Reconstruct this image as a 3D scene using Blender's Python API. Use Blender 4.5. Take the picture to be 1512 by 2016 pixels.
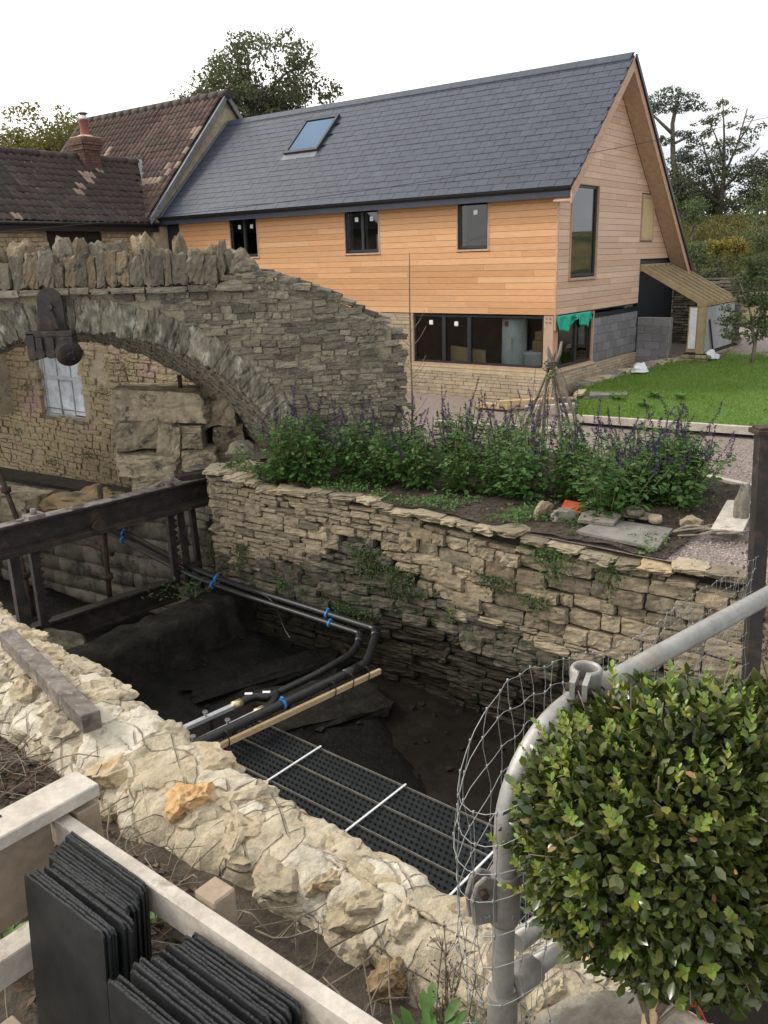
import bpy, bmesh, math, random
import numpy as np
from mathutils import Vector, Matrix, noise as mnoise

for o in list(bpy.data.objects):
    bpy.data.objects.remove(o)
scene = bpy.context.scene
COL = scene.collection
rad = math.radians

# ------------------------------------------------------------------ camera, sky, sun, exposure
CZ = 3.847
PITCH, ROLL, FPX = 0.29, -0.028, 1668.0
cam_d = bpy.data.cameras.new('camera')
cam = bpy.data.objects.new('camera', cam_d)
COL.objects.link(cam)
cam_d.sensor_fit = 'VERTICAL'
cam_d.sensor_height = 36.0
cam_d.lens = FPX * 36.0 / 2016.0
cam_d.clip_start = 0.05
cam_d.clip_end = 600
_R = Vector((1, 0, 0)); _F = Vector((0, math.cos(PITCH), -math.sin(PITCH))); _U = Vector((0, math.sin(PITCH), math.cos(PITCH)))
_r = math.cos(ROLL) * _R + math.sin(ROLL) * _U
_u = -math.sin(ROLL) * _R + math.cos(ROLL) * _U
_b = -_F
cam.matrix_world = Matrix(((_r.x, _u.x, _b.x, 0), (_r.y, _u.y, _b.y, 0), (_r.z, _u.z, _b.z, CZ), (0, 0, 0, 1)))
scene.camera = cam

SUN_AZ, SUN_EL = -72.0, 34.0
world = bpy.data.worlds.new('World')
scene.world = world
world.use_nodes = True
nt = world.node_tree
nt.nodes.clear()
out = nt.nodes.new('ShaderNodeOutputWorld')
bg = nt.nodes.new('ShaderNodeBackground')
sky = nt.nodes.new('ShaderNodeTexSky')
sky.sky_type = 'NISHITA'
sky.sun_disc = False
sky.sun_elevation = rad(SUN_EL)
sky.sun_rotation = rad(SUN_AZ % 360)
sky.air_density = 1.0
sky.dust_density = 2.0
tc = nt.nodes.new('ShaderNodeTexCoord')
mp = nt.nodes.new('ShaderNodeMapping')
mp.inputs['Scale'].default_value = (1.0, 1.0, 2.6)
mp.inputs['Location'].default_value = (0.1, 0.25, 0.3)
nz = nt.nodes.new('ShaderNodeTexNoise')
nz.inputs['Scale'].default_value = 2.6
nz.inputs['Detail'].default_value = 5
nz.inputs['Roughness'].default_value = 0.55
cr = nt.nodes.new('ShaderNodeValToRGB')
cr.color_ramp.elements[0].position = 0.34
cr.color_ramp.elements[0].color = (4.9, 5.1, 5.4, 1)
cr.color_ramp.elements[1].position = 0.60
cr.color_ramp.elements[1].color = (12.5, 12.2, 11.8, 1)
mx = nt.nodes.new('ShaderNodeMixRGB')
mx.inputs['Fac'].default_value = 0.93
nt.links.new(tc.outputs['Generated'], mp.inputs['Vector'])
nt.links.new(mp.outputs['Vector'], nz.inputs['Vector'])
sep = nt.nodes.new('ShaderNodeSeparateXYZ')
nt.links.new(tc.outputs['Generated'], sep.inputs[0])
mad = nt.nodes.new('ShaderNodeMath'); mad.operation = 'MULTIPLY_ADD'     # thicker, greyer cloud away from the sun's side
mad.inputs[1].default_value = -0.18
nt.links.new(sep.outputs['X'], mad.inputs[0]); nt.links.new(nz.outputs['Fac'], mad.inputs[2])
nt.links.new(mad.outputs[0], cr.inputs['Fac'])
nt.links.new(sky.outputs['Color'], mx.inputs['Color1'])
nt.links.new(cr.outputs['Color'], mx.inputs['Color2'])
nt.links.new(mx.outputs['Color'], bg.inputs['Color'])
bg.inputs['Strength'].default_value = 0.09
nt.links.new(bg.outputs['Background'], out.inputs['Surface'])

sun_d = bpy.data.lights.new('sun', 'SUN')
sun_d.energy = 1.5
sun_d.angle = rad(10)
sun_d.color = (1.0, 0.93, 0.82)
sun = bpy.data.objects.new('sun', sun_d)
COL.objects.link(sun)
_sd = Vector((math.sin(rad(SUN_AZ)) * math.cos(rad(SUN_EL)), math.cos(rad(SUN_AZ)) * math.cos(rad(SUN_EL)), math.sin(rad(SUN_EL))))
sun.rotation_euler = _sd.to_track_quat('Z', 'Y').to_euler()
sun.location = (-20, 10, 30)

vs = scene.view_settings
scene.display_settings.display_device = 'sRGB'
vs.view_transform = 'Standard'
vs.look = 'None'
vs.exposure = 0.88
vs.gamma = 1.0
vs.use_curve_mapping = False

# ------------------------------------------------------------------ helpers
RNG = np.random.default_rng(7)
random.seed(7)

def tag(o, label=None, cat=None, group=None, kind=None):
    if label: o['label'] = label
    if cat: o['category'] = cat
    if group: o['group'] = group
    if kind: o['kind'] = kind
    return o

def thing(name, label, cat, loc=(0, 0, 0), group=None, rz=0.0):
    o = bpy.data.objects.new(name, None)
    o.empty_display_size = 0.2
    o.location = loc
    o.rotation_euler = (0, 0, rz)
    COL.objects.link(o)
    return tag(o, label, cat, group)

def link(name, me, mat=None, parent=None, world_coords=True):
    """one object; when the parent is a top-level Empty the mesh is given in world coordinates"""
    o = bpy.data.objects.new(name, me)
    COL.objects.link(o)
    if mat is not None and len(me.materials) == 0:
        me.materials.append(mat)
    if parent is not None:
        o.parent = parent
        if parent.parent is None and world_coords:
            o.matrix_parent_inverse = (Matrix.Translation(parent.location) @ parent.rotation_euler.to_matrix().to_4x4()).inverted()
    return o

def npmesh(name, V, F, smooth=False, mats=None, midx=None):
    """fast mesh from an (n,3) array and an (m,k) array of equal-length faces"""
    V = np.asarray(V, dtype=np.float32).reshape(-1, 3)
    F = np.asarray(F, dtype=np.int32)
    me = bpy.data.meshes.new(name)
    me.vertices.add(len(V)); me.vertices.foreach_set('co', V.ravel())
    m, k = F.shape
    me.loops.add(m * k); me.loops.foreach_set('vertex_index', F.ravel())
    me.polygons.add(m)
    me.polygons.foreach_set('loop_start', np.arange(0, m * k, k, dtype=np.int32))
    me.polygons.foreach_set('loop_total', np.full(m, k, dtype=np.int32))
    me.polygons.foreach_set('use_smooth', np.full(m, bool(smooth), dtype=bool))
    me.update(calc_edges=True)
    return me

class MB:
    """collects shapes, builds ONE mesh"""
    def __init__(s): s.v = []; s.f = []; s.sm = []
    def add(s, vs, fs, smooth=False):
        b = len(s.v); s.v.extend([tuple(v) for v in vs]); s.f.extend([tuple(i + b for i in f) for f in fs]); s.sm.extend([smooth] * len(fs)); return s
    def box(s, lo, hi, m=None):
        x0, y0, z0 = lo; x1, y1, z1 = hi
        vs = [(x0,y0,z0),(x1,y0,z0),(x1,y1,z0),(x0,y1,z0),(x0,y0,z1),(x1,y0,z1),(x1,y1,z1),(x0,y1,z1)]
        if m is not None: vs = [tuple(m @ Vector(v)) for v in vs]
        return s.add(vs, [(0,3,2,1),(4,5,6,7),(0,1,5,4),(1,2,6,5),(2,3,7,6),(3,0,4,7)])
    def bar(s, a, b, w, h, up=(0, 0, 1), ext=0.0):
        """square bar from a to b, w across, h along up"""
        a = Vector(a); b = Vector(b); d = (b - a).normalized(); up = Vector(up)
        side = d.cross(up).normalized(); u = side.cross(d).normalized()
        a = a - d * ext; b = b + d * ext
        vs = []
        for p in (a, b):
            for sx, sz in ((-1,-1),(1,-1),(1,1),(-1,1)):
                vs.append(p + side * (sx * w / 2) + u * (sz * h / 2))
        return s.add(vs, [(0,1,2,3),(7,6,5,4),(0,4,5,1),(1,5,6,2),(2,6,7,3),(3,7,4,0)])
    def tube(s, pts, r, seg=8, caps=True, closed=False):
        pts = [Vector(p) for p in pts]; n = len(pts)
        rs = r if hasattr(r, '__len__') else [r] * n
        t0 = (pts[1] - pts[0]).normalized()
        ref = Vector((0, 0, 1)) if abs(t0.z) < 0.9 else Vector((1, 0, 0))
        nrm = t0.cross(ref).normalized()
        vs = []; fs = []
        for i, p in enumerate(pts):
            if closed: t = (pts[(i + 1) % n] - pts[i - 1]).normalized()
            elif i == 0: t = (pts[1] - p).normalized()
            elif i == n - 1: t = (p - pts[i - 1]).normalized()
            else: t = ((pts[i + 1] - p).normalized() + (p - pts[i - 1]).normalized()).normalized()
            nrm = (nrm - t * nrm.dot(t)).normalized()
            bi = t.cross(nrm)
            for k in range(seg):
                a = 2 * math.pi * k / seg
                vs.append(p + (nrm * math.cos(a) + bi * math.sin(a)) * rs[i])
        m = n if closed else n - 1
        for i in range(m):
            j = (i + 1) % n
            for k in range(seg):
                fs.append((i*seg+k, i*seg+(k+1)%seg, j*seg+(k+1)%seg, j*seg+k))
        s.add(vs, fs, True)
        if caps and not closed:
            b = len(s.v) - len(vs)
            s.f.append(tuple(b + k for k in reversed(range(seg)))); s.sm.append(False)
            s.f.append(tuple(b + (n-1)*seg + k for k in range(seg))); s.sm.append(False)
        return s
    def prism(s, poly, ext):
        """polygon (list of 3D points) extruded by the vector ext"""
        n = len(poly); e = Vector(ext)
        vs = [Vector(p) for p in poly] + [Vector(p) + e for p in poly]
        fs = [tuple(reversed(range(n))), tuple(range(n, 2*n))] + [(i, (i+1) % n, n+(i+1) % n, n+i) for i in range(n)]
        return s.add(vs, fs)
    def lathe(s, prof, c, seg=24, smooth=True):
        """prof: list of (r,z) round the vertical through c"""
        vs = []; fs = []
        for (r, z) in prof:
            for k in range(seg):
                a = 2*math.pi*k/seg; vs.append((c[0]+r*math.cos(a), c[1]+r*math.sin(a), c[2]+z))
        for i in range(len(prof)-1):
            for k in range(seg):
                fs.append((i*seg+k, i*seg+(k+1)%seg, (i+1)*seg+(k+1)%seg, (i+1)*seg+k))
        return s.add(vs, fs, smooth)
    def mesh(s, name='mesh'):
        me = bpy.data.meshes.new(name); me.from_pydata(s.v, [], s.f)
        me.polygons.foreach_set('use_smooth', s.sm); me.update(); return me
    def obj(s, name, mat, parent=None, bevel=0.0, world_coords=True):
        o = link(name, s.mesh(name), mat, parent, world_coords)
        if bevel: add_bevel(o, bevel)
        return o

def add_bevel(o, w, seg=1):
    b = o.modifiers.new('bevel', 'BEVEL'); b.width = w; b.segments = seg; b.limit_method = 'ANGLE'; b.angle_limit = rad(35)
    return o

def fbm(p, sc, oct=3):
    v = 0.0; a = 1.0; q = Vector(p) * sc
    for _ in range(oct):
        v += a * mnoise.noise(q); q = q * 2.03; a *= 0.5
    return v

# ------------------------------------------------------------------ materials
def mat(name, c1, c2, scale=3.0, rough=0.85, bump=0.4, bscale=25.0, bdist=0.02, rv=0.0, c3=None, t3=0.62, s3=7.0, rcols=None, stretch=(1, 1, 1),
        metal=0.0, spec=0.4, island=False, lo=0.35, hi=0.65, c4=None, t4=0.66, s4=2.0, objspace=False):
    """noise mix of c1/c2, patches of c3 (and c4), per-object (or per-island) value and colour variation, noise bump"""
    m = bpy.data.materials.new(name); m.use_nodes = True
    n = m.node_tree; N = n.nodes; L = n.links; N.clear()
    o = N.new('ShaderNodeOutputMaterial'); b = N.new('ShaderNodeBsdfPrincipled')
    L.new(b.outputs[0], o.inputs[0])
    g = N.new('ShaderNodeNewGeometry')
    if objspace:
        t = N.new('ShaderNodeTexCoord'); src = t.outputs['Object']
    else: src = g.outputs['Position']
    mp = N.new('ShaderNodeMapping'); mp.inputs['Scale'].default_value = stretch
    L.new(src, mp.inputs['Vector']); pos = mp.outputs['Vector']
    oi = N.new('ShaderNodeObjectInfo')
    rnd = g.outputs['Random Per Island'] if island else oi.outputs['Random']
    def noise(sc, det=4, rg=0.6):
        q = N.new('ShaderNodeTexNoise'); q.inputs['Scale'].default_value = sc; q.inputs['Detail'].default_value = det; q.inputs['Roughness'].default_value = rg
        L.new(pos, q.inputs['Vector']); return q.outputs['Fac']
    def ramp(fac, stops):
        r = N.new('ShaderNodeValToRGB'); el = r.color_ramp.elements
        while len(el) < len(stops): el.new(0.5)
        for e, (p, c) in zip(el, stops): e.position = p; e.color = (c[0], c[1], c[2], 1)
        L.new(fac, r.inputs['Fac']); return r.outputs['Color']
    def mix(fac, a, bb, mode='MIX'):
        q = N.new('ShaderNodeMixRGB'); q.blend_type = mode
        if isinstance(fac, float): q.inputs['Fac'].default_value = fac
        else: L.new(fac, q.inputs['Fac'])
        for i, x in ((1, a), (2, bb)):
            if isinstance(x, tuple): q.inputs[i].default_value = (x[0], x[1], x[2], 1)
            else: L.new(x, q.inputs[i])
        return q.outputs['Color']
    if rcols:
        k = len(rcols); base = ramp(rnd, [(i / max(k - 1, 1), c) for i, c in enumerate(rcols)])
        det = ramp(noise(scale), [(lo, c1), (hi, c2)])
        col = mix(0.5, base, det)
    else:
        col = ramp(noise(scale), [(lo, c1), (hi, c2)])
    if rv:
        wn = N.new('ShaderNodeTexWhiteNoise'); wn.noise_dimensions = '1D'; L.new(rnd, wn.inputs['W'])
        mr = N.new('ShaderNodeMapRange'); mr.inputs['To Min'].default_value = 1 - rv; mr.inputs['To Max'].default_value = 1 + rv
        L.new(wn.outputs['Value'], mr.inputs['Value'])
        cx = N.new('ShaderNodeCombineXYZ')
        for i in range(3): L.new(mr.outputs['Result'], cx.inputs[i])
        col = mix(1.0, col, cx.outputs[0], 'MULTIPLY')
    if c3 is not None:
        f = ramp(noise(s3, 6, 0.7), [(t3 - 0.05, (0, 0, 0)), (t3 + 0.05, (1, 1, 1))]); col = mix(f, col, c3)
    if c4 is not None:
        f = ramp(noise(s4, 5, 0.65), [(t4 - 0.08, (0, 0, 0)), (t4 + 0.08, (1, 1, 1))]); col = mix(f, col, c4)
    # fine tonal grain
    gr = ramp(noise(bscale * 0.8, 3), [(0.3, (0.78,) * 3), (0.7, (1.15,) * 3)]); col = mix(0.6, col, mix(1.0, col, gr, 'MULTIPLY'))
    L.new(col, b.inputs['Base Color'])
    b.inputs['Roughness'].default_value = rough; b.inputs['Metallic'].default_value = metal
    b.inputs['Specular IOR Level'].default_value = spec
    if bump:
        bp = N.new('ShaderNodeBump'); bp.inputs['Strength'].default_value = bump; bp.inputs['Distance'].default_value = bdist
        L.new(noise(bscale, 6, 0.65), bp.inputs['Height']); L.new(bp.outputs[0], b.inputs['Normal'])
    return m

def leaf_mat(name, cols, rough=0.55, transl=0.3, spec=0.35):
    m = bpy.data.materials.new(name); m.use_nodes = True
    n = m.node_tree; N = n.nodes; L = n.links; N.clear()
    o = N.new('ShaderNodeOutputMaterial'); b = N.new('ShaderNodeBsdfPrincipled'); t = N.new('ShaderNodeBsdfTranslucent'); x = N.new('ShaderNodeMixShader')
    g = N.new('ShaderNodeNewGeometry'); r = N.new('ShaderNodeValToRGB')
    el = r.color_ramp.elements
    while len(el) < len(cols): el.new(0.5)
    for i, (e, c) in enumerate(zip(el, cols)): e.position = i / max(1, len(cols) - 1); e.color = (*c, 1)
    L.new(g.outputs['Random Per Island'], r.inputs['Fac'])
    L.new(r.outputs[0], b.inputs['Base Color'])
    q = N.new('ShaderNodeMixRGB'); q.blend_type = 'MULTIPLY'; q.inputs[0].default_value = 1; q.inputs[2].default_value = (1.0, 1.25, 0.55, 1)
    L.new(r.outputs[0], q.inputs[1]); L.new(q.outputs[0], t.inputs['Color'])
    b.inputs['Roughness'].default_value = rough; b.inputs['Specular IOR Level'].default_value = spec
    x.inputs[0].default_value = transl
    L.new(b.outputs[0], x.inputs[1]); L.new(t.outputs[0], x.inputs[2]); L.new(x.outputs[0], o.inputs[0])
    return m

def glass_mat(name, tint=(0.55, 0.6, 0.6), ior=1.5, refl=(1, 1, 1)):
    m = bpy.data.materials.new(name); m.use_nodes = True
    n = m.node_tree; N = n.nodes; L = n.links; N.clear()
    o = N.new('ShaderNodeOutputMaterial'); t = N.new('ShaderNodeBsdfTransparent'); g = N.new('ShaderNodeBsdfGlossy'); x = N.new('ShaderNodeMixShader'); f = N.new('ShaderNodeFresnel')
    t.inputs[0].default_value = (*tint, 1); g.inputs['Roughness'].default_value = 0.02; g.inputs['Color'].default_value = (*refl, 1); f.inputs[0].default_value = ior
    L.new(f.outputs[0], x.inputs[0]); L.new(t.outputs[0], x.inputs[1]); L.new(g.outputs[0], x.inputs[2]); L.new(x.outputs[0], o.inputs[0])
    return m

M = {}
M['cedar_front'] = mat('cedar_front', (0.54, 0.27, 0.115), (0.66, 0.35, 0.16), 5.0, 0.62, 0.12, 60, 0.004, rv=0.10, rcols=[(0.54, 0.28, 0.13), (0.74, 0.45, 0.25), (0.64, 0.35, 0.175), (0.80, 0.51, 0.30), (0.59, 0.33, 0.16), (0.70, 0.40, 0.21)], stretch=(1, 1, 4), c3=(0.40, 0.185, 0.08), t3=0.70, s3=5)
M['cedar_gable'] = mat('cedar_gable', (0.56, 0.37, 0.26), (0.67, 0.465, 0.34), 5.0, 0.62, 0.12, 60, 0.004, rv=0.10, rcols=[(0.53, 0.33, 0.23), (0.74, 0.52, 0.40), (0.62, 0.415, 0.295), (0.78, 0.57, 0.45), (0.58, 0.375, 0.265)], stretch=(1, 1, 4), c3=(0.36, 0.215, 0.14), t3=0.70, s3=5)  # cladding cedar copied for the gable, colour raised to offset weaker light
M['cedar_trim'] = mat('cedar_trim', (0.43, 0.28, 0.19), (0.52, 0.35, 0.245), 8, 0.6, 0.1, 60, 0.004)
M['cavity'] = mat('cavity', (0.016, 0.014, 0.013), (0.02, 0.018, 0.017), 5, 0.9, 0)
M['interior'] = mat('interior', (0.16, 0.15, 0.14), (0.22, 0.21, 0.2), 2, 0.9, 0.2)
M['slate'] = mat('slate', (0.022, 0.028, 0.046), (0.033, 0.041, 0.064), 6, 0.43, 0.15, 40, 0.004, rv=0.15, spec=0.5)
M['slate_loose'] = mat('slate_loose', (0.011, 0.0125, 0.0135), (0.021, 0.023, 0.024), 9, 0.5, 0.35, 60, 0.003, rv=0.2, spec=0.4)
M['slate_edge'] = mat('slate_edge', (0.012, 0.013, 0.014), (0.045, 0.047, 0.048), 70, 0.7, 0.9, 110, 0.006)
M['black_plastic'] = mat('black_plastic', (0.012, 0.012, 0.013), (0.016, 0.016, 0.017), 5, 0.35, 0)
M['lead'] = mat('lead', (0.11, 0.12, 0.14), (0.17, 0.18, 0.2), 6, 0.5, 0.2)
M['frame'] = mat('frame', (0.028, 0.03, 0.032), (0.034, 0.036, 0.038), 6, 0.4, 0)
M['sticker'] = mat('sticker', (0.75, 0.75, 0.73), (0.8, 0.8, 0.78), 6, 0.6, 0)
M['glass'] = glass_mat('glass', (0.85, 0.88, 0.88))
M['glass_dark'] = glass_mat('glass_dark', (0.5, 0.54, 0.55), 1.5)
M['glass_mirror'] = glass_mat('glass_mirror', (0.25, 0.28, 0.3), 2.6)
M['glass_sky'] = glass_mat('glass_sky', (0.15, 0.2, 0.25), 3.2, (0.50, 0.72, 1.0))  # blue put into the reflection colour, as if mirroring a blue sky
M['osb'] = mat('osb', (0.46, 0.34, 0.17), (0.60, 0.46, 0.26), 40, 0.8, 0.4, 60, 0.004)
M['pine'] = mat('pine', (0.30, 0.235, 0.13), (0.38, 0.30, 0.18), 6, 0.7, 0.2, 40, 0.005, c3=(0.2, 0.14, 0.07), t3=0.70, s3=5)
M['pine_pale'] = mat('pine_pale', (0.50, 0.36, 0.2), (0.58, 0.43, 0.25), 6, 0.65, 0.15, 40, 0.005)
M['weathered'] = mat('weathered', (0.40, 0.355, 0.30), (0.53, 0.48, 0.42), 7, 0.85, 0.45, 50, 0.006, c3=(0.27, 0.225, 0.18), t3=0.63, s3=6)
M['weathered_side'] = mat('weathered_side', (0.26, 0.20, 0.14), (0.34, 0.27, 0.20), 7, 0.85, 0.3, 40, 0.006)
M['beam_grey'] = mat('beam_grey', (0.075, 0.062, 0.052), (0.20, 0.17, 0.145), 9, 0.9, 0.6, 40, 0.01, c3=(0.30, 0.26, 0.22), t3=0.62, s3=8)
M['sawn_stone'] = mat('sawn_stone', (0.40, 0.315, 0.21), (0.50, 0.41, 0.29), 6, 0.9, 0.4, 50, 0.006, rv=0.13, rcols=[(0.37, 0.28, 0.175), (0.54, 0.44, 0.32), (0.44, 0.345, 0.235), (0.48, 0.41, 0.315), (0.31, 0.24, 0.16)])
M['sawn_mortar'] = mat('sawn_mortar', (0.22, 0.175, 0.12), (0.31, 0.25, 0.17), 6, 0.95, 0.3)
M['sill_stone'] = mat('sill_stone', (0.50, 0.395, 0.255), (0.58, 0.47, 0.325), 4, 0.9, 0.4)
M['block'] = mat('block', (0.165, 0.165, 0.172), (0.215, 0.213, 0.218), 14, 0.95, 0.6, 70, 0.006, rv=0.2)
M['block_mortar'] = mat('block_mortar', (0.25, 0.24, 0.235), (0.31, 0.30, 0.29), 14, 0.95, 0.4)
M['membrane'] = mat('membrane', (0.012, 0.014, 0.02), (0.02, 0.023, 0.03), 4, 0.45, 0.3, 8, 0.02)
M['green_sheet'] = mat('green_sheet', (0.0, 0.33, 0.22), (0.01, 0.42, 0.29), 4, 0.5, 0.3, 10, 0.02)
M['print_dark'] = mat('print_dark', (0.0, 0.05, 0.045), (0.0, 0.06, 0.05), 4, 0.6, 0)
M['tile_old'] = mat('tile_old', (0.055, 0.036, 0.03), (0.105, 0.064, 0.052), 7, 0.9, 0.5, 35, 0.01, rv=0.3, rcols=[(0.045, 0.03, 0.027), (0.095, 0.055, 0.044), (0.07, 0.045, 0.04), (0.115, 0.07, 0.055), (0.062, 0.045, 0.042)], c3=(0.27, 0.255, 0.22), t3=0.67, s3=9, c4=(0.05, 0.05, 0.035), t4=0.62, s4=1.6)
M['tile_dark'] = mat('tile_dark', (0.036, 0.03, 0.028), (0.075, 0.055, 0.048), 7, 0.9, 0.5, 35, 0.01, rv=0.3, rcols=[(0.034, 0.03, 0.03), (0.075, 0.052, 0.046), (0.05, 0.04, 0.037)], c3=(0.30, 0.28, 0.25), t3=0.68, s3=8, c4=(0.035, 0.034, 0.026), t4=0.6, s4=1.3)
M['tile_pale'] = mat('tile_pale', (0.21, 0.15, 0.115), (0.31, 0.23, 0.18), 7, 0.9, 0.5, 35, 0.01)
M['tile_orange'] = mat('tile_orange', (0.34, 0.17, 0.07), (0.42, 0.24, 0.11), 7, 0.9, 0.5, 35, 0.01)
M['brick'] = mat('brick', (0.095, 0.052, 0.042), (0.15, 0.08, 0.06), 9, 0.9, 0.4, 40, 0.008, rv=0.25)
M['brick_mortar'] = mat('brick_mortar', (0.12, 0.075, 0.055), (0.15, 0.095, 0.07), 9, 0.95, 0.3)
M['red_pot'] = mat('red_pot', (0.2, 0.06, 0.045), (0.26, 0.08, 0.06), 9, 0.7, 0.2)
M['steel'] = mat('steel', (0.5, 0.5, 0.5), (0.6, 0.6, 0.6), 6, 0.3, 0, metal=1.0)
STONES = [(0.15, 0.12, 0.08), (0.32, 0.255, 0.165), (0.21, 0.175, 0.12), (0.44, 0.355, 0.235), (0.17, 0.15, 0.112), (0.36, 0.255, 0.135)]
M['stone_warm'] = mat('stone_warm', (0.15, 0.125, 0.085), (0.34, 0.285, 0.20), 8, 0.92, 0.8, 28, 0.02, rv=0.32, rcols=STONES, c3=(0.085, 0.075, 0.058), t3=0.62, s3=9, c4=(0.30, 0.165, 0.06), t4=0.74, s4=2.4)
M['stone_damp'] = mat('stone_damp', (0.06, 0.054, 0.04), (0.15, 0.13, 0.095), 6, 0.85, 0.8, 28, 0.02, rv=0.22, c3=(0.03, 0.042, 0.014), t3=0.56, s3=4, c4=(0.25, 0.2, 0.13), t4=0.72, s4=6)
M['stone_wet'] = mat('stone_wet', (0.02, 0.0175, 0.0125), (0.05, 0.043, 0.03), 6, 0.6, 0.8, 22, 0.03, rv=0.25, c3=(0.014, 0.02, 0.008), t3=0.62, s3=3, spec=0.15)
M['stone_grey'] = mat('stone_grey', (0.09, 0.08, 0.062), (0.225, 0.20, 0.152), 6, 0.93, 0.9, 24, 0.025, rv=0.36, rcols=[(0.105, 0.094, 0.073), (0.205, 0.182, 0.135), (0.145, 0.13, 0.10), (0.25, 0.22, 0.165), (0.12, 0.112, 0.092)], c3=(0.055, 0.05, 0.042), t3=0.6, s3=5, c4=(0.37, 0.365, 0.315), t4=0.70, s4=5)
M['stone_ring'] = mat('stone_ring', (0.10, 0.09, 0.068), (0.235, 0.215, 0.165), 5, 0.93, 0.9, 26, 0.025, rv=0.28, c3=(0.055, 0.05, 0.04), t3=0.60, s3=4, c4=(0.40, 0.39, 0.32), t4=0.62, s4=3.4, stretch=(1.6, 1, 0.7))
M['stone_coping'] = mat('stone_coping', (0.078, 0.068, 0.052), (0.205, 0.178, 0.13), 6, 0.93, 0.9, 24, 0.025, rv=0.28, rcols=[(0.105, 0.093, 0.073), (0.205, 0.18, 0.135), (0.135, 0.12, 0.095), (0.31, 0.225, 0.125)], c3=(0.055, 0.05, 0.04), t3=0.6, s3=6, c4=(0.34, 0.33, 0.275), t4=0.68, s4=7)
M['stone_coping_warm'] = mat('stone_coping_warm', (0.15, 0.118, 0.075), (0.29, 0.23, 0.15), 6, 0.93, 0.8, 24, 0.025, rv=0.25, c3=(0.12, 0.10, 0.07), t3=0.6, s3=6)
M['mortar_grey'] = mat('mortar_grey', (0.20, 0.178, 0.122), (0.275, 0.245, 0.175), 5, 0.97, 0.8, 30, 0.02, c3=(0.085, 0.08, 0.062), t3=0.62, s3=2.2)
M['mortar_dark'] = mat('mortar_dark', (0.018, 0.0155, 0.011), (0.038, 0.032, 0.022), 6, 0.97, 0.7, 25, 0.02)
M['stone_mill'] = mat('stone_mill', (0.26, 0.205, 0.125), (0.44, 0.36, 0.235), 6, 0.93, 0.9, 24, 0.025, rv=0.2, rcols=[(0.23, 0.19, 0.125), (0.43, 0.335, 0.19), (0.33, 0.28, 0.195), (0.50, 0.39, 0.215)], c3=(0.085, 0.072, 0.05), t3=0.64, s3=7, c4=(0.36, 0.245, 0.20), t4=0.60, s4=0.9)
M['mortar_mill'] = mat('mortar_mill', (0.29, 0.24, 0.165), (0.42, 0.36, 0.26), 4, 0.97, 0.9, 22, 0.03, c3=(0.12, 0.098, 0.065), t3=0.62, s3=5, c4=(0.38, 0.28, 0.235), t4=0.56, s4=0.9)
M['stone_pier'] = mat('stone_pier', (0.20, 0.165, 0.11), (0.38, 0.32, 0.225), 4, 0.93, 1.0, 14, 0.04, rv=0.18, c3=(0.065, 0.06, 0.047), t3=0.58, s3=3, c4=(0.36, 0.30, 0.20), t4=0.66, s4=4)
M['rock_cream'] = mat('rock_cream', (0.31, 0.255, 0.17), (0.45, 0.39, 0.285), 6, 0.93, 1.0, 30, 0.018, rv=0.18, rcols=[(0.33, 0.265, 0.165), (0.44, 0.38, 0.275), (0.37, 0.275, 0.155), (0.48, 0.425, 0.325)], c3=(0.36, 0.225, 0.095), t3=0.64, s3=6, c4=(0.19, 0.165, 0.12), t4=0.70, s4=9)
M['rock_orange'] = mat('rock_orange', (0.42, 0.255, 0.105), (0.52, 0.355, 0.18), 9, 0.93, 0.9, 26, 0.015, c3=(0.54, 0.43, 0.28), t3=0.64, s3=12)
M['ledge_tan'] = mat('ledge_tan', (0.235, 0.165, 0.085), (0.33, 0.245, 0.135), 3, 0.95, 0.8, 16, 0.03, c3=(0.14, 0.125, 0.095), t3=0.58, s3=2.5)
M['concrete_wet'] = mat('concrete_wet', (0.085, 0.074, 0.058), (0.165, 0.146, 0.115), 3, 0.9, 0.5, 25, 0.02, rv=0.15, c3=(0.03, 0.028, 0.022), t3=0.56, s3=2)
M['iron'] = mat('iron', (0.013, 0.011, 0.010), (0.030, 0.024, 0.021), 6, 0.6, 0.6, 30, 0.01, c3=(0.065, 0.038, 0.026), t3=0.60, s3=4, spec=0.45)
M['iron_top'] = mat('iron_top', (0.12, 0.105, 0.095), (0.24, 0.22, 0.2), 5, 0.8, 0.5, 30, 0.01, c3=(0.03, 0.026, 0.024), t3=0.56, s3=3)
M['rust'] = mat('rust', (0.025, 0.016, 0.012), (0.06, 0.034, 0.023), 8, 0.85, 0.5, 50, 0.006)
M['galv'] = mat('galv', (0.25, 0.245, 0.225), (0.345, 0.34, 0.32), 9, 0.5, 0.15, 60, 0.003, metal=0.35, c3=(0.33, 0.28, 0.22), t3=0.66, s3=5, spec=0.5)
M['galv_dull'] = mat('galv_dull', (0.17, 0.16, 0.14), (0.25, 0.235, 0.21), 14, 0.65, 0.4, 60, 0.005, metal=0.2)
M['wire'] = mat('wire', (0.24, 0.25, 0.25), (0.34, 0.35, 0.35), 9, 0.5, 0.0, metal=0.5)
M['pipe'] = mat('pipe', (0.013, 0.0135, 0.014), (0.022, 0.0225, 0.023), 8, 0.36, 0.2, 40, 0.003, c3=(0.05, 0.047, 0.04), t3=0.68, s3=6)
M['blue'] = mat('blue', (0.03, 0.17, 0.50), (0.04, 0.2, 0.55), 8, 0.45, 0)
M['brass'] = mat('brass', (0.55, 0.46, 0.25), (0.62, 0.52, 0.3), 8, 0.35, 0, metal=0.7)
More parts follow.
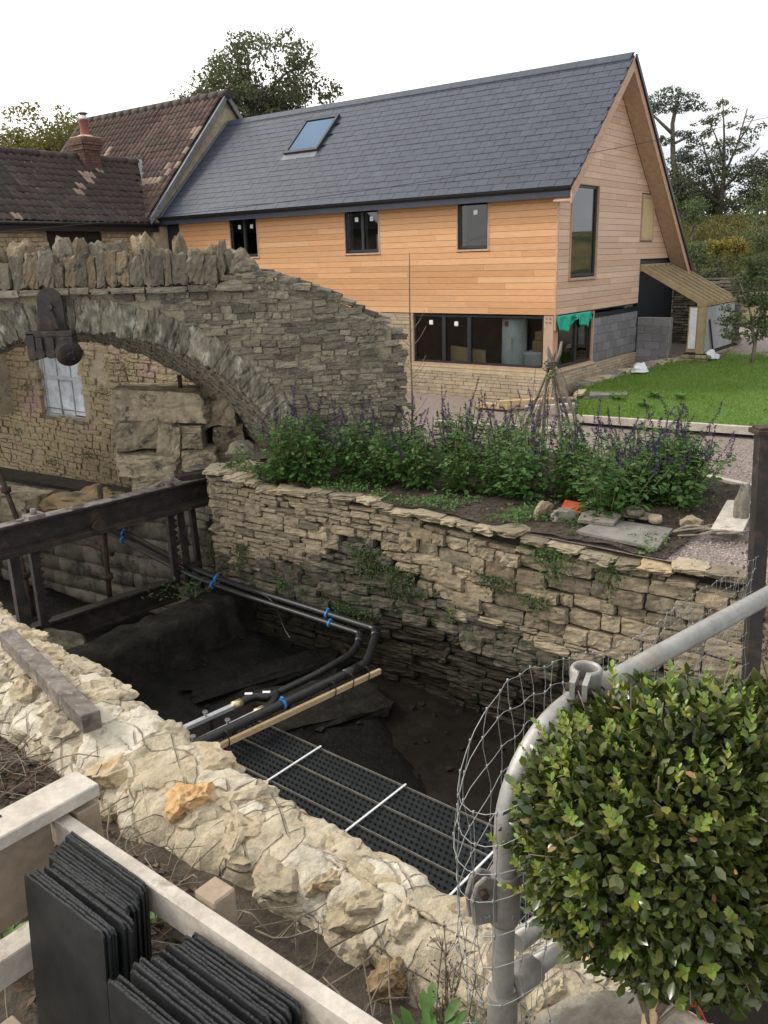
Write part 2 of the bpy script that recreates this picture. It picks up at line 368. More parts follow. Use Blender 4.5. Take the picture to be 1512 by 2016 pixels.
M['alu'] = mat('alu', (0.42, 0.43, 0.45), (0.5, 0.51, 0.53), 8, 0.45, 0.1, metal=0.4)
M['stud_panel'] = mat('stud_panel', (0.011, 0.0125, 0.014), (0.017, 0.0185, 0.02), 5, 0.6, 0.2, 30, 0.004, c3=(0.03, 0.03, 0.028), t3=0.66, s3=6, spec=0.2)
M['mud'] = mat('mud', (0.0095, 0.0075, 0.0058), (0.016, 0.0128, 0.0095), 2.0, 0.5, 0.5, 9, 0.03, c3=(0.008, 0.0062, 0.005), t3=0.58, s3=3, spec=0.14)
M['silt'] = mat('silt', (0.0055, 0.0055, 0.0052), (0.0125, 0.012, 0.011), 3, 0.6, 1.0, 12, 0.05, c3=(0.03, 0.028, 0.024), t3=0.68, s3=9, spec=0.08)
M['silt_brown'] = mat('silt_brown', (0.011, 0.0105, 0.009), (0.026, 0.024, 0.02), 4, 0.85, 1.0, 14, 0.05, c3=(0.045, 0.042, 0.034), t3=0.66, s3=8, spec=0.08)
M['soil'] = mat('soil', (0.032, 0.024, 0.017), (0.07, 0.053, 0.037), 5, 0.97, 1.0, 18, 0.05, c3=(0.13, 0.105, 0.078), t3=0.64, s3=14)
M['soil_fg'] = mat('soil_fg', (0.045, 0.034, 0.024), (0.11, 0.085, 0.06), 5, 0.97, 1.0, 22, 0.04, c3=(0.18, 0.15, 0.11), t3=0.66, s3=14)
M['gravel'] = mat('gravel', (0.20, 0.155, 0.135), (0.34, 0.285, 0.26), 30, 0.95, 1.0, 45, 0.03, c3=(0.12, 0.09, 0.075), t3=0.62, s3=40)
M['pebble'] = mat('pebble', (0.22, 0.175, 0.155), (0.36, 0.305, 0.28), 40, 0.9, 0.2, 40, 0.004, island=True, rv=0.35)
M['lawn'] = mat('lawn', (0.07, 0.13, 0.022), (0.10, 0.18, 0.032), 3, 0.95, 0.8, 40, 0.03)
M['yard'] = mat('yard', (0.17, 0.135, 0.10), (0.27, 0.22, 0.165), 4, 0.95, 0.8, 25, 0.03, c3=(0.09, 0.085, 0.05), t3=0.6, s3=1.5)
M['field'] = mat('field', (0.14, 0.125, 0.05), (0.22, 0.185, 0.085), 0.5, 0.97, 1.0, 6, 0.2, c3=(0.05, 0.07, 0.022), t3=0.55, s3=0.35)
M['flag'] = mat('flag', (0.13, 0.125, 0.112), (0.20, 0.19, 0.17), 5, 0.85, 0.4, 30, 0.006, rv=0.12)
M['rock_grey'] = mat('rock_grey', (0.17, 0.155, 0.125), (0.29, 0.265, 0.22), 6, 0.92, 0.9, 24, 0.02, rv=0.18, c3=(0.10, 0.092, 0.075), t3=0.6, s3=6)
M['terracotta'] = mat('terracotta', (0.42, 0.075, 0.03), (0.50, 0.10, 0.042), 8, 0.85, 0.2)
M['plastic_white'] = mat('plastic_white', (0.62, 0.65, 0.70), (0.75, 0.77, 0.8), 4, 0.4, 0.4, 12, 0.02)
M['white_board'] = mat('white_board', (0.62, 0.63, 0.66), (0.72, 0.73, 0.75), 3, 0.6, 0)
M['grey_board'] = mat('grey_board', (0.32, 0.32, 0.33), (0.42, 0.42, 0.43), 2, 0.8, 0.2, stretch=(1, 1, .3))
M['bark'] = mat('bark', (0.09, 0.078, 0.065), (0.15, 0.13, 0.11), 8, 0.95, 0.8, 20, 0.03)
M['bark_pale'] = mat('bark_pale', (0.17, 0.14, 0.105), (0.29, 0.25, 0.19), 20, 0.9, 0.5, 60, 0.006, c3=(0.09, 0.07, 0.05), t3=0.6, s3=20)
M['stick'] = mat('stick', (0.13, 0.11, 0.085), (0.25, 0.215, 0.17), 14, 0.9, 0.5, 50, 0.006, rv=0.25)
M['stem_green'] = mat('stem_green', (0.05, 0.06, 0.02), (0.09, 0.09, 0.035), 9, 0.8, 0)
M['twig'] = mat('twig', (0.10, 0.075, 0.055), (0.22, 0.18, 0.135), 12, 0.9, 0.3, 50, 0.004, island=True, rv=0.35)
M['pot_stone'] = mat('pot_stone', (0.27, 0.245, 0.195), (0.42, 0.385, 0.315), 18, 0.95, 0.9, 70, 0.01, c3=(0.16, 0.155, 0.11), t3=0.6, s3=9)
M['red_plastic'] = mat('red_plastic', (0.5, 0.02, 0.03), (0.55, 0.03, 0.04), 9, 0.4, 0)
M['tank'] = mat('tank', (0.66, 0.72, 0.72), (0.72, 0.78, 0.78), 2, 0.5, 0)
M['cardboard'] = mat('cardboard', (0.30, 0.19, 0.10), (0.36, 0.23, 0.13), 5, 0.8, 0)
M['mill_window'] = mat('mill_window', (0.34, 0.36, 0.37), (0.44, 0.46, 0.47), 5, 0.7, 0.1)
M['mill_pane'] = mat('mill_pane', (0.34, 0.38, 0.42), (0.60, 0.64, 0.68), 2.6, 0.25, 0.0)  # pale blue-grey base colour stands in for reflected sky

M['leaf_tree'] = leaf_mat('leaf_tree', [(0.062, 0.068, 0.04), (0.10, 0.105, 0.06), (0.08, 0.085, 0.05), (0.13, 0.128, 0.07)])  # greens paled to put distance haze into the leaf colour
M['leaf_yellow'] = leaf_mat('leaf_yellow', [(0.13, 0.115, 0.03), (0.20, 0.165, 0.045), (0.10, 0.11, 0.03), (0.17, 0.14, 0.05)])
M['leaf_pine'] = leaf_mat('leaf_pine', [(0.05, 0.066, 0.05), (0.08, 0.10, 0.072), (0.062, 0.08, 0.06)], transl=0.12)  # needles paled as well, haze carried by the colour
M['leaf_dark'] = leaf_mat('leaf_dark', [(0.052, 0.062, 0.042), (0.09, 0.098, 0.062), (0.07, 0.078, 0.05), (0.12, 0.112, 0.066)])  # tree tone with haze lightened into it
M['leaf_shrub'] = leaf_mat('leaf_shrub', [(0.06, 0.085, 0.036), (0.11, 0.14, 0.06), (0.085, 0.11, 0.055), (0.16, 0.175, 0.085)])
M['leaf_gold'] = leaf_mat('leaf_gold', [(0.24, 0.19, 0.04), (0.32, 0.25, 0.06), (0.14, 0.14, 0.04), (0.28, 0.16, 0.05)])
M['leaf_grass'] = leaf_mat('leaf_grass', [(0.17, 0.15, 0.06), (0.27, 0.22, 0.10), (0.11, 0.12, 0.04), (0.08, 0.09, 0.03)], rough=0.8)
M['leaf_salvia'] = leaf_mat('leaf_salvia', [(0.036, 0.09, 0.018), (0.07, 0.15, 0.034), (0.05, 0.115, 0.026), (0.13, 0.215, 0.055)])
M['leaf_salvia_pale'] = leaf_mat('leaf_salvia_pale', [(0.06, 0.12, 0.03), (0.11, 0.18, 0.055), (0.08, 0.14, 0.04), (0.17, 0.22, 0.08)])
M['flower'] = leaf_mat('flower', [(0.018, 0.012, 0.032), (0.05, 0.024, 0.11), (0.012, 0.009, 0.018), (0.03, 0.018, 0.06)], transl=0.08)
M['leaf_box'] = leaf_mat('leaf_box', [(0.026, 0.042, 0.011), (0.066, 0.088, 0.021), (0.038, 0.058, 0.015), (0.11, 0.13, 0.03), (0.052, 0.068, 0.022), (0.19, 0.19, 0.05)], rough=0.26, transl=0.10, spec=0.5)
M['leaf_young'] = leaf_mat('leaf_young', [(0.14, 0.22, 0.04), (0.20, 0.28, 0.055), (0.10, 0.17, 0.035), (0.28, 0.27, 0.05)], rough=0.4, transl=0.28)
M['leaf_lawn'] = leaf_mat('leaf_lawn', [(0.125, 0.21, 0.032), (0.18, 0.28, 0.05), (0.145, 0.235, 0.038), (0.26, 0.31, 0.09)], rough=0.6)
M['leaf_ivy'] = leaf_mat('leaf_ivy', [(0.028, 0.055, 0.012), (0.05, 0.09, 0.02), (0.035, 0.065, 0.016)])
M['leaf_litter'] = leaf_mat('leaf_litter', [(0.055, 0.036, 0.026), (0.11, 0.065, 0.042), (0.045, 0.036, 0.028), (0.17, 0.125, 0.085)], rough=0.8, transl=0.1)
M['leaf_weed'] = leaf_mat('leaf_weed', [(0.07, 0.16, 0.03), (0.11, 0.22, 0.05), (0.09, 0.18, 0.045)])
M['fruit'] = mat('fruit', (0.16, 0.2, 0.05), (0.22, 0.26, 0.08), 9, 0.4, 0)

# ------------------------------------------------------------------ piece pools
def stone_unit(seed, n=4, roundness=0.35, jit=0.06, name='stone'):
    """unit irregular block, centred, side 1"""
    r = random.Random(seed)
    key = {}; V = []; F = []
    def vid(i, j, k):
        if (i, j, k) not in key:
            p = Vector((i / (n - 1) - 0.5, j / (n - 1) - 0.5, k / (n - 1) - 0.5))
            q = p.copy(); m = max(abs(c) for c in p)
            sph = p.normalized() * 0.5 * 1.12
            q = p.lerp(sph, roundness * (p.length / 0.866) ** 3)
            sv = Vector((seed * 3.7, seed * 1.3, 0)); d = mnoise.noise(p * 2.2 + sv) * jit * 1.7 + mnoise.noise(p * 6 + sv) * jit * .8
            q = q + p.normalized() * d + Vector((r.uniform(-jit, jit), r.uniform(-jit, jit), r.uniform(-jit, jit))) * 0.5
            key[(i, j, k)] = len(V); V.append(tuple(q))
        return key[(i, j, k)]
    for a in range(n - 1):
        for b in range(n - 1):
            F.append((vid(a, b, 0), vid(a, b + 1, 0), vid(a + 1, b + 1, 0), vid(a + 1, b, 0)))
            F.append((vid(a, b, n-1), vid(a + 1, b, n-1), vid(a + 1, b + 1, n-1), vid(a, b + 1, n-1)))
            F.append((vid(a, 0, b), vid(a + 1, 0, b), vid(a + 1, 0, b + 1), vid(a, 0, b + 1)))
            F.append((vid(a, n-1, b), vid(a, n-1, b + 1), vid(a + 1, n-1, b + 1), vid(a + 1, n-1, b)))
            F.append((vid(0, a, b), vid(0, a, b + 1), vid(0, a + 1, b + 1), vid(0, a + 1, b)))
            F.append((vid(n-1, a, b), vid(n-1, a + 1, b), vid(n-1, a + 1, b + 1), vid(n-1, a, b + 1)))
    V = np.array(V)
    sh = [r.uniform(-.09, .09) * min(1, jit * 14) for _ in range(4)]
    x, y, z = V[:, 0].copy(), V[:, 1].copy(), V[:, 2].copy()
    V[:, 0] = x * (1 + sh[0] * z * 2); V[:, 2] = z * (1 + sh[1] * x * 2) + sh[2] * x * .5; V[:, 1] = y * (1 + sh[3] * x)
    return V, np.array(F)

def rock_unit(seed, sub=3, amp=0.35, facet=0.5):
    """unit rough rock (roughly side 1), faceted by random cuts and roughened"""
    bm = bmesh.new(); bmesh.ops.create_icosphere(bm, subdivisions=sub, radius=0.62)
    r = random.Random(seed * 7 + 1)
    planes = []
    for _ in range(9):
        d = Vector((r.gauss(0, 1), r.gauss(0, 1), r.gauss(0, 1))).normalized(); planes.append((d, r.uniform(0.30, 0.48)))
    for d in (Vector((0, 0, 1)), Vector((0, 0, -1))): planes.append(((d + Vector((r.uniform(-.15, .15), r.uniform(-.15, .15), 0))).normalized(), r.uniform(.36, .44)))
    for v in bm.verts:
        p = v.co.copy()
        for d, h in planes:
            t = p.dot(d)
            if t > h: p -= d * (t - h) * 0.93
        nn = v.co.normalized()
        p += nn * (mnoise.noise(v.co * 3.1 + Vector((seed * 5.1, 0, seed))) * amp * 0.16 + mnoise.noise(v.co * 8.0 + Vector((seed * 2.1, 3, seed))) * amp * 0.09 + mnoise.noise(v.co * 17.0 + Vector((seed, 9, seed))) * amp * 0.04)
        v.co = p
    bm.verts.index_update()
    V = np.array([v.co[:] for v in bm.verts]); F = np.array([[v.index for v in f.verts] for f in bm.faces]); bm.free()
    V /= (V.max(0) - V.min(0)); V -= (V.max(0) + V.min(0)) / 2
    return V, F

def pool(kind, count, **kw):
    out = []
    for i in range(count):
        V, F = (stone_unit if kind == 'stone' else rock_unit)(i + kw.get('off', 0), **{k: v for k, v in kw.items() if k != 'off'})
        out.append((V, F))
    return out
P_BLOCK = pool('stone', 16, n=6, roundness=0.17, jit=0.042)
P_ASH = pool('stone', 10, n=10, roundness=0.13, jit=0.05, off=120)
P_SAWN = pool('stone', 6, n=3, roundness=0.05, jit=0.012, off=50)
P_SLAB = pool('stone', 12, n=7, roundness=0.22, jit=0.085, off=80)
P_ROCK = pool('rock', 9, sub=3, amp=0.8)
P_BIG = pool('rock', 8, sub=4, amp=0.9, off=30)
BOXU = (np.array([(x, y, z) for z in (-.5, .5) for y in (-.5, .5) for x in (-.5, .5)]), np.array([(0,2,3,1),(4,5,7,6),(0,1,5,4),(1,3,7,5),(3,2,6,7),(2,0,4,6)]))
_cache = {}
def pool_mesh(P, i, m, smooth=True, nm='stone'):
    i %= len(P)
    k = (id(P), i, m.name, smooth)
    if k not in _cache:
        me = npmesh(nm, P[i][0], P[i][1], smooth); me.materials.append(m); _cache[k] = me
    return _cache[k]

def pieces(items, P, m, parent, name='stone', limit=300, rest='rubble', smooth=True, world_coords=True, cam_local=None):
    """items: list of (Matrix, pool index). The largest in view become part objects, the rest one joined mesh (stuff)."""
    cp = cam_local if cam_local is not None else Vector((0, 0, CZ))
    def size(it):
        A = it[0]; t = A.to_translation(); s = A.to_scale()
        q = sorted([s.x, s.y, s.z]); return -(q[1] * q[2]) / max(0.5, (t - cp).length_squared)
    order = sorted(items, key=size) if len(items) > limit else items
    for A, i in order[:limit]:
        o = link(name, pool_mesh(P, i % len(P), m, smooth, name), None, parent, world_coords)
        o.matrix_basis = A
    if len(order) > limit:
        VV = []; FF = []; b = 0
        for A, i in order[limit:]:
            V, F = P[i % len(P)]
            a = np.array(A); VV.append(V @ a[:3, :3].T + a[:3, 3]); FF.append(F + b); b += len(V)
        o = link(rest, npmesh(rest, np.concatenate(VV), np.concatenate(FF), smooth), m, parent, world_coords)
        o['kind'] = 'stuff'

def TRS(loc, rot=(0, 0, 0), sc=(1, 1, 1)):
    return Matrix.LocRotScale(Vector(loc), Matrix.Rotation(rot[2], 3, 'Z') @ Matrix.Rotation(rot[1], 3, 'Y') @ Matrix.Rotation(rot[0], 3, 'X'), Vector(sc))

class Path:
    def __init__(s, pts):
        s.p = [Vector((a, b, 0)) for a, b in pts]; s.d = [0.0]
        for a, b in zip(s.p, s.p[1:]): s.d.append(s.d[-1] + (b - a).length)
        s.L = s.d[-1]
    def at(s, t):
        t = min(max(t, 0), s.L)
        for i in range(len(s.p) - 1):
            if t <= s.d[i + 1] or i == len(s.p) - 2:
                f = (t - s.d[i]) / (s.d[i + 1] - s.d[i]); return s.p[i].lerp(s.p[i + 1], f)
    def ang(s, t):
        a = s.at(t - 0.2); b = s.at(t + 0.2); return math.atan2(b.y - a.y, b.x - a.x)

def wall_stones(path, zb, zt, hr, lr, depth, r, wave=0.03, skip=None, prot=0.02, gap=0.012, face=-1, tall=0.0):
    """coursed rubble on a vertical face along path; face=-1: the face looks to the right of the path direction"""
    items = []
    z = min(zb(t) for t in np.linspace(0, path.L, 20)) - 0.05
    zmax = max(zt(t) for t in np.linspace(0, path.L, 40))
    while z < zmax:
        h = r.uniform(*hr); t = -r.uniform(0, lr[1])
        while t < path.L:
            l = r.uniform(*lr) * (0.75 + 0.5 * h / hr[1]); hh = h
            if tall and r.random() < tall: hh = h * r.uniform(1.3, 1.7); l *= 0.7
            tc = t + l / 2
            if 0 <= tc <= path.L:
                zz = z + hh / 2 + wave * math.sin(tc * 1.7 + z * 2) + wave * 0.6 * math.sin(tc * 4.3 + z * 5)
                if zb(tc) - 0.02 <= zz - hh * .3 and zz + hh * .35 <= zt(tc) and not (skip and skip(tc, zz, l, hh)):
                    p = path.at(tc); a = path.ang(tc); nrm = Vector((math.sin(a), -math.cos(a), 0)) * (1 if face < 0 else -1)
                    pr = r.uniform(-prot, prot)
                    loc = p + nrm * (pr - depth / 2 + 0.03); loc.z = zz
                    items.append((TRS(loc, (r.uniform(-.03, .03), r.uniform(-.035, .035), a + r.uniform(-.04, .04)), (l - gap, depth, hh - gap)), r.randrange(40)))
            t += l
        z += h
    return items

def strip_wall(path, zb, zt, th, n=40, off=0.0, face=-1, rough=0.0, seed=0):
    """solid backing wall along a path: face at +off behind the stone face"""
    V = []; F = []
    for i in range(n + 1):
        t = path.L * i / n; p = path.at(t); a = path.ang(t); nrm = Vector((math.sin(a), -math.cos(a), 0)) * (1 if face < 0 else -1)
        f = p - nrm * off; b = p - nrm * (off + th)
        V += [(f.x, f.y, zb(t)), (f.x, f.y, zt(t)), (b.x, b.y, zt(t)), (b.x, b.y, zb(t))]
    for i in range(n):
        for k in range(4):
            F.append((i*4+k, i*4+(k+1) % 4, i*4+4+(k+1) % 4, i*4+4+k))
    mb = MB(); mb.add(V, F); mb.add(V[:4], [(0, 1, 2, 3)]); mb.add(V[-4:], [(3, 2, 1, 0)])
    return mb

def leaf_quads(C, N, S, r, aspect=0.55, fold=0.25):
    """folded diamond leaves: centres C(n,3), facing N(n,3), size S(n)"""
    n = len(C)
    T = r.normal(size=(n, 3)); N = N / np.maximum(np.linalg.norm(N, axis=1, keepdims=True), 1e-6)
    T -= N * (T * N).sum(1, keepdims=True); T /= np.maximum(np.linalg.norm(T, axis=1, keepdims=True), 1e-6)
    B = np.cross(N, T); S = S[:, None]
    a = C - T * S * 0.5; b = C + B * S * aspect * 0.5 + N * S * fold * 0.3; c = C + T * S * 0.5; d = C - B * S * aspect * 0.5 + N * S * fold * 0.3
    V = np.stack([a, b, c, d], 1).reshape(-1, 3)
    k = np.arange(n)[:, None] * 4
    F = np.concatenate([k + np.array([[0, 1, 2]]), k + np.array([[0, 2, 3]])], 0)
    return V, F

def leaf_obj(name, C, N, S, m, parent, r, aspect=0.55, fold=0.25, world_coords=True):
    V, F = leaf_quads(np.asarray(C), np.asarray(N), np.asarray(S), r, aspect, fold)
    return link(name, npmesh(name, V, F, False), m, parent, world_coords)

def dup(root, loc, rz=0.0, scale=1.0, label=None):
    """a copy of a thing built round the origin, with copies of its parts and sub-parts"""
    r = root.copy(); COL.objects.link(r); r.location = loc; r.rotation_euler = (0, 0, rz); r.scale = (scale,) * 3
    if label: r['label'] = label
    for ch in list(root.children):
        c = ch.copy(); COL.objects.link(c); c.parent = r
        for g in list(ch.children):
            d = g.copy(); COL.objects.link(d); d.parent = c
    return r

# ------------------------------------------------------------------ setting: terrain, pit, path, lawn
def sd(x, y): return (x - 4.2) * 0.518 + (y - 18.1) * 0.855
def gh(x, y):
    d = sd(x, y)
    if d < 0: return 0.25
    if d < 18: return 0.25 + 0.095 * d
    if d < 30: return 1.96 + 0.27 * (d - 18)
    return 5.2 + 0.02 * (d - 30)
def lawnh(x, y):
    d = max(0.0, sd(x, y)); return 0.42 + 0.62 * (1 - math.exp(-d / 2.8)) + 0.02 * max(0, d - 8)

PIT = [(-14.5, 26), (-3.4, 18.6), (-2.9, 14.7), (0.1, 12.4), (1.4, 11.3), (4.5, 8.9), (9, 5.4), (17, -0.8), (12, -8), (1.4, 1.6), (-2.7, 5.8), (-9, 10.8), (-16, 16)]
def inside(poly, x, y):
    c = False; n = len(poly)
    for i in range(n):
        x1, y1 = poly[i]; x2, y2 = poly[i - 1]
        if (y1 > y) != (y2 > y) and x < (x2 - x1) * (y - y1) / (y2 - y1) + x1: c = not c
    return c

def grid_mesh(name, xs, ys, h, m, keep=None, parent=None, smooth=True):
    nx, ny = len(xs), len(ys)
    V = [(x, y, h(x, y)) for y in ys for x in xs]; F = []
    for j in range(ny - 1):
        for i in range(nx - 1):
            if keep is None or keep((xs[i] + xs[i+1]) / 2, (ys[j] + ys[j+1]) / 2): F.append((j*nx+i, j*nx+i+1, (j+1)*nx+i+1, (j+1)*nx+i))
    o = link(name, npmesh(name, V, F, smooth), m, parent); return o
def ruled(name, A, B, nt_, nw, h, m, smooth=True):
    """sheet between two plan polylines"""
    V = []; F = []
    for i in range(nt_ + 1):
        a = A.at(A.L * i / nt_); b = B.at(B.L * i / nt_)
        for j in range(nw + 1):
            p = a.lerp(b, j / nw); V.append((p.x, p.y, h(p.x, p.y)))
    for i in range(nt_):
        for j in range(nw):
            k = i * (nw + 1) + j; F.append((k, k + nw + 1, k + nw + 2, k + 1))
    return link(name, npmesh(name, V, F, smooth), m)

def bigh(x, y):
    if y < 7 and x < 14: return 1.0 + 0.1 * max(0, -y) * 0
    return gh(x, y) - 0.12
gx = list(np.concatenate([np.linspace(-140, -20, 16), np.linspace(-18, 40, 59), np.linspace(44, 160, 20)]))
gy = list(np.concatenate([np.linspace(-60, -10, 8), np.linspace(-8, 60, 69), np.linspace(66, 300, 20)]))
bigpit = [(-16, 30), (-3.0, 19.2), (-2.2, 16), (1, 13.2), (5.5, 9.6), (10, 6), (18, 0), (14, -10), (12, -6), (-10, -6), (-18, 4), (-20, 20)]
tag(grid_mesh('ground', gx, gy, bigh, M['field'], lambda x, y: not inside(bigpit, x, y)), kind='structure')

WALL_PTS = [(-2.55, 15.45), (-3.1, 14.65), (-1.55, 13.5), (0.03, 12.37), (0.75, 11.85), (1.36, 11.21), (3.31, 9.62), (4.4, 8.85), (6.8, 7.1)]
edgeA = Path([(-12.3, 25.3), (-3.45, 18.6), (-2.6, 15.4), (-3.0, 14.7), (-1.55, 13.55), (0.03, 12.42), (0.75, 11.9), (1.36, 11.27), (3.31, 9.68), (4.4, 8.9), (6.8, 7.15), (12, 3.2), (17, -0.6)])
edgeB = Path([(a + 0.6 * 20, b + 0.8 * 20) for a, b in [(-12.3, 25.3), (-3.45, 18.6), (-2.6, 15.4), (-3.0, 14.7), (-1.55, 13.55), (0.03, 12.42), (0.75, 11.9), (1.36, 11.27), (3.31, 9.68), (4.4, 8.9), (6.8, 7.15), (12, 3.2), (17, -0.6)]])
def yardh(x, y): return gh(x, y) + 0.025 * fbm((x, y, 0), 0.8)
tag(ruled('gravel_yard', edgeA, edgeB, 130, 70, yardh, M['gravel']), kind='structure')
bedA = Path([(-2.45, 15.35), (-2.98, 14.70), (-1.54, 13.56), (0.03, 12.42), (0.76, 11.90), (1.37, 11.27), (2.9, 10.02), (3.4, 9.65)])
bedB = Path([(-1.6, 17.2), (-0.6, 16.9), (0.6, 16.6), (2.0, 16.2), (3.4, 15.4), (4.6, 14.3), (5.25, 13.4), (5.75, 12.7)])
def bedh(x, y): return gh(x, y) + 0.05 + 0.05 * fbm((x, y, 3), 2.2, 4)
tag(ruled('bed_soil', bedA, bedB, 90, 40, bedh, M['soil']), kind='structure')
lawnA = Path([(4.2, 18.22), (12.6, 13.2)])
lawnB = Path([(4.72, 20.25), (7.25, 22.55), (9.1, 24.2), (10.8, 25.2), (12.6, 29.5), (16.5, 31.5)])
def lawnz(x, y): return lawnh(x, y) + 0.02 * fbm((x, y, 7), 0.9)
tag(ruled('lawn', lawnA, lawnB, 60, 40, lawnz, M['lawn']), kind='structure')
skirt = MB()
for P in (lawnB, Path([(4.2, 18.22), (4.72, 20.25)])):
    for i in range(40):
        a = P.at(P.L * i / 40); b = P.at(P.L * (i + 1) / 40)
        skirt.add([(a.x, a.y, lawnz(a.x, a.y)), (b.x, b.y, lawnz(b.x, b.y)), (b.x, b.y, 0), (a.x, a.y, 0)], [(0, 1, 2, 3)])
tag(skirt.obj('lawn_bank', M['soil']), kind='structure')

# grass blades on the lawn
def scatter_ruled(A, B, n, r):
    t = r.random(n); w = r.random(n); out = np.zeros((n, 2))
    for i in range(n):
        a = A.at(A.L * t[i]); b = B.at(B.L * t[i]); p = a.lerp(b, w[i]); out[i] = (p.x, p.y)
    return out
gp = scatter_ruled(lawnA, lawnB, 52000, RNG)
clump = np.array([0.6 + 0.8 * max(0, fbm((x * 1.3, y * 1.3, 2), 1.2) + 0.5) for x, y in gp])
hgt = RNG.uniform(0.03, 0.065, len(gp)) * clump
ang = RNG.uniform(0, 2 * math.pi, len(gp)); lean = RNG.normal(0, 0.35, (len(gp), 2)) * hgt[:, None]
zz = np.array([lawnz(x, y) for x, y in gp])
wv = 0.010
A_ = np.stack([gp[:, 0] - np.cos(ang) * wv, gp[:, 1] - np.sin(ang) * wv, zz], 1)
B_ = np.stack([gp[:, 0] + np.cos(ang) * wv, gp[:, 1] + np.sin(ang) * wv, zz], 1)
C_ = np.stack([gp[:, 0] + lean[:, 0], gp[:, 1] + lean[:, 1], zz + hgt], 1)
Vg = np.stack([A_, B_, C_], 1).reshape(-1, 3)
og = link('grass', npmesh('grass', Vg, np.arange(len(Vg)).reshape(-1, 3)), M['leaf_lawn']); og['kind'] = 'stuff'

# gravel chippings on the path
gv = []
pa = Path([(5.35, 13.4), (6.0, 12.6), (7.2, 11.0)]); pb = Path([(4.3, 18.0), (7.5, 16.0), (9.5, 14.8)])
pp = scatter_ruled(pa, pb, 5200, RNG); p2 = scatter_ruled(Path([(3.3, 9.8), (4.6, 8.9)]), Path([(3.9, 10.5), (5.4, 10.4)]), 900, RNG)
octv = np.array([(1,0,0),(-1,0,0),(0,1,0),(0,-1,0),(0,0,.6),(0,0,-.6)]); octf = np.array([(0,2,4),(2,1,4),(1,3,4),(3,0,4),(2,0,5),(1,2,5),(3,1,5),(0,3,5)])
allp = np.concatenate([pp, p2]); VV = []; FF = []
for i, (x, y) in enumerate(allp):
    s = RNG.uniform(0.010, 0.024); a = RNG.uniform(0, 6.28); c_, s_ = math.cos(a), math.sin(a)
    v = octv * s * RNG.uniform(0.7, 1.3, 3); VV.append(np.stack([v[:, 0]*c_ - v[:, 1]*s_ + x, v[:, 0]*s_ + v[:, 1]*c_ + y, v[:, 2] + yardh(x, y) + s * 0.3], 1)); FF.append(octf + 6 * i)
og = link('gravel', npmesh('gravel', np.concatenate(VV), np.concatenate(FF)), M['pebble']); og['kind'] = 'stuff'

# bark and litter on the bed soil
bp_ = scatter_ruled(bedA, bedB, 5200, RNG)
oz = np.array([bedh(x, y) + 0.012 for x, y in bp_])
on = leaf_obj('leaf_litter', np.column_stack([bp_, oz]), RNG.normal(0, 0.4, (len(bp_), 3)) + np.array([0, 0, 1]), RNG.uniform(0.03, 0.075, len(bp_)), M['leaf_litter'], None, RNG, 0.5); on['kind'] = 'stuff'

# pit floor
def floorh(x, y):
    z = -2.75 + 0.03 * fbm((x, y, 1), 0.9)
    # gravelly step on the far-left bay side
    u = (x + 1.59) * 0.787 + (y - 11.8) * 0.617      # across the channel
    w = (x + 1.59) * -0.617 + (y - 11.8) * 0.787     # along it
    k = (x - 0.2) * 0.95 + (y - 10.6) * 0.30         # mud pool to the right of this line
    if k < 0: z += min(1, -k / 0.35) * (0.22 + 0.05 * fbm((x, y, 5), 1.6, 4))
    if k < -1.45 + 0.15 * math.sin(y * 2): z += 0.09 + 0.06 * fbm((x, y, 8), 1.1, 4)
    if abs(k) < 0.5: z += 0.03 * fbm((x, y, 9), 5, 3)
    g = (x + 8.3) * 0.731 - (y - 10.25) * 0.683       # beyond the sluice girder the channel drops
    if g < -0.25: z -= min(0.9, (-0.25 - g) * 2)
    return z
fx = list(np.linspace(-15, 10, 170)); fy = list(np.linspace(1, 24, 160))
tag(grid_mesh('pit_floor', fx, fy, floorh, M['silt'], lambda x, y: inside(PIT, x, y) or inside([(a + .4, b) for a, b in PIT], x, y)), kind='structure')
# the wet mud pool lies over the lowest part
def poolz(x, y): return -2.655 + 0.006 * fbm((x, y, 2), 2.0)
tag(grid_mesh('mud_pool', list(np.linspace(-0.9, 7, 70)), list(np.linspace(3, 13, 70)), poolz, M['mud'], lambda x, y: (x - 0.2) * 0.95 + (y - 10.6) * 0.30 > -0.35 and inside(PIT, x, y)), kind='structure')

# near bank where the photographer stands
def fgh(x, y):
    t = (x - 0.0) * 0.617 + (y - 2.95) * 0.787    # 0 on the wall line, negative towards the camera
    z = 1.29 + 0.20 * (1 - math.exp(min(0, t + 0.35) / 1.1))
    return z + 0.05 * fbm((x, y, 4), 1.7, 4) + 0.018 * fbm((x, y, 6), 9, 3)
fgA = Path([(-14, 14.5), (-2.7, 5.65), (-0.6, 3.55), (1.0, 2.2), (4, -0.2), (12, -6.5)])
fgB = Path([(-16, 2), (-7, -5), (-4, -6), (-1, -6), (3, -6.5), (9, -9)])
tag(ruled('bank_soil', fgA, fgB, 190, 110, fgh, M['soil_fg']), kind='structure')

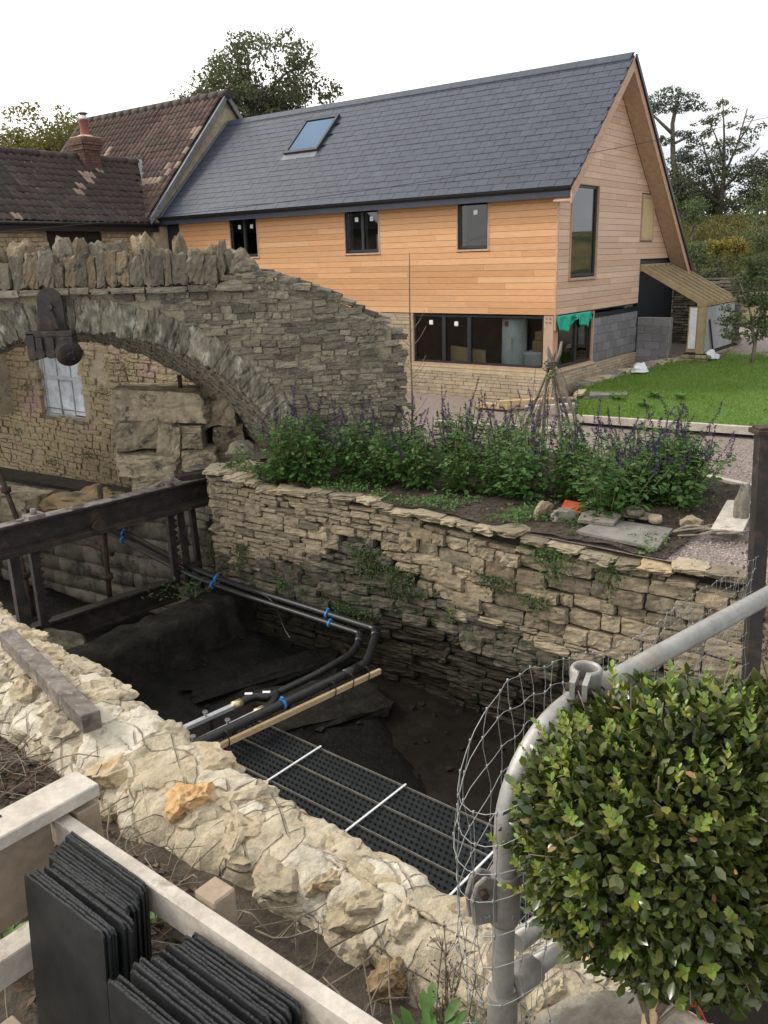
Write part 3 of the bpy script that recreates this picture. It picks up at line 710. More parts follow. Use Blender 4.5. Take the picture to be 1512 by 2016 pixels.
# ------------------------------------------------------------------ the timber-clad house (house frame: x along the front, y back along the gable, z from the foot of the cladding)
HX, HY, HZ, YAW = 4.074, 20.011, 2.5, -0.653
HM = Matrix.Translation((HX, HY, HZ)) @ Matrix.Rotation(YAW, 4, 'Z')
camh = HM.inverted() @ Vector((0, 0, CZ))
house = thing('timber_house', 'new house clad in orange cedar boards under a steep grey slate roof', 'house', (HX, HY, HZ), rz=YAW)
def hp(mb, name, m, parent=house, bevel=0): return mb.obj(name, m, parent, bevel, world_coords=False)
K = 0.955
def ztop(y): return 2.762 + K * (y + 0.3) if y <= 2.837 else 5.757 - K * (y - 2.837)
XL, OV = -13.36, 0.45
rr = random.Random(11)
wins = [(-10.551, -9.446, 2), (-6.151, -5.039, 2), (-2.626, -1.791, 1)]
WZ0, WZ1 = 1.544, 2.72

# -- shell: front cavity wall with real openings, gable, back, floors
fw = MB()
xs = [XL]
for a, b, _ in wins: xs += [a, b]
xs.append(-0.03)
for i in range(0, len(xs), 2): fw.box((xs[i], 0.0, 0.0), (xs[i+1], 0.18, 2.75))
for a, b, _ in wins: fw.box((a, 0.0, 0.0), (b, 0.18, WZ0))
front = hp(fw, 'front_wall', M['cavity'])
def board_row(parent, x0, x1, z, h, mt, y, r):
    x = x0
    while x < x1 - 0.02:
        l = min(r.uniform(1.2, 4.2), x1 - x)
        if x1 - x - l < 0.5: l = x1 - x
        o = link('board', pool_mesh([BOXU], 0, mt, False, 'board'), None, parent, False)
        o.matrix_basis = TRS((x + l / 2, y, z + h / 2), (rr.uniform(0.015, 0.03), 0, 0), (l - 0.004, 0.02, h - 0.007))
        x += l
PITCHB = 0.1452
for k in range(19):
    z = k * PITCHB; h = min(PITCHB, 2.735 - z)
    segs = [(-12.76, 0.0)]
    for a, b, _ in wins:
        if z + h > WZ0 - 0.03:
            segs = [q for s in segs for q in ([(s[0], a - 0.03), (b + 0.03, s[1])] if s[0] < a < s[1] else [s])]
    for a, b in segs: board_row(front, a, b, z, h, M['cedar_front'], -0.012, rr)
mb = MB(); mb.box((-0.004, -0.034, -0.01), (0.032, -0.002, 2.74)); mb.box((0.0, -0.034, -0.35), (0.03, 0.02, -0.012))
hp(mb, 'corner_trim', M['cedar_trim'])
mb = MB(); mb.box((-13.62, -0.02, -2.0), (-12.80, 0.1, 2.62)); hp(mb, 'dark_panel', M['membrane'])
mb = MB(); mb.box((-12.80, -0.03, -1.0), (-12.765, 0.02, 2.68)); mb.box((-13.66, -0.03, -1.0), (-13.62, 0.05, 2.68)); hp(mb, 'panel_trim', M['cedar_trim'])

# -- gable
def clip(poly, a, b, c):
    """keep a*y+b*z<=c"""
    o = []
    for i in range(len(poly)):
        p, q = poly[i - 1], poly[i]; dp = a*p[0]+b*p[1]-c; dq = a*q[0]+b*q[1]-c
        if dp <= 0: o.append(p)
        if dp * dq < 0: t = dp / (dp - dq); o.append((p[0]+t*(q[0]-p[0]), p[1]+t*(q[1]-p[1])))
    return o[1:] + o[:1] if o else o
RT = 0.30
def under(poly):
    poly = clip(poly, -K, 1, 2.762 + K * 0.3 - RT)
    if len(poly) < 3: return poly
    return clip(poly, K, 1, 5.757 + K * 2.837 - RT)
gw = MB()
GW = (0.664, 2.128, 0.826, 2.876)      # tall window y0 y1 z0 z1
GO = (5.018, 5.893, 1.701, 2.82)       # boarded opening
def gprism(poly, x0, x1, mbx): 
    if len(poly) >= 3: mbx.prism([(x0, p[0], p[1]) for p in poly], (x1 - x0, 0, 0))
for y0, y1, z0, z1 in ((0, GW[0], 0, 6), (GW[1], 5.12, 0, 6), (5.12, 7.9, 1.13, 6), (GW[0], GW[1], 0, GW[2]), (GW[0], GW[1], GW[3], 6)):
    gprism(under([(y0, z0), (y1, z0), (y1, z1), (y0, z1)]), -0.2, -0.03, gw)
gable = hp(gw, 'gable_wall', M['cavity'])
for k in range(37):
    z = k * PITCHB; h = PITCHB - 0.007
    ymax = 5.12 if z < 1.1 else 8.2
    segs = [(0.03, ymax)]
    for q in (GW, GO):
        if z + h > q[2] - 0.04 and z < q[3] + 0.04:
            segs = [g for s in segs for g in ([(s[0], q[0] - 0.03), (q[1] + 0.03, s[1])] if s[0] < q[0] < s[1] else [s])]
    for a, b in segs:
        y = a
        while y < b - 0.05:
            l = min(rr.uniform(0.9, 3.4), b - y)
            if b - y - l < 0.5: l = b - y
            poly = under([(y + 0.002, z), (y + l - 0.002, z), (y + l - 0.002, z + h), (y + 0.002, z + h)])
            if len(poly) >= 3:
                m_ = MB(); gprism(poly, -0.018, 0.004 + rr.uniform(-0.003, 0.002), m_); hp(m_, 'board', M['cedar_gable'], gable)
            y += l
for q in (GW, GO):
    for za, zb_ in ((q[3] + .034, math.ceil((q[3] + .04) / PITCHB) * PITCHB - .007), (math.floor((q[2] - .04) / PITCHB) * PITCHB, q[2] - .085)):
        if zb_ - za > .015:
            poly = under([(q[0] - .03, za), (q[1] + .03, za), (q[1] + .03, zb_), (q[0] - .03, zb_)])
            if len(poly) >= 3: m_ = MB(); gprism(poly, -0.018, 0.002, m_); hp(m_, 'board', M['cedar_gable'], gable)
# -- roof
al = math.atan(K); ca, sa = math.cos(al), math.sin(al)
def rp(x, v, n=0.0): return Vector((x, -0.3 + v * ca - n * sa, 2.762 + v * sa + n * ca))
VMAX = 3.137 / ca
roof_mb = MB()
e = 0.13
roof_mb.prism([rp(XL, 0), rp(OV, 0), rp(OV, VMAX), rp(XL, VMAX)], (0, 0, -0.22))
yb = 8.05
roof_mb.prism([(XL, 2.84, 5.755), (OV, 2.84, 5.755), (OV, yb, ztop(yb)), (XL, yb, ztop(yb))], (0, 0, -0.22))
roof = hp(roof_mb, 'roof', M['slate'])
SK = (-9.42, -8.13, 2.24, 3.73)        # skylight x0 x1 v0 v1
items = []
gauge = 0.2285; SW = 0.40
for i in range(19):
    v = i * gauge; x = XL + (0.0 if i % 2 else -SW / 2)
    while x < OV:
        x0 = max(x, XL); x1 = min(x + SW, OV + 0.03); xc = (x0 + x1) / 2; w = x1 - x0
        if w > 0.05 and not (SK[0] - 0.05 < xc < SK[1] + 0.05 and SK[2] - 0.15 < v + 0.1 < SK[3]):
            l = 0.34; p = rp(xc, v + l / 2 - 0.02, 0.021 + rr.uniform(-.0015, .0015))
            items.append((TRS(p, (al - 0.030 + rr.uniform(-.004, .004), 0, rr.uniform(-.004, .004)), (w - 0.009, l, 0.011)), 0))
        x += SW
pieces(items, [BOXU], M['slate'], roof, 'slate', 300, 'more_slating', False, False, camh)
for i in range(30):
    x = XL + 0.22 + i * 0.452
    m_ = MB()
    for s_ in (1, -1):
        m_.prism([(x, 2.837, 5.757 + 0.075), (x + 0.446, 2.837, 5.757 + 0.075), (x + 0.446, 2.837 - s_ * 0.17, 5.757 - 0.085), (x, 2.837 - s_ * 0.17, 5.757 - 0.085)], (0, 0, -0.022))
    hp(m_, 'ridge_tile', M['slate'], roof)
# verge boards (front and rear slopes) and soffit
def verge(y0, y1, x0, x1, d0, d1):
    return [[(x0, y, ztop(y) - d) for y, d in ((y0, d0), (y1, d0), (y1, d1), (y0, d1))], x1 - x0]
m_ = MB(); q, w = verge(-0.33, 2.83, OV - 0.01, OV + 0.02, 0.05, 0.33); m_.prism(q, (w, 0, 0)); hp(m_, 'bargeboard', M['cedar_trim'], roof)
m_ = MB(); q, w = verge(2.845, 8.03, OV - 0.01, OV + 0.02, 0.05, 0.33); m_.prism(q, (w, 0, 0)); hp(m_, 'bargeboard', M['cedar_trim'], roof)
m_ = MB(); q, w = verge(2.84, 8.05, OV + 0.021, OV + 0.07, -0.03, 0.10); m_.prism(q, (w, 0, 0)); hp(m_, 'verge_strip', M['black_plastic'], roof)
m_ = MB()
for y0, y1 in ((-0.3, 2.83), (2.845, 8.0)):
    q, w = verge(y0, y1, 0.02, OV - 0.012, 0.29, 0.31); m_.prism(q, (w, 0, 0))
hp(m_, 'soffit', M['cedar_trim'], roof)
# gutter and fascia
m_ = MB(); m_.box((XL, -0.24, 2.585), (OV - 0.06, -0.035, 2.735)); hp(m_, 'fascia', M['black_plastic'], roof)
m_ = MB(); gx0, gx1 = -13.75, OV + 0.02; prof = [(-0.305 + 0.07 * math.cos(a), 2.745 + 0.075 * math.sin(a)) for a in np.linspace(math.pi, 2 * math.pi, 9)]
prof2 = [(-0.305 + 0.062 * math.cos(a), 2.745 + 0.067 * math.sin(a)) for a in np.linspace(2 * math.pi, math.pi, 9)]
m_.prism([(gx0, y, z) for y, z in prof + prof2], (gx1 - gx0, 0, 0)); hp(m_, 'gutter', M['black_plastic'], roof)
# flashing at the old gable
m_ = MB(); m_.prism([rp(XL - 0.06, -0.05, 0.03), rp(XL + 0.10, -0.05, 0.03), rp(XL + 0.10, VMAX, 0.03), rp(XL - 0.06, VMAX, 0.03)], (0, 0, 0.03)); hp(m_, 'flashing', M['lead'], roof)
# skylight
sk = MB()
for v0, v1, x0, x1 in ((SK[2], SK[2] + 0.1, SK[0], SK[1]), (SK[3] - 0.1, SK[3], SK[0], SK[1])): sk.prism([rp(x0, v0, 0.02), rp(x1, v0, 0.02), rp(x1, v1, 0.02), rp(x0, v1, 0.02)], rp(0, 0, 0.09) - rp(0, 0, 0))
for x0, x1 in ((SK[0], SK[0] + 0.09), (SK[1] - 0.09, SK[1])): sk.prism([rp(x0, SK[2] + .1, 0.02), rp(x1, SK[2] + .1, 0.02), rp(x1, SK[3] - .1, 0.02), rp(x0, SK[3] - .1, 0.02)], rp(0, 0, 0.085) - rp(0, 0, 0))
skl = hp(sk, 'skylight', M['frame'])
m_ = MB(); m_.prism([rp(SK[0] + .09, SK[2] + .1, 0.07), rp(SK[1] - .09, SK[2] + .1, 0.07), rp(SK[1] - .09, SK[3] - .1, 0.07), rp(SK[0] + .09, SK[3] - .1, 0.07)], rp(0, 0, 0.012) - rp(0, 0, 0)); hp(m_, 'pane', M['glass_sky'], skl)
m_ = MB(); m_.prism([rp(SK[0] - .05, SK[2] - .22, 0.03), rp(SK[1] + .02, SK[2] - .22, 0.03), rp(SK[1], SK[2], 0.035), rp(SK[0], SK[2], 0.035)], (0, 0, 0.006)); hp(m_, 'apron', M['lead'], skl)

# -- windows
def window_frame(parent_name, x0, x1, z0, z1, lights, yf=0.0):
    """front window in the plane y=yf: frame with its panes, stickers, cedar lining"""
    f = MB(); t = 0.055; y0, y1 = yf + 0.025, yf + 0.10
    f.box((x0, y0, z0), (x0 + t, y1, z1)); f.box((x1 - t, y0, z0), (x1, y1, z1)); f.box((x0 + t, y0, z0), (x1 - t, y1, z0 + t)); f.box((x0 + t, y0, z1 - t), (x1 - t, y1, z1))
    cells = []
    for i in range(lights):
        a = x0 + t + (x1 - x0 - 2 * t) * i / lights; b = x0 + t + (x1 - x0 - 2 * t) * (i + 1) / lights
        if i: f.box((a - 0.04, y0 - 0.004, z0 + t), (a + 0.04, y1 - 0.006, z1 - t))
        cells.append((a, b))
    w = hp(f, parent_name, M['frame'], house, 0)
    for a, b in cells:
        m_ = MB(); m_.box((a + 0.005, y0 + 0.03, z0 + t), (b - 0.005, y0 + 0.042, z1 - t)); hp(m_, 'pane', M['glass_dark'], w)
        m_ = MB(); cx = (a + b) / 2 + 0.04; m_.box((cx - 0.055, y0 + 0.022, z1 - t - 0.30), (cx + 0.055, y0 + 0.026, z1 - t - 0.19)); hp(m_, 'sticker', M['sticker'], w)
        m_ = MB(); m_.box((a + 0.02, y0 + 0.062, z0 + t), (a + 0.12, y0 + 0.075, z1 - t)); hp(m_, 'inner_lining', M['grey_board'], w)
    m_ = MB(); m_.box((x0 - 0.04, -0.045, z0 - 0.075), (x1 + 0.045, 0.02, z0 - 0.03)); hp(m_, 'sill', M['cedar_trim'], w)
    m_ = MB(); m_.box((x0 - 0.032, -0.036, z0 - 0.03), (x0 - 0.002, 0.024, z1)); m_.box((x1 + 0.002, -0.036, z0 - 0.03), (x1 + 0.032, 0.024, z1)); hp(m_, 'trim', M['cedar_trim'], w)
    return w
for a, b, n_ in wins: window_frame('window', a, b, WZ0, 2.66, n_)
# tall gable window
def xframe(nm, y0, y1, z0, z1, t=0.06, xa=-0.09, xb=-0.012, par=house):
    f = MB(); f.box((xa, y0, z0), (xb, y0 + t, z1)); f.box((xa, y1 - t, z0), (xb, y1, z1)); f.box((xa, y0 + t, z0), (xb, y1 - t, z0 + t)); f.box((xa, y0 + t, z1 - t), (xb, y1 - t, z1))
    return hp(f, nm, M['frame'], par)
w = xframe('window', GW[0], GW[1], GW[2], GW[3])
m_ = MB(); m_.box((-0.055, GW[0] + .06, GW[2] + .06), (-0.043, GW[1] - .06, GW[3] - .06)); hp(m_, 'pane', M['glass_mirror'], w)
m_ = MB(); m_.box((-0.02, GW[0] - .04, GW[2] - .08), (0.055, GW[1] + .05, GW[2] - .025)); hp(m_, 'sill', M['cedar_trim'], w)
m_ = MB(); m_.box((-0.02, GW[0] - .03, GW[2] - .02), (0.04, GW[0] - .003, GW[3] + .03)); m_.box((-0.02, GW[1] + .003, GW[2] - .02), (0.04, GW[1] + .03, GW[3] + .03)); m_.box((-0.02, GW[0] - .002, GW[3] + .003), (0.038, GW[1] + .002, GW[3] + .03)); hp(m_, 'trim', M['cedar_trim'], w)
# boarded opening
f = MB(); f.box((-0.02, GO[0], GO[2]), (0.035, GO[0] + .04, GO[3])); f.box((-0.02, GO[1] - .04, GO[2]), (0.035, GO[1], GO[3])); f.box((-0.02, GO[0] + .04, GO[3] - .09), (0.03, GO[1] - .04, GO[3])); f.box((-0.02, GO[0] - .03, GO[2] - .06), (0.05, GO[1] + .02, GO[2])); f.box((-0.03, GO[0] + .04, GO[2]), (0.0, GO[1] - .04, GO[3] - .09))
bo = hp(f, 'boarded_opening', M['cedar_trim']); m_ = MB(); m_.box((0.001, GO[0] + .045, GO[2] + .005), (0.022, GO[1] - .045, GO[3] - .095)); hp(m_, 'board_panel', M['osb'], bo)

# -- ground floor: front glazing, corner post, side glazing
LX0, LX1, LZ0, LZ1 = -3.989, -0.285, -1.242, -0.036
f = MB(); t = 0.05
f.box((LX0, .03, LZ0), (LX0 + t, .12, LZ1)); f.box((LX1 - t, .03, LZ0), (LX1, .12, LZ1)); f.box((LX0 + t, .03, LZ0), (LX1 - t, .12, LZ0 + t)); f.box((LX0 + t, .03, LZ1 - t), (LX1 - t, .12, LZ1))
mull = [-3.08, -2.33]
for x in mull: f.box((x - .05, .025, LZ0 + t), (x + .05, .115, LZ1 - t))
gf = hp(f, 'window', M['frame'])
for a, b in ((LX0 + t, mull[0] - .05), (mull[0] + .05, mull[1] - .05), (mull[1] + .05, LX1 - t)):
    m_ = MB(); m_.box((a, .06, LZ0 + t), (b, .072, LZ1 - t)); hp(m_, 'pane', M['glass'], gf)
for x, z in ((-3.48, -0.23), (-2.72, -0.25)):
    m_ = MB(); m_.box((x - .055, .05, z - .06), (x + .055, .054, z + .05)); hp(m_, 'sticker', M['sticker'], gf)
m_ = MB(); m_.box((LX0 - .06, -.03, LZ0 - .05), (LX1 + .05, .03, LZ0 - .004)); m_.box((LX0 - .06, -.03, LZ0 - .003), (LX0 - .003, .03, LZ1 + .02)); hp(m_, 'trim', M['cedar_trim'], gf)
m_ = MB(); m_.box((-0.28, 0.0, -1.27), (-0.035, 0.26, -0.012)); post = hp(m_, 'corner_post', M['cedar_trim'])
m_ = MB()
for x in (-.21, -.12):
    for z in (-.08, -.16): m_.lathe([(0, 0), (.018, 0), (.018, .006), (0, .006)], (0, 0, 0), 8); 
m_ = MB()
for x in (-.21, -.12):
    for z in (-.08, -.17): m_.tube([(x, -.002, z), (x, -.012, z)], .02, 8)
hp(m_, 'bolt', M['steel'], post)
f = MB(); SY0, SY1 = 0.3, 2.12
f.box((-.1, SY0, LZ0), (-.03, SY0 + .05, LZ1)); f.box((-.1, SY1 - .05, LZ0), (-.03, SY1, LZ1)); f.box((-.1, SY0 + .05, LZ0), (-.03, SY1 - .05, LZ0 + .05)); f.box((-.1, SY0 + .05, LZ1 - .05), (-.03, SY1 - .05, LZ1)); f.box((-.1, 1.2, LZ0 + .05), (-.03, 1.28, LZ1 - .05))
sw = hp(f, 'window', M['frame']); m_ = MB(); m_.box((-.07, SY0 + .05, LZ0 + .05), (-.058, 1.2, LZ1 - .05)); hp(m_, 'pane', M['glass'], sw); m_ = MB(); m_.box((-.07, 1.28, LZ0 + .05), (-.058, SY1 - .05, LZ1 - .05)); hp(m_, 'pane', M['glass'], sw)
m_ = MB(); m_.box((-.06, SY1 + .003, LZ0 - .02), (.02, SY1 + .06, LZ1)); m_.box((-.06, SY0 - .04, LZ0 - .055), (.03, SY1 + .06, LZ0 - .022)); hp(m_, 'trim', M['cedar_trim'], sw)
m_ = MB(); m_.box((-.052, 1.72, -.22), (-.05, 1.82, -.12)); hp(m_, 'sticker', M['sticker'], sw)
# room behind
m_ = MB(); m_.box((-5.6, 4.6, -1.6), (-.2, 4.7, 0.0)); m_.box((-5.7, .2, -1.6), (-5.6, 4.7, 0)); m_.box((-5.6, .22, -1.7), (-.25, 4.6, -1.6)); m_.box((-5.6, .2, -.02), (-.2, 4.7, .05)); hp(m_, 'room', M['interior'])
m_ = MB(); m_.box((XL, 5.0, 0.06), (-.2, 5.1, 3.3)); m_.box((XL, .2, 0.055), (-.2, 5.0, .1)); hp(m_, 'upper_room', M['interior'])

# -- stone plinth and block work
m_ = MB(); m_.box((-12.7, .03, -2.6), (LX0 - .07, .3, -.012)); m_.box((LX0 - .07, .03, -2.6), (-.02, .3, -1.30)); m_.box((-.3, .031, -2.6), (-.03, 5.14, -1.30)); plinth = hp(m_, 'plinth', M['sawn_mortar'])
items = []
def ashlar(x0, x1, z0, z1, axis):
    z = z0
    while z < z1 - .03:
        h = rr.choice((.055, .075, .075, .085, .10)); h = min(h, z1 - z); x = x0 - rr.uniform(0, .2)
        while x < x1:
            l = rr.uniform(.14, .42) if h > .06 else rr.uniform(.2, .5); a = max(x, x0); b = min(x + l, x1)
            if b - a > .04:
                pr = rr.uniform(-.008, .008)
                if axis == 'x': items.append((TRS(((a+b)/2, .05 + pr - .03, z + h/2), (0, 0, 0), (b - a - .008, .1, h - .008)), rr.randrange(6)))
                else: items.append((TRS((-.05 - pr + .03, (a+b)/2, z + h/2), (0, 0, math.pi/2), (b - a - .008, .1, h - .008)), rr.randrange(6)))
            x += l
        z += h
ashlar(LX0 - .07, -.0, -2.35, -1.34, 'x'); ashlar(-6.2, LX0 - .07, -2.2, -.02, 'x'); ashlar(.02, 5.14, -1.95, -1.34, 'y')
pieces(items, P_SAWN, M['sawn_stone'], plinth, 'stone', 300, 'more_stonework', False, False, camh)
m_ = MB(); m_.box((LX0 - .12, -.045, -1.345), (.05, .03, -1.295)); m_.box((-.03, .031, -1.345), (.05, 2.25, -1.295)); m_.box((LX0 - .12, -.035, -1.45), (.035, .0, -1.346)); hp(m_, 'sill', M['sill_stone'])
m_ = MB(); m_.box((-.2, SY1 + .06, -1.30), (-.015, 5.14, -.22)); bw = hp(m_, 'block_wall', M['block_mortar'])
for k in range(5):
    y = SY1 + .07 - (0.22 if k % 2 else 0); z = -1.295 + k * .218
    while y < 5.1:
        a = max(y, SY1 + .07); b = min(y + .445, 5.12)
        if b - a > .05:
            o = link('block', pool_mesh([BOXU], 0, M['block'], False, 'block'), None, bw, False); o.matrix_basis = TRS((-.01, (a+b)/2, z + .104), (0, 0, 0), (.03 + rr.uniform(0, .004), b - a - .012, .206))
        y += .445
m_ = MB(); m_.box((-.2, SY1, -.215), (.012, 5.14, -.10)); m_.box((-.19, .31, -.03), (.0, 5.13, -.008)); hp(m_, 'membrane_strip', M['membrane'])
m_ = MB(); m_.box((-.15, 5.13, -1.9), (-.02, 7.95, 1.12)); hp(m_, 'membrane_panel', M['membrane'])
# stub block wall standing out from the gable
m_ = MB(); m_.box((0, 5.2, -1.9), (.92, 5.4, -.40)); stub = hp(m_, 'stub_wall', M['block_mortar'])
for k in range(7):
    x = 0.0 - (.22 if k % 2 else 0); z = -1.9 + k * .214
    while x < .9:
        a = max(x, .004); b = min(x + .445, .915)
        if b - a > .05:
            o = link('block', pool_mesh([BOXU], 0, M['block'], False, 'block'), None, stub, False); o.matrix_basis = TRS(((a+b)/2, 5.19, z + .104), (0, 0, 0), (b - a - .01, .03, .205))
        x += .445
# lean-to frame
lt = MB(); lean = hp(lt.box((0.003, 5.15, .83), (.05, 7.95, 1.02)), 'lean_to_frame', M['pine'])
for i in range(7):
    y = 5.2 + i * .45; m_ = MB(); m_.bar((.05, y, .93), (1.85, y, -.05), .05, .15); hp(m_, 'rafter', M['pine'], lean)
m_ = MB(); m_.box((1.66, 5.16, -1.35), (1.84, 5.34, -.10)); hp(m_, 'post', M['pine'], lean)
m_ = MB(); m_.box((1.62, 5.16, -.09), (1.80, 8.0, -.02)); hp(m_, 'wall_plate', M['pine'], lean)
m_ = MB(); m_.box((1.44, 5.17, -1.2), (1.63, 5.2, -.13)); hp(m_, 'white_panel', M['white_board'], lean)
m_ = MB(); m_.box((1.40, 5.2, -1.3), (1.66, 5.26, -.10)); hp(m_, 'panel_frame', M['pine'], lean)
m_ = MB(); m_.box((1.80, 5.36, -1.3), (1.83, 8.0, -.12)); hp(m_, 'grey_panel', M['grey_board'], lean)
m_ = MB(); m_.bar((1.87, 6.0, -1.28), (1.86, 5.55, -.45), .03, .05); hp(m_, 'brace', M['iron'], lean)
m_ = MB(); m_.prism([(1.35, 5.1, -1.95), (1.95, 5.1, -1.95), (1.95, 8.2, -1.95), (1.35, 8.2, -1.95)], (0, 0, .62)); lw = hp(m_, 'low_wall', M['mortar_dark'])
items = []
for k in range(6):
    y = 5.0
    while y < 8.2:
        l = rr.uniform(.15, .4); items.append((TRS((1.93, y + l/2, -1.9 + k * .1), (0, 0, math.pi/2), (l - .01, .12, .09)), rr.randrange(10))); y += l
    x = 1.32
    while x < 1.95:
        l = rr.uniform(.15, .35); items.append((TRS((x + l/2, 5.1, -1.9 + k * .1), (0, 0, 0), (l - .01, .12, .09)), rr.randrange(10))); x += l
pieces(items, P_BLOCK, M['stone_warm'], lw, 'stone', 300, 'rubble', True, False, camh)
# dark rubble wall at the back of the lean-to
m_ = MB(); m_.prism([(.0, 8.06, -1.9), (1.9, 8.06, -1.9), (1.9, 8.06, -.22), (.0, 8.06, .72)], (0, .24, 0)); bwk = hp(m_, 'back_wall', M['mortar_dark'])
items = []
z = -1.9
while z < .6:
    x = 0.0; h = rr.uniform(.05, .11)
    while x < 1.85:
        l = rr.uniform(.15, .42)
        if z < .7 - x * .5: items.append((TRS((x + l/2, 8.03 + rr.uniform(-.03, .03), z + h/2), (0, rr.uniform(-.04, .04), 0), (l - .01, .16, h - .008)), rr.randrange(14)))
        x += l
    z += h
pieces(items, P_BLOCK, M['stone_grey'], bwk, 'stone', 300, 'rubble', True, False, camh)
# things standing inside, seen through the glass
def hw(x, y, z): return HM @ Vector((x, y, z))
p = hw(-1.38, .62, -1.6); t = thing('water_cylinder', 'tall pale grey water cylinder behind the corner window', 'water tank', p)
MB().lathe([(0, 0), (.30, 0), (.31, .05), (.31, 1.42), (.26, 1.5), (0, 1.53)], p, 28).obj('body', M['tank'], t)
q = hw(-1.33, .27, -.72); m_ = MB(); m_.box((-.07, -.006, -.16), (.07, .006, .16), Matrix.Translation(q) @ Matrix.Rotation(YAW - .1, 4, 'Z')); m_.obj('label_plate', M['sticker'], t)
q = hw(-1.43, .30, -.25); m_ = MB(); m_.box((-.05, -.006, -.06), (.05, .006, .06), Matrix.Translation(q) @ Matrix.Rotation(YAW - .1, 4, 'Z')); m_.obj('red_badge', M['red_pot'], t)
p = hw(-.70, .56, -1.6); t = thing('water_tank', 'short pale grey tank beside the corner post', 'water tank', p)
MB().lathe([(0, 0), (.33, 0), (.34, .04), (.34, .62), (.36, .64), (.36, .67), (.31, .70), (0, .71)], p, 28).obj('body', M['tank'], t)
for dx, dz, s, lab in ((-.62, -.89, .26, 'lower brown cardboard box on the short tank'), (-.60, -.62, .20, 'upper small cardboard box on top of the lower box')):
    p = hw(dx, .50, dz); t = thing('cardboard_box', lab, 'box', p); m_ = MB(); m_.box((-s/2, -s/2, 0), (s/2, s/2, s), Matrix.Translation(p) @ Matrix.Rotation(YAW, 4, 'Z')); m_.obj('carton', M['cardboard'], t); m_ = MB(); m_.box((-s/2-.002, -.02, s), (s/2+.002, .02, s+.002), Matrix.Translation(p) @ Matrix.Rotation(YAW, 4, 'Z')); m_.obj('tape', M['pine_pale'], t)
m_ = MB(); m_.prism([hw(-3.05, .3, -1.6), hw(-2.02, .3, -1.6), hw(-2.02, .3, -.92), hw(-3.05, .3, -.82)], hw(0, .03, 0) - hw(0, 0, 0)); tag(m_.obj('plasterboard_sheet', M['pine_pale']), 'buff sheet of board leaning inside behind the mullion', 'board')
# green sheet hanging at the corner
n1, n2 = 24, 8; V = []; F = []
for i in range(n1 + 1):
    u = i / n1; drop = .30 + .07 * math.sin(u * 9) - (.10 if .42 < u < .56 else 0) - (.14 * max(0, u - .85) / .15)
    for j in range(n2 + 1):
        w_ = j / n2; y = .06 + u * 1.95 - .05 * math.sin(w_ * 3) * (1 if u < .1 else 0)
        V.append(tuple(hw(.035 + .035 * math.sin(u * 23 + w_ * 2) * (0.3 + w_) + .02 * w_, y, -.025 - drop * w_ - .03 * math.sin(u * 31) * w_)))
for i in range(n1):
    for j in range(n2): k = i * (n2 + 1) + j; F.append((k, k + 1, k + n2 + 2, k + n2 + 1))
gs = tag(link('green_sheet', npmesh('green_sheet', V, F, True), M['green_sheet']), 'bright green plastic sheet hanging torn under the cladding corner', 'sheet')
gs.modifiers.new('thick', 'SOLIDIFY').thickness = .006
m_ = MB()
for ky, dy in ((.80, .0), (.87, .01), (.94, .0)):
    pts = [hw(.085, ky + .03 * math.cos(a), -.13 + .045 * math.sin(a)) for a in np.linspace(0, 5.2, 10)]; m_.tube(pts, .008, 5)
m_.obj('lettering', M['print_dark'], gs)

# -- old tiled buildings on the left
TV = []; TF = []
for j in range(2):
    for i in range(9):
        x = i / 8 - .5; w_ = .10 * math.sin(i / 8 * 2 * math.pi) + .05 * math.cos(i / 8 * 4 * math.pi); TV.append((x, j - .5, w_))
for i in range(8): TF.append((i, i + 1, i + 10, i + 9))
TV2 = TV + [(a, b, c - .06) for a, b, c in TV]; TF2 = TF + [(i + 19, i + 18, i + 27, i + 28) for i in range(8)] + [(i + 1, i, i + 18, i + 19) for i in range(8)]
P_TILE = [(np.array(TV2), np.array(TF2))]
def tile_roof(parent, org, ux, uv, un, L, S, gauge, width, mts, clipf=None, limit=300):
    """org corner of the eave, ux along, uv up the slope, un normal (unit vectors, house frame)"""
    R_ = Matrix((ux, uv, un)).transposed()
    its = {m_.name: [] for m_ in mts}; nm = {m_.name: m_ for m_ in mts}
    rows = int(S / gauge); cols = int(L / width)
    for i in range(rows):
        for j in range(cols):
            x = (j + .5) * width; v = i * gauge + gauge * .6
            if clipf and not clipf(x, v): continue
            m_ = mts[0]
            q = fbm((x * .8, v * .8, len(parent.name)), .9)
            if len(mts) > 1 and q > .42 and rr.random() < .5: m_ = mts[1]
            if len(mts) > 2 and x > L * .68 and .3 < v / S < .68 and rr.random() < .045: m_ = mts[2]
            c = org + ux * x + uv * v + un * (.035 + rr.uniform(-.006, .006) + .02 * fbm((x, v, 1), .5))
            rot = R_ @ Matrix.Rotation(-.055 + rr.uniform(-.015, .015), 3, 'X') @ Matrix.Rotation(rr.uniform(-.02, .02), 3, 'Z')
            its[m_.name].append((Matrix.LocRotScale(c, rot, Vector((width * .98, gauge * 1.28, .22))), 0))
    first = True
    for k, v in its.items():
        pieces(v, P_TILE, nm[k], parent, 'tile', limit - 40 if first else 20, 'more_tiling', True, False, camh); first = False
big = thing('old_house', 'old house with tall lichened brown tile roof beyond the slates', 'house', (HX, HY, HZ), rz=YAW)
BX0, BX1, BY, BZ = -21.4, -13.38, 2.84, 6.62; KB = 1.098
ev_y, ev_z = -.72, BZ - KB * (BY + .72)
m_ = MB()
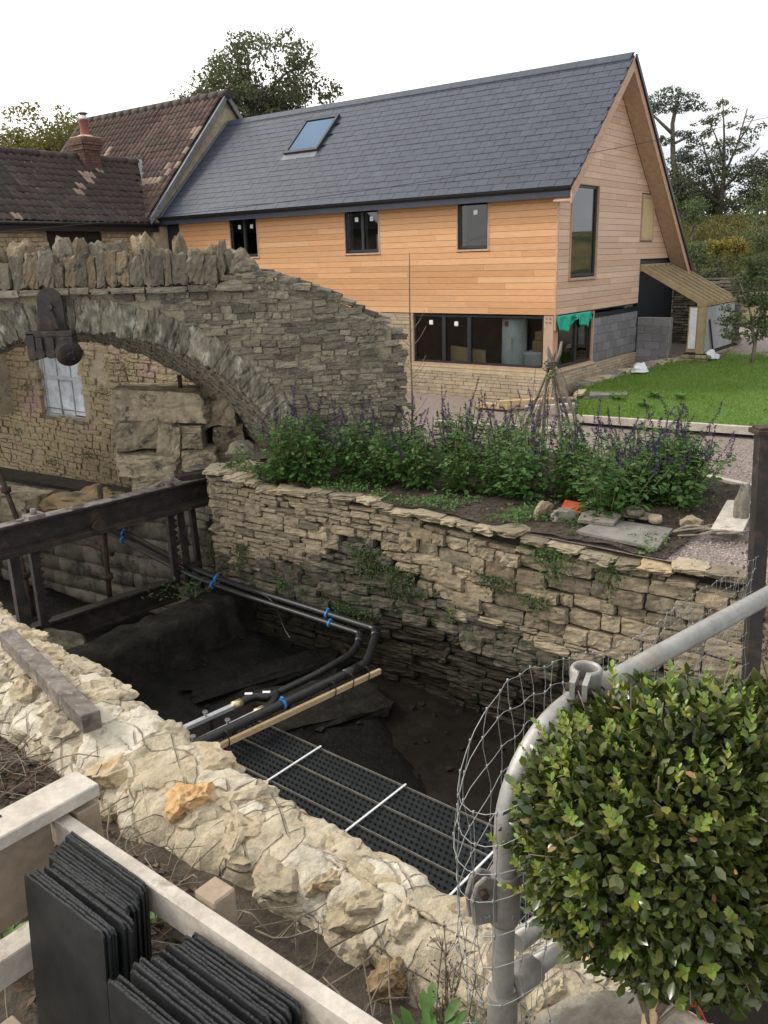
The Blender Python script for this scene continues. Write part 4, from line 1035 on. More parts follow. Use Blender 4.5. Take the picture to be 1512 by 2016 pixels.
m_.prism([(BX1, -.55, -2.5), (BX1, 6.2, -2.5), (BX1, 6.2, BZ - KB * 3.36 - .1), (BX1, BY, BZ - .12), (BX1, -.55, BZ - KB * (BY + .55) - .12)], (BX0 + .3 - BX1, 0, 0)); bigw = hp(m_, 'wall', M['mortar_mill'], big)
m_ = MB(); m_.prism([(BX0, ev_y, ev_z), (BX1 + .12, ev_y, ev_z), (BX1 + .12, BY, BZ), (BX0, BY, BZ)], (0, 0, -.1)); m_.prism([(BX0, BY, BZ), (BX1 + .12, BY, BZ), (BX1 + .12, 6.4, BZ - KB * 3.56), (BX0, 6.4, BZ - KB * 3.56)], (0, 0, -.1)); bigr = hp(m_, 'roof', M['tile_dark'], big)
ab = math.atan(KB); S_ = (BY - ev_y) / math.cos(ab)
tile_roof(bigr, Vector((BX0, ev_y, ev_z)), Vector((1, 0, 0)), Vector((0, math.cos(ab), math.sin(ab))), Vector((0, -math.sin(ab), math.cos(ab))), BX1 + .1 - BX0, S_, .30, .235, [M['tile_old'], M['tile_pale'], M['tile_orange']], lambda x, v: x > (0.9 - 0.9 * v / S_ + 1.0 * max(0, v / S_ - .8)) and not (x < 5.0 and v < .2))
for i in range(18):
    x = BX0 + .2 + i * .45; m_ = MB(); m_.tube([(x, BY, BZ + .0), (x + .44, BY, BZ + .0)], .14, 10); hp(m_, 'ridge_tile', M['tile_dark'], bigr)
m_ = MB()
for y0, y1, z0, z1 in ((ev_y, BY, ev_z, BZ), (BY, 6.4, BZ, BZ - KB * 3.56)): m_.prism([(BX1 + .10, y0, z0 + .05), (BX1 + .10, y1, z1 + .05), (BX1 + .10, y1, z1 - .14), (BX1 + .10, y0, z0 - .14)], (.06, 0, 0))
hp(m_, 'bargeboard', M['lead'], bigr)
wing = thing('low_wing', 'low stone wing with dark mossy tile roof and brick chimney', 'house', (HX, HY, HZ), rz=YAW)
WX, WZ, RX, RZ = -13.35, 2.60, -15.7, 4.62
m_ = MB(); m_.box((-18, -11, -2.5), (-13.6, -.2, 2.55)); wg = hp(m_, 'wall', M['mortar_mill'], wing)
items = []
for k in range(9):
    y = -8
    while y < -.7:
        l = rr.uniform(.15, .4)
        if not (-4.15 < y + l / 2 < -2.3): items.append((TRS((-13.6, y + l/2, 1.4 + k * .12), (0, 0, math.pi/2), (l - .01, .1, .11)), rr.randrange(14)))
        y += l
pieces(items, P_BLOCK, M['stone_mill'], wg, 'stone', 300, 'rubble', True, False, camh)
m_ = MB(); m_.box((-13.62, -4.1, 1.2), (-13.55, -2.35, 2.48)); hp(m_, 'window', M['cavity'], wing)
m_ = MB(); m_.prism([(WX, -11, WZ), (WX, 1.5, WZ), (RX, 1.5, RZ), (RX, -11, RZ)], (0, 0, -.1)); m_.prism([(RX, -11, RZ), (RX, 1.5, RZ), (RX - 2.4, 1.5, WZ), (RX - 2.4, -11, WZ)], (0, 0, -.1)); wr = hp(m_, 'roof', M['tile_dark'], wing)
aw = math.atan((RZ - WZ) / (WX - RX)); SWg = (WX - RX) / math.cos(aw)
uv = Vector((-math.cos(aw), 0, math.sin(aw))); un = Vector((math.sin(aw), 0, math.cos(aw)))
tile_roof(wr, Vector((WX, -9.0, WZ)), Vector((0, 1, 0)), uv, un, 9.9, SWg, .30, .24, [M['tile_dark'], M['tile_pale']], lambda x, v: x < 8.4 + v * .42)
for i in range(22):
    y = -9 + i * .45; m_ = MB(); m_.tube([(RX, y, RZ), (RX, y + .44, RZ)], .13, 10); hp(m_, 'ridge_tile', M['tile_dark'], wr)
m_ = MB(); m_.bar((WX + .05, -.55, WZ + .06), (RX, 1.0, RZ + .1), .16, .04); hp(m_, 'valley_lead', M['lead'], wr)
m_ = MB(); m_.box((WX - .02, -11, WZ - .26), (WX + .03, -.4, WZ - .08)); m_.tube([(WX + .06, -11, WZ - .06), (WX + .06, -.4, WZ - .06)], .055, 8); hp(m_, 'gutter', M['black_plastic'], wr)
# chimney of the wing
CX0, CX1, CY0, CY1 = -15.85, -15.3, -1.35, -0.80
m_ = MB(); m_.box((CX0, CY0, 3.6), (CX1, CY1, 5.05)); chn = hp(m_, 'chimney', M['brick_mortar'], wing)
for k in range(20):
    z = 3.7 + k * .075; ex = .0 if k < 15 else (.05 if k < 17 or k == 19 else .09)
    for ax in (0, 1):
        a0, a1 = ((CX0 - ex, CX1 + ex), (CY0 - ex, CY1 + ex))[ax]; s = a0 - (.11 if k % 2 else 0)
        while s < a1:
            a = max(s, a0); b = min(s + .225, a1); s += .225
            if b - a < .03: continue
            loc = ((a+b)/2, CY0 - .012 - ex + .03, z + .035) if ax == 0 else (CX1 + .012 + ex - .03, (a+b)/2, z + .035)
            o = link('brick', pool_mesh([BOXU], 0, M['brick'], False, 'brick'), None, chn, False); o.matrix_basis = TRS(loc, (0, 0, 0 if ax == 0 else math.pi/2), (b - a - .01, .1, .066))
m_ = MB(); m_.box((CX0 - .05, CY0 - .05, 5.05), (CX1 + .05, CY1 + .05, 5.22)); m_.lathe([(.34, 0), (.2, .07), (0, .08)], ((CX0+CX1)/2, (CY0+CY1)/2, 5.2), 10); hp(m_, 'capping', M['sill_stone'], chn)
m_ = MB(); m_.lathe([(.15, 0), (.13, .06), (.125, .40), (.14, .42), (.14, .45), (.10, .45)], ((CX0+CX1)/2, (CY0+CY1)/2, 5.27), 16); hp(m_, 'chimney_pot', M['red_pot'], chn)
m_ = MB(); m_.lathe([(.12, 0), (.12, .14), (0, .16)], ((CX0+CX1)/2, (CY0+CY1)/2, 5.74), 14); m_.lathe([(.0, .22), (.17, .16), (.17, .17), (0, .235)], ((CX0+CX1)/2, (CY0+CY1)/2, 5.74), 14); hp(m_, 'cowl', M['steel'], chn)

# ------------------------------------------------------------------ the curved dry-stone wall that holds up the bed
r1 = random.Random(21)
wp = Path(WALL_PTS)
def wtop(t): return 0.22 + 0.04 * math.sin(t * 2.1) + (0.05 if t < 2 else 0) - (0.04 if t > 6 else 0)
bedwall = thing('curved_stone_wall', 'curved honey-coloured dry-stone wall holding up the flower bed above the pit', 'wall', (0.0, 12.4, -2.4))
strip_wall(wp, lambda t: -3.1, lambda t: wtop(t) - .03, .45, 60, .10).obj('core', M['mortar_dark'], bedwall)
hi = lambda t: -0.95 - .35 * math.exp(-((t - 1.8) / 1.5) ** 2) + .55 * math.exp(-((t - 4.2) / .75) ** 2) + .1 * math.sin(t * 3) - (.35 if t > 6 else 0)
lo_ = lambda t: -1.72 if t < 4.6 else -1.62 - .12 * math.sin(t * 2)
TB = 5.35
warm = wall_stones(wp, lambda t: hi(t), wtop, (.055, .145), (.13, .50), .30, r1, .03, prot=.035, gap=.016, tall=.14, skip=lambda t, z, l, h: t > TB + .15 * math.sin(z * 9)) + wall_stones(wp, lambda t: hi(t), wtop, (.08, .25), (.18, .58), .32, r1, .03, prot=.04, gap=.018, tall=.05, skip=lambda t, z, l, h: t < TB + .15 * math.sin(z * 9))
damp = wall_stones(wp, lambda t: lo_(t) - .05, lambda t: hi(t) + .14, (.06, .18), (.16, .55), .30, r1, .04, prot=.06, tall=.12)
wet = wall_stones(wp, lambda t: -2.95, lambda t: lo_(t) + .1, (.09, .2), (.25, .8), .45, r1, .03, prot=.05)
pieces(warm, P_BLOCK, M['stone_warm'], bedwall, 'stone', 190, 'rubble', False)
pieces(damp, P_BLOCK, M['stone_damp'], bedwall, 'stone', 70, 'rubble', False)
pieces(wet, P_BLOCK, M['stone_wet'], bedwall, 'stone', 25, 'rubble', False)
cop = []
t = 0.1
while t < wp.L - .3:
    l = r1.uniform(.22, .55); p = wp.at(t + l / 2); a = wp.ang(t + l / 2); n_ = Vector((math.sin(a), -math.cos(a), 0))
    if r1.random() < .96:
        for k in range(2 if t < 3.2 else 1):
            cop.append((TRS((p.x - n_.x * (.06 + k * .3), p.y - n_.y * (.06 + k * .3), wtop(t) + .02 + r1.uniform(-.02, .03)), (r1.uniform(-.07, .07), r1.uniform(-.07, .07), a + r1.uniform(-.25, .25)), (l * r1.uniform(.85, 1.05), r1.uniform(.28, .42), r1.uniform(.06, .11))), r1.randrange(10)))
    t += l
pieces([c for c in cop if c[0].to_translation().x < -1.2], P_SLAB, M['rock_cream'], bedwall, 'coping_stone', 60, 'rubble', False)
pieces([c for c in cop if c[0].to_translation().x >= -1.2], P_SLAB, M['stone_warm'], bedwall, 'coping_stone', 60, 'rubble', False)

# ------------------------------------------------------------------ the old arched bridge
BYF = 15.5; ACX, ACZ, AR, AE = -5.4, -1.43, 4.2, 4.64
bridge = thing('stone_bridge', 'old grey stone arch bridge with a spiky parapet of upright stones', 'bridge', (-1.0, BYF, 0.2))
r2_ = random.Random(5)
def btop(x):
    pts = [(-12, 3.52), (-2.75, 3.52), (-2.55, 3.72), (-2.2, 3.70), (-1.5, 3.50), (-0.94, 3.28), (-0.23, 2.96), (0.22, 2.72), (0.4, 2.6)]
    for (a, za), (b, zb) in zip(pts, pts[1:]):
        if a <= x <= b: return za + (zb - za) * (x - a) / (b - a)
    return 2.6
def bend(z): return 0.15 + .08 * math.sin(z * 5) + (.12 if z < 2.2 else 0) - (.05 if z > 2.4 else 0)
def intr(x): return ACZ + math.sqrt(max(0, AR ** 2 - (x - ACX) ** 2)) if abs(x - ACX) < AR else -9
SKW = Vector((-.46, .91, -.13)) * 2.6
poly = [(x, btop(x) - .04) for x in np.linspace(-12, .22, 60)] + [(.2, -.4)] + [(x, intr(x)) for x in np.linspace(-1.42, -9.4, 60)] + [(-9.6, -.4), (-12, -.4)]
mb = MB(); n = len(poly); fr = [(x, BYF - .01, z) for x, z in poly]; bk = [(x + SKW.x, BYF + SKW.y, z + SKW.z) for x, z in poly]
bmv = bmesh.new(); vf = [bmv.verts.new(v) for v in fr]; vb = [bmv.verts.new(v) for v in bk]
f1 = bmv.faces.new(vf); f2 = bmv.faces.new(list(reversed(vb)))
for i in range(n): bmv.faces.new((vf[i], vb[i], vb[(i + 1) % n], vf[(i + 1) % n]))
bmesh.ops.triangulate(bmv, faces=[f1, f2])
me = bpy.data.meshes.new('core'); bmv.to_mesh(me); bmv.free(); link('core', me, M['mortar_grey'], bridge)
items = []; z = -.3
while z < 3.7:
    h = r2_.uniform(.06, .145); x = -8.5 - r2_.uniform(0, .3)
    while x < .4:
        l = r2_.uniform(.13, .46); xc = x + l / 2; zz = z + h / 2 + .03 * math.sin(xc * 2 + z) + .02 * math.sin(xc * 5)
        rr_ = math.hypot(xc - ACX, zz - ACZ)
        if xc < bend(zz) and zz + h * .4 < btop(xc) and rr_ > AE + .06 + (.15 if abs(xc - ACX) < 2 else 0) and not (xc < -2.7 and zz > 3.37):
            tilt = -.10 if xc > -2.3 and zz > 2.2 else 0
            items.append((TRS((xc, BYF + .065 + r2_.uniform(-.03, .02), zz), (r2_.uniform(-.06, .06), r2_.uniform(-.09, .09) + tilt * .2, r2_.uniform(-.06, .06)), (l * r2_.uniform(.8, 1.0), .22, h * r2_.uniform(.72, 1.0))), r2_.randrange(14)))
        x += l
    z += h * .95
pieces(items, P_BLOCK, M['stone_grey'], bridge, 'stone', 165, 'rubble', False)
# band course under the parapet, loose stones at the broken end and along the sloping top
items = []
x = -8.5
while x < -2.5:
    l = r2_.uniform(.3, .75); items.append((TRS((x + l/2, BYF - .03, 3.44 + r2_.uniform(-.015, .015)), (0, 0, 0), (l - .02, .3, r2_.uniform(.09, .13))), r2_.randrange(14))); x += l
x = -2.5
while x < .15:
    l = r2_.uniform(.18, .4); sl = math.atan2(btop(x + .1) - btop(x), .1)
    for k in range(2): items.append((TRS((x + l/2, BYF + .12 + k * .3 + r2_.uniform(-.05, .05), btop(x + l/2) + r2_.uniform(-.03, .04)), (r2_.uniform(-.1, .1), -sl * .5 + r2_.uniform(-.12, .12), r2_.uniform(-.2, .2)), (l * 1.05, .34, r2_.uniform(.06, .13))), r2_.randrange(14)))
    x += l * .85
for k in range(18): items.append((TRS((.22 + r2_.uniform(-.03, .16), BYF + .08 + r2_.uniform(0, .12), .9 + k * .1), (0, r2_.uniform(-.08, .08), r2_.uniform(-.1, .1)), (r2_.uniform(.2, .34), .3, .1)), r2_.randrange(14)))
pieces(items, P_BLOCK, M['stone_grey'], bridge, 'stone', 70, 'rubble', False)
# voussoirs of the arch ring
a = .30
while a < math.pi - .35:
    th = r2_.uniform(.030, .070); am = a + th / 2; dep = .44 + .16 * max(0, math.cos((am - math.pi/2) * 1.6)) * r2_.uniform(.7, 1.1)
    rc = AR + dep / 2 - .02 + r2_.uniform(-.03, .015)
    A = TRS((ACX + rc * math.cos(am), BYF + .095 + r2_.uniform(-.02, .015), ACZ + rc * math.sin(am)), (0, -am, 0), (dep, .32, rc * th * 1.04))
    o = link('voussoir', pool_mesh(P_SLAB, r2_.randrange(10), M['stone_ring'], False), None, bridge); o.matrix_basis = A
    a += th
items = []
for k in range(1, 9):
    a = .3
    while a < 2.2:
        th = r2_.uniform(.02, .05); am = a + th / 2; rc = AR + .12 + r2_.uniform(-.035, .02); c = SKW * (k / 8.5)
        items.append((TRS((ACX + rc * math.cos(am) + c.x, BYF + c.y, ACZ + rc * math.sin(am) + c.z), (0, -am, .47), (.3, .40 * r2_.uniform(.8, 1), rc * th * .9)), r2_.randrange(14))); a += th
pieces(items, P_BLOCK, M['stone_grey'], bridge, 'soffit_stone', 0, 'arch_lining', False)
# parapet: front row of short uprights and a taller row behind
x = -8.6; k = 0
while x < -2.85:
    w_ = r2_.uniform(.13, .29); h = r2_.uniform(.42, .64)
    o = link('parapet_stone', pool_mesh(P_SLAB, r2_.randrange(10), M['stone_coping'], False), None, bridge); o.matrix_basis = TRS((x + w_/2, BYF + .07 + r2_.uniform(-.03, .03), 3.5 + h/2), (r2_.uniform(-.06, .04), r2_.uniform(-.03, .11), r2_.uniform(-.15, .15)), (w_ * 1.02, .26, h))
    x += w_ * 1.02
x = -8.6
while x < -2.7:
    w_ = r2_.uniform(.20, .46); h = r2_.uniform(.56, .96)
    wm = r2_.random() < .4
    o = link('parapet_stone', pool_mesh(P_ROCK, r2_.randrange(9), M['stone_coping_warm' if wm else 'stone_coping'], False), None, bridge); o.matrix_basis = TRS((x + w_/2, BYF + .36 + r2_.uniform(-.03, .05), 3.5 + h/2), (r2_.uniform(-.05, .08), r2_.uniform(-.12, .12), r2_.uniform(-.3, .3)), (w_ * 1.12, .32, h * 1.05))
    x += w_ * .98
for xx, hh, ww, tl in ((-2.75, .78, .24, .1), (-2.6, .6, .3, -.15), (-2.42, .42, .36, .5), (-2.2, .26, .4, 1.1)):
    o = link('parapet_stone', pool_mesh(P_ROCK, r2_.randrange(9), M['stone_coping'], False), None, bridge); o.matrix_basis = TRS((xx, BYF + .14, 3.5 + hh/2 + (.1 if hh < .5 else 0)), (0, tl, 0), (ww, .34, hh))

# iron pulley bracket on the bridge face
pul = thing('pulley_bracket', 'black iron pulley bracket bolted to the bridge crown', 'pulley', (-5.75, 15.25, 2.6))
m_ = MB(); pts = [(-5.98, 2.80), (-5.52, 2.80)] + [(-5.75 + .23 * math.cos(a), 3.28 + .25 * math.sin(a)) for a in np.linspace(0, math.pi, 13)]
m_.prism([(x, 15.30, z) for x, z in pts], (0, .06, 0)); m_.obj('back_plate', M['iron'], pul, .008)
m_ = MB(); m_.bar((-5.75, 15.3, 3.16), (-5.62, 15.12, 2.82), .05, .05); m_.tube([(-5.75, 15.31, 3.2), (-5.75, 15.24, 3.2)], .06, 10); m_.obj('stay', M['iron'], pul)
m_ = MB(); m_.box((-6.0, 15.05, 2.70), (-5.34, 15.30, 2.80)); m_.box((-5.98, 15.0, 2.42), (-5.86, 15.28, 2.70)); m_.box((-5.80, 15.0, 2.40), (-5.66, 15.28, 2.70)); m_.box((-5.42, 15.0, 2.30), (-5.33, 15.28, 2.70)); m_.obj('bracket', M['iron'], pul, .01)
m_ = MB(); m_.prism([(x, 15.06, z) for x, z in [(-5.97, 2.72), (-5.36, 2.72), (-5.36, 2.36), (-5.46, 2.28), (-5.54, 2.42), (-5.62, 2.36), (-5.70, 2.36), (-5.76, 2.46), (-5.83, 2.40), (-5.90, 2.44)]], (0, .05, 0)); m_.obj('cheek_plate', M['iron'], pul)
for cx in (-5.92, -5.73, -5.58): m_ = MB(); m_.tube([(cx, 14.98, 2.42), (cx, 15.26, 2.42)], .085, 14); m_.obj('bearing', M['iron'], pul)
m_ = MB(); Mt = Matrix.Translation((-5.44, 15.06, 2.42)) @ Matrix.Rotation(rad(90), 4, 'X') @ Matrix.Rotation(rad(28), 4, 'X') @ Matrix.Rotation(rad(30), 4, 'Y')
mm = MB(); mm.lathe([(0, -.07), (.22, -.07), (.23, -.05), (.17, -.02), (.17, .02), (.23, .05), (.22, .07), (0, .07)], (0, 0, 0), 26); mm.v = [tuple(Mt @ Vector(v)) for v in mm.v]; mm.obj('wheel', M['iron'], pul)
mm = MB(); mm.tube([Mt @ Vector((0, 0, -.13)), Mt @ Vector((0, 0, .13))], .06, 10); mm.obj('hub', M['iron'], pul)
m_ = MB(); m_.box((-6.18, 15.1, 2.30), (-6.02, 15.28, 2.78)); m_.box((-6.18, 15.1, 2.72), (-5.99, 15.28, 2.80)); m_.obj('side_arm', M['iron'], pul, .02)

# ------------------------------------------------------------------ mill wall with the window, seen through the arch (house frame)
mill = thing('mill_wall', 'rough yellow stone mill wall with patched render seen through the arch', 'wall', (HX, HY, HZ), rz=YAW)
MY = -5.8
def mw(mb, nm, m, p=mill): return mb.obj(nm, m, p, 0, world_coords=False)
WX0, WX1, WZa, WZb = -12.25, -10.25, -2.45, -.46
m_ = MB(); m_.box((-18, MY, -5), (WX0, MY + .6, .75)); m_.box((WX1, MY, -5), (-3.6, MY + .6, .75)); m_.box((WX0, MY, -5), (WX1, MY + .6, WZa)); m_.box((WX0, MY, WZb), (WX1, MY + .6, .75)); mw(m_, 'core', M['mortar_mill'])
items = []; r3 = random.Random(9); z = -4.7
while z < .7:
    h = r3.uniform(.08, .2); x = -17.5
    while x < -3.7:
        l = r3.uniform(.14, .5); xc = x + l/2; zz = z + h/2 + .03 * math.sin(xc * 3)
        if not (WX0 - .02 < xc < WX1 + .02 and WZa - .02 < zz < WZb + .02) and fbm((xc * .5, zz * .5, 3), 1) > -.60 + .5 * math.exp(-((xc + 9.6) / .5) ** 2):
            items.append((TRS((xc, MY + .066 + r3.uniform(-.03, .015), zz), (r3.uniform(-.05, .05), r3.uniform(-.07, .07), r3.uniform(-.05, .05)), (l * r3.uniform(.82, .99), .2, h * r3.uniform(.75, .97))), r3.randrange(14)))
        x += l
    z += h
pieces(items, P_BLOCK, M['stone_mill'], mill, 'stone', 300, 'rubble', False, False, camh)
f = MB(); wx0, wx1 = WX0 + .12, WX1 - .02; t = .05; yy = MY + .12
f.box((wx0, yy, WZa), (wx0 + t, yy + .08, WZb)); f.box((wx1 - t, yy, WZa), (wx1, yy + .08, WZb)); f.box((wx0 + t, yy, WZa), (wx1 - t, yy + .08, WZa + t)); f.box((wx0 + t, yy, WZb - t), (wx1 - t, yy + .08, WZb)); f.box((wx0 + t, yy - .01, (WZa + WZb)/2 - .01), (wx1 - t, yy + .07, (WZa + WZb)/2 + .08))
for i in (1, 2): x = wx0 + (wx1 - wx0) * i / 3; f.box((x - .014, yy - .004, WZa + t), (x + .014, yy + .06, WZb - t))
wn_ = mw(f, 'window', M['mill_window'])
for i in range(3):
    for j in range(2):
        a = wx0 + (wx1 - wx0) * i / 3 + .02; b = wx0 + (wx1 - wx0) * (i + 1) / 3 - .02; c = WZa + t + (WZb - WZa) * .5 * j; d = c + (WZb - WZa) * .5 - .06
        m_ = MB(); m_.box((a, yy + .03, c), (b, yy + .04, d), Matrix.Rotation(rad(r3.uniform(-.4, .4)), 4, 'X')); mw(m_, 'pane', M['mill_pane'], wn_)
m_ = MB(); m_.box((WX0, yy - .02, WZa), (WX0 + .1, yy + .06, WZb)); mw(m_, 'open_shutter', M['mill_window'], wn_)
m_ = MB(); m_.box((WX0 - .05, MY - .05, WZa - .08), (WX1 + .1, MY + .3, WZa - .01)); mw(m_, 'sill', M['concrete_wet'], wn_)
m_ = MB(); m_.box((WX0 + .1, MY + .5, WZa), (WX1, MY + .58, WZb)); mw(m_, 'dark_room', M['interior'], wn_)

# pier of big rough boulders under the arch
pier = thing('boulder_pier', 'rough pier of huge weathered stone blocks under the arch', 'pier', (-4.2, 16.9, -.3))
r4 = random.Random(3)
for (x, y, z, sx, sy, sz, ry) in [(-4.4, 17.25, 1.16, 1.95, .9, .60, .05), (-3.35, 17.35, 1.05, .75, .9, .72, .0), (-4.9, 17.1, .55, .90, .8, .56, -.03), (-4.22, 16.98, .46, .46, .7, .70, .12), (-3.80, 16.95, .46, .40, .6, .30, .0), (-3.78, 16.98, .70, .44, .6, .14, .03),
                                  (-3.68, 16.85, .10, .66, .6, .36, -.04), (-4.68, 16.95, .0, 1.22, .8, .46, .03), (-4.05, 16.9, -.04, .2, .5, .34, 0), (-4.6, 16.85, -.42, .90, .8, .36, -.05), (-3.75, 16.9, -.33, .8, .8, .40, .0), (-3.15, 17.5, .45, .6, .9, .5, .0), (-3.2, 17.4, -.05, .7, .9, .46, 0), (-5.3, 17.6, .1, .4, .8, .9, 0), (-5.35, 17.6, 1.0, .4, .8, .7, .05), (-2.8, 17.3, -.4, .6, .9, .4, 0)]:
    o = link('boulder', pool_mesh(P_ASH, r4.randrange(10), M['stone_pier'], False), None, pier); o.matrix_basis = TRS((x, y, z), (r4.uniform(-.1, .1), ry, r4.uniform(-.2, .2)), (sx * 1.02, sy, sz * 1.03))
for x, y, z in ((-4.05, 17.2, 1.45), (-3.4, 17.3, 1.35)):
    m_ = MB(); m_.tube([(x, y, z), (x, y, z + .26)], .045, 8); m_.obj('iron_stub', M['rust'], pier)
m_ = MB(); m_.box((-5.2, 17.5, -2.6), (-2.5, 18.3, 1.3)); m_.obj('core', M['mortar_dark'], pier)

# revetment, ledges and rocks on the far bank
fb = Path([(-9.6, 19.6), (-5.9, 17.3), (-3.3, 16.0), (-2.6, 15.5)])
rev = thing('channel_wall', 'stained grey block wall lining the far side of the channel', 'wall', (-5.9, 17.3, -2.4))
strip_wall(fb, lambda t: -3.4, lambda t: -.75, .6, 30, .03).obj('core', M['mortar_dark'], rev)
pieces(wall_stones(fb, lambda t: -3.4, lambda t: -.72, (.30, .42), (.55, 1.1), .3, r4, .01, prot=.01, gap=.008), P_SAWN, M['concrete_wet'], rev, 'block', 100)
pieces(wall_stones(Path([(-3.75, 16.05), (-3.3, 15.75), (-2.75, 15.35)]), lambda t: -1.1, lambda t: .1, (.12, .25), (.25, .5), .3, r4, .02), P_BLOCK, M['stone_grey'], rev, 'stone', 40)
def rock(name, P, i, m, loc, sc, rot, label, cat='rock', group=None, smooth=False):
    o = link(name, pool_mesh(P, i, M[m], smooth, name), None, None); o.matrix_basis = TRS(loc, rot, sc); return tag(o, label, cat, group)
rock('ledge_rock', P_BIG, 2, 'ledge_tan', (-6.1, 17.35, -1.0), (2.2, 1.6, .85), (.1, .05, -.3), 'smooth tan ledge of rock below the mill window')
rock('ledge_rock', P_BIG, 4, 'stone_pier', (-4.9, 17.1, -.95), (1.5, 1.0, .5), (0, .06, .2), 'flat grey rock between the tan ledge and the boulder pier')
rock('stone_block', P_BLOCK, 3, 'stone_pier', (-7.75, 17.3, -.95), (1.25, .9, .62), (0, .05, -.35), 'squared grey block on the ledge, higher of the two at the left edge')
rock('stone_block', P_BLOCK, 5, 'stone_pier', (-7.9, 17.0, -1.45), (1.4, .9, .5), (0, 0, -.3), 'squared grey block at the left edge, beneath another block')
rock('boulder', P_ROCK, 4, 'stone_grey', (-2.7, 15.95, .42), (.62, .5, .36), (0, .1, .2), 'grey boulder at the foot of the arch behind the wall end')
rock('flat_stone', P_SLAB, 2, 'stone_grey', (-2.05, 15.75, .36), (.9, .6, .1), (0, -.05, .3), 'flat grey slab beside the boulder near the purple flowers')

# ------------------------------------------------------------------ sluice: girders, racks, rods
A0, A1 = Vector((-8.3, 10.25, 0)), Vector((-3.35, 15.55, 0)); gd = (A1 - A0).normalized(); gn = Vector((gd.y, -gd.x, 0))
sl = thing('sluice_frame', 'black iron sluice frame with a long girder across the channel', 'sluice gate', (-5.6, 13.2, -1.9))
def ibeam(z0, z1, wdt, a, b):
    m_ = MB()
    for zz, hh in ((z0, .035), (z1 - .035, .035)): m_.bar(a + Vector((0, 0, zz + hh/2)), b + Vector((0, 0, zz + hh/2)), wdt, hh)
    m_.bar(a + Vector((0, 0, (z0 + z1)/2)), b + Vector((0, 0, (z0 + z1)/2)), .03, z1 - z0 - .07); return m_
ibeam(-.42, .0, .24, A0, A1).obj('top_girder', M['iron'], sl)
m_ = MB(); m_.bar(A0 + Vector((0, 0, .006)), A1 + Vector((0, 0, .006)), .24, .012); m_.obj('girder_top_plate', M['iron_top'], sl)
m_ = MB(); m_.bar(A0 - gn * -.2 + Vector((0, 0, -.43)), A1 + gn * .2 + Vector((0, 0, -.43)), .16, .07); m_.obj('angle_bar', M['iron'], sl)
def gpt(s, off=0, z=0): p = A0 + gd * s + gn * off; return Vector((p.x, p.y, z))
ibeam(-2.2, -1.78, .2, gpt(2.9), gpt(6.4)).obj('bottom_girder', M['iron'], sl)
def rack(s, z0, z1, off=0.0):
    m_ = MB(); m_.bar(gpt(s, off, z0), gpt(s, off, z1), .10, .12, up=gd); 
    z = z0 + .05
    while z < z1 - .1:
        p = gpt(s + .06, off, z); q = [gpt(s + .05, off - .06, z), gpt(s + .05, off - .06, z + .1), gpt(s + .125, off - .06, z + .035)]
        m_.prism(q, gn * .12); z += .115
    return m_.obj('gear_rack', M['iron'], sl)
def spos(px_s): return px_s
rack(3.75, -2.0, -.46, .1); rack(6.35, -2.0, -.46, .05)
for s in (6.6, 6.85): m_ = MB(); m_.bar(gpt(s, .12, -2.1), gpt(s - .06, .12, -.4), .09, .10, up=gd); m_.obj('post', M['iron'], sl)
m_ = MB(); m_.bar(gpt(3.45, .05, -2.2), gpt(3.45, .05, -.46), .12, .16, up=gd); m_.obj('post', M['iron'], sl)
for s in (3.9, 6.5): m_ = MB(); m_.box((-.14, -.12, -.02), (.14, .12, .05), Matrix.Translation(gpt(s, 0, .02)) @ Matrix.Rotation(.8, 4, 'Z')); m_.tube([gpt(s, 0, .05), gpt(s, 0, .16)], .05, 8); m_.obj('bearing_block', M['iron_top'], sl)
for s in (7.0, 7.3): m_ = MB(); m_.box((-.3, -.07, 0), (.3, .07, .14), Matrix.Translation(gpt(s, .0, .0)) @ Matrix.Rotation(.5, 4, 'Z')); m_.obj('gear_casing', M['iron'], sl, .02)
m_ = MB(); m_.tube([gpt(4.9, -.0, -.38) + gn * .13, gpt(4.9, 0, -.38) + gn * .2], .13, 14); m_.obj('shaft_boss', M['iron'], sl)
def rod(name, a, b, r_, m, label, nuts=()):
    t = thing(name, label, 'rod', b); m_ = MB(); m_.tube([a, b], r_, 8); m_.obj('shaft', M[m], t)
    for f_ in nuts: p = Vector(a).lerp(Vector(b), f_); m_ = MB(); m_.tube([p - Vector((0, 0, .05)), p + Vector((0, 0, .05))], r_ * 1.9, 6); m_.obj('nut', M[m], t)
rod('iron_rod', (-7.32, 15.6, .55), (-6.75, 15.3, -1.4), .05, 'rust', 'rusty upright rod at the left edge behind the girder', (.35,))
rod('iron_rod', (-4.92, 14.25, .22), (-4.98, 14.2, -2.1), .05, 'rust', 'rusty upright rod rising through the middle of the girder', (.72, .95))
rod('iron_rod', (-6.35, 13.9, -.5), (-6.2, 13.8, -2.0), .045, 'rust', 'thin dark rod hanging under the girder left of the rack', (.5,))
rod('steel_bar', (-6.35, 15.75, -.98), (-4.95, 14.55, -1.15), .05, 'rust', 'long level rusty bar under the girder, tied to the upright rod')
m_ = MB(); m_.bar((-6.6, 13.5, -1.95), (-5.35, 12.1, -1.98), .5, .1); tag(m_.obj('concrete_slab', M['flag']), 'sloping grey concrete slab under the girder at the left edge', 'slab')
rock('broken_slab', P_SLAB, 5, 'stone_damp', (-5.25, 12.45, -2.0), (.7, .6, .3), (.2, .3, .2), 'broken grey slab at the foot of the rack')

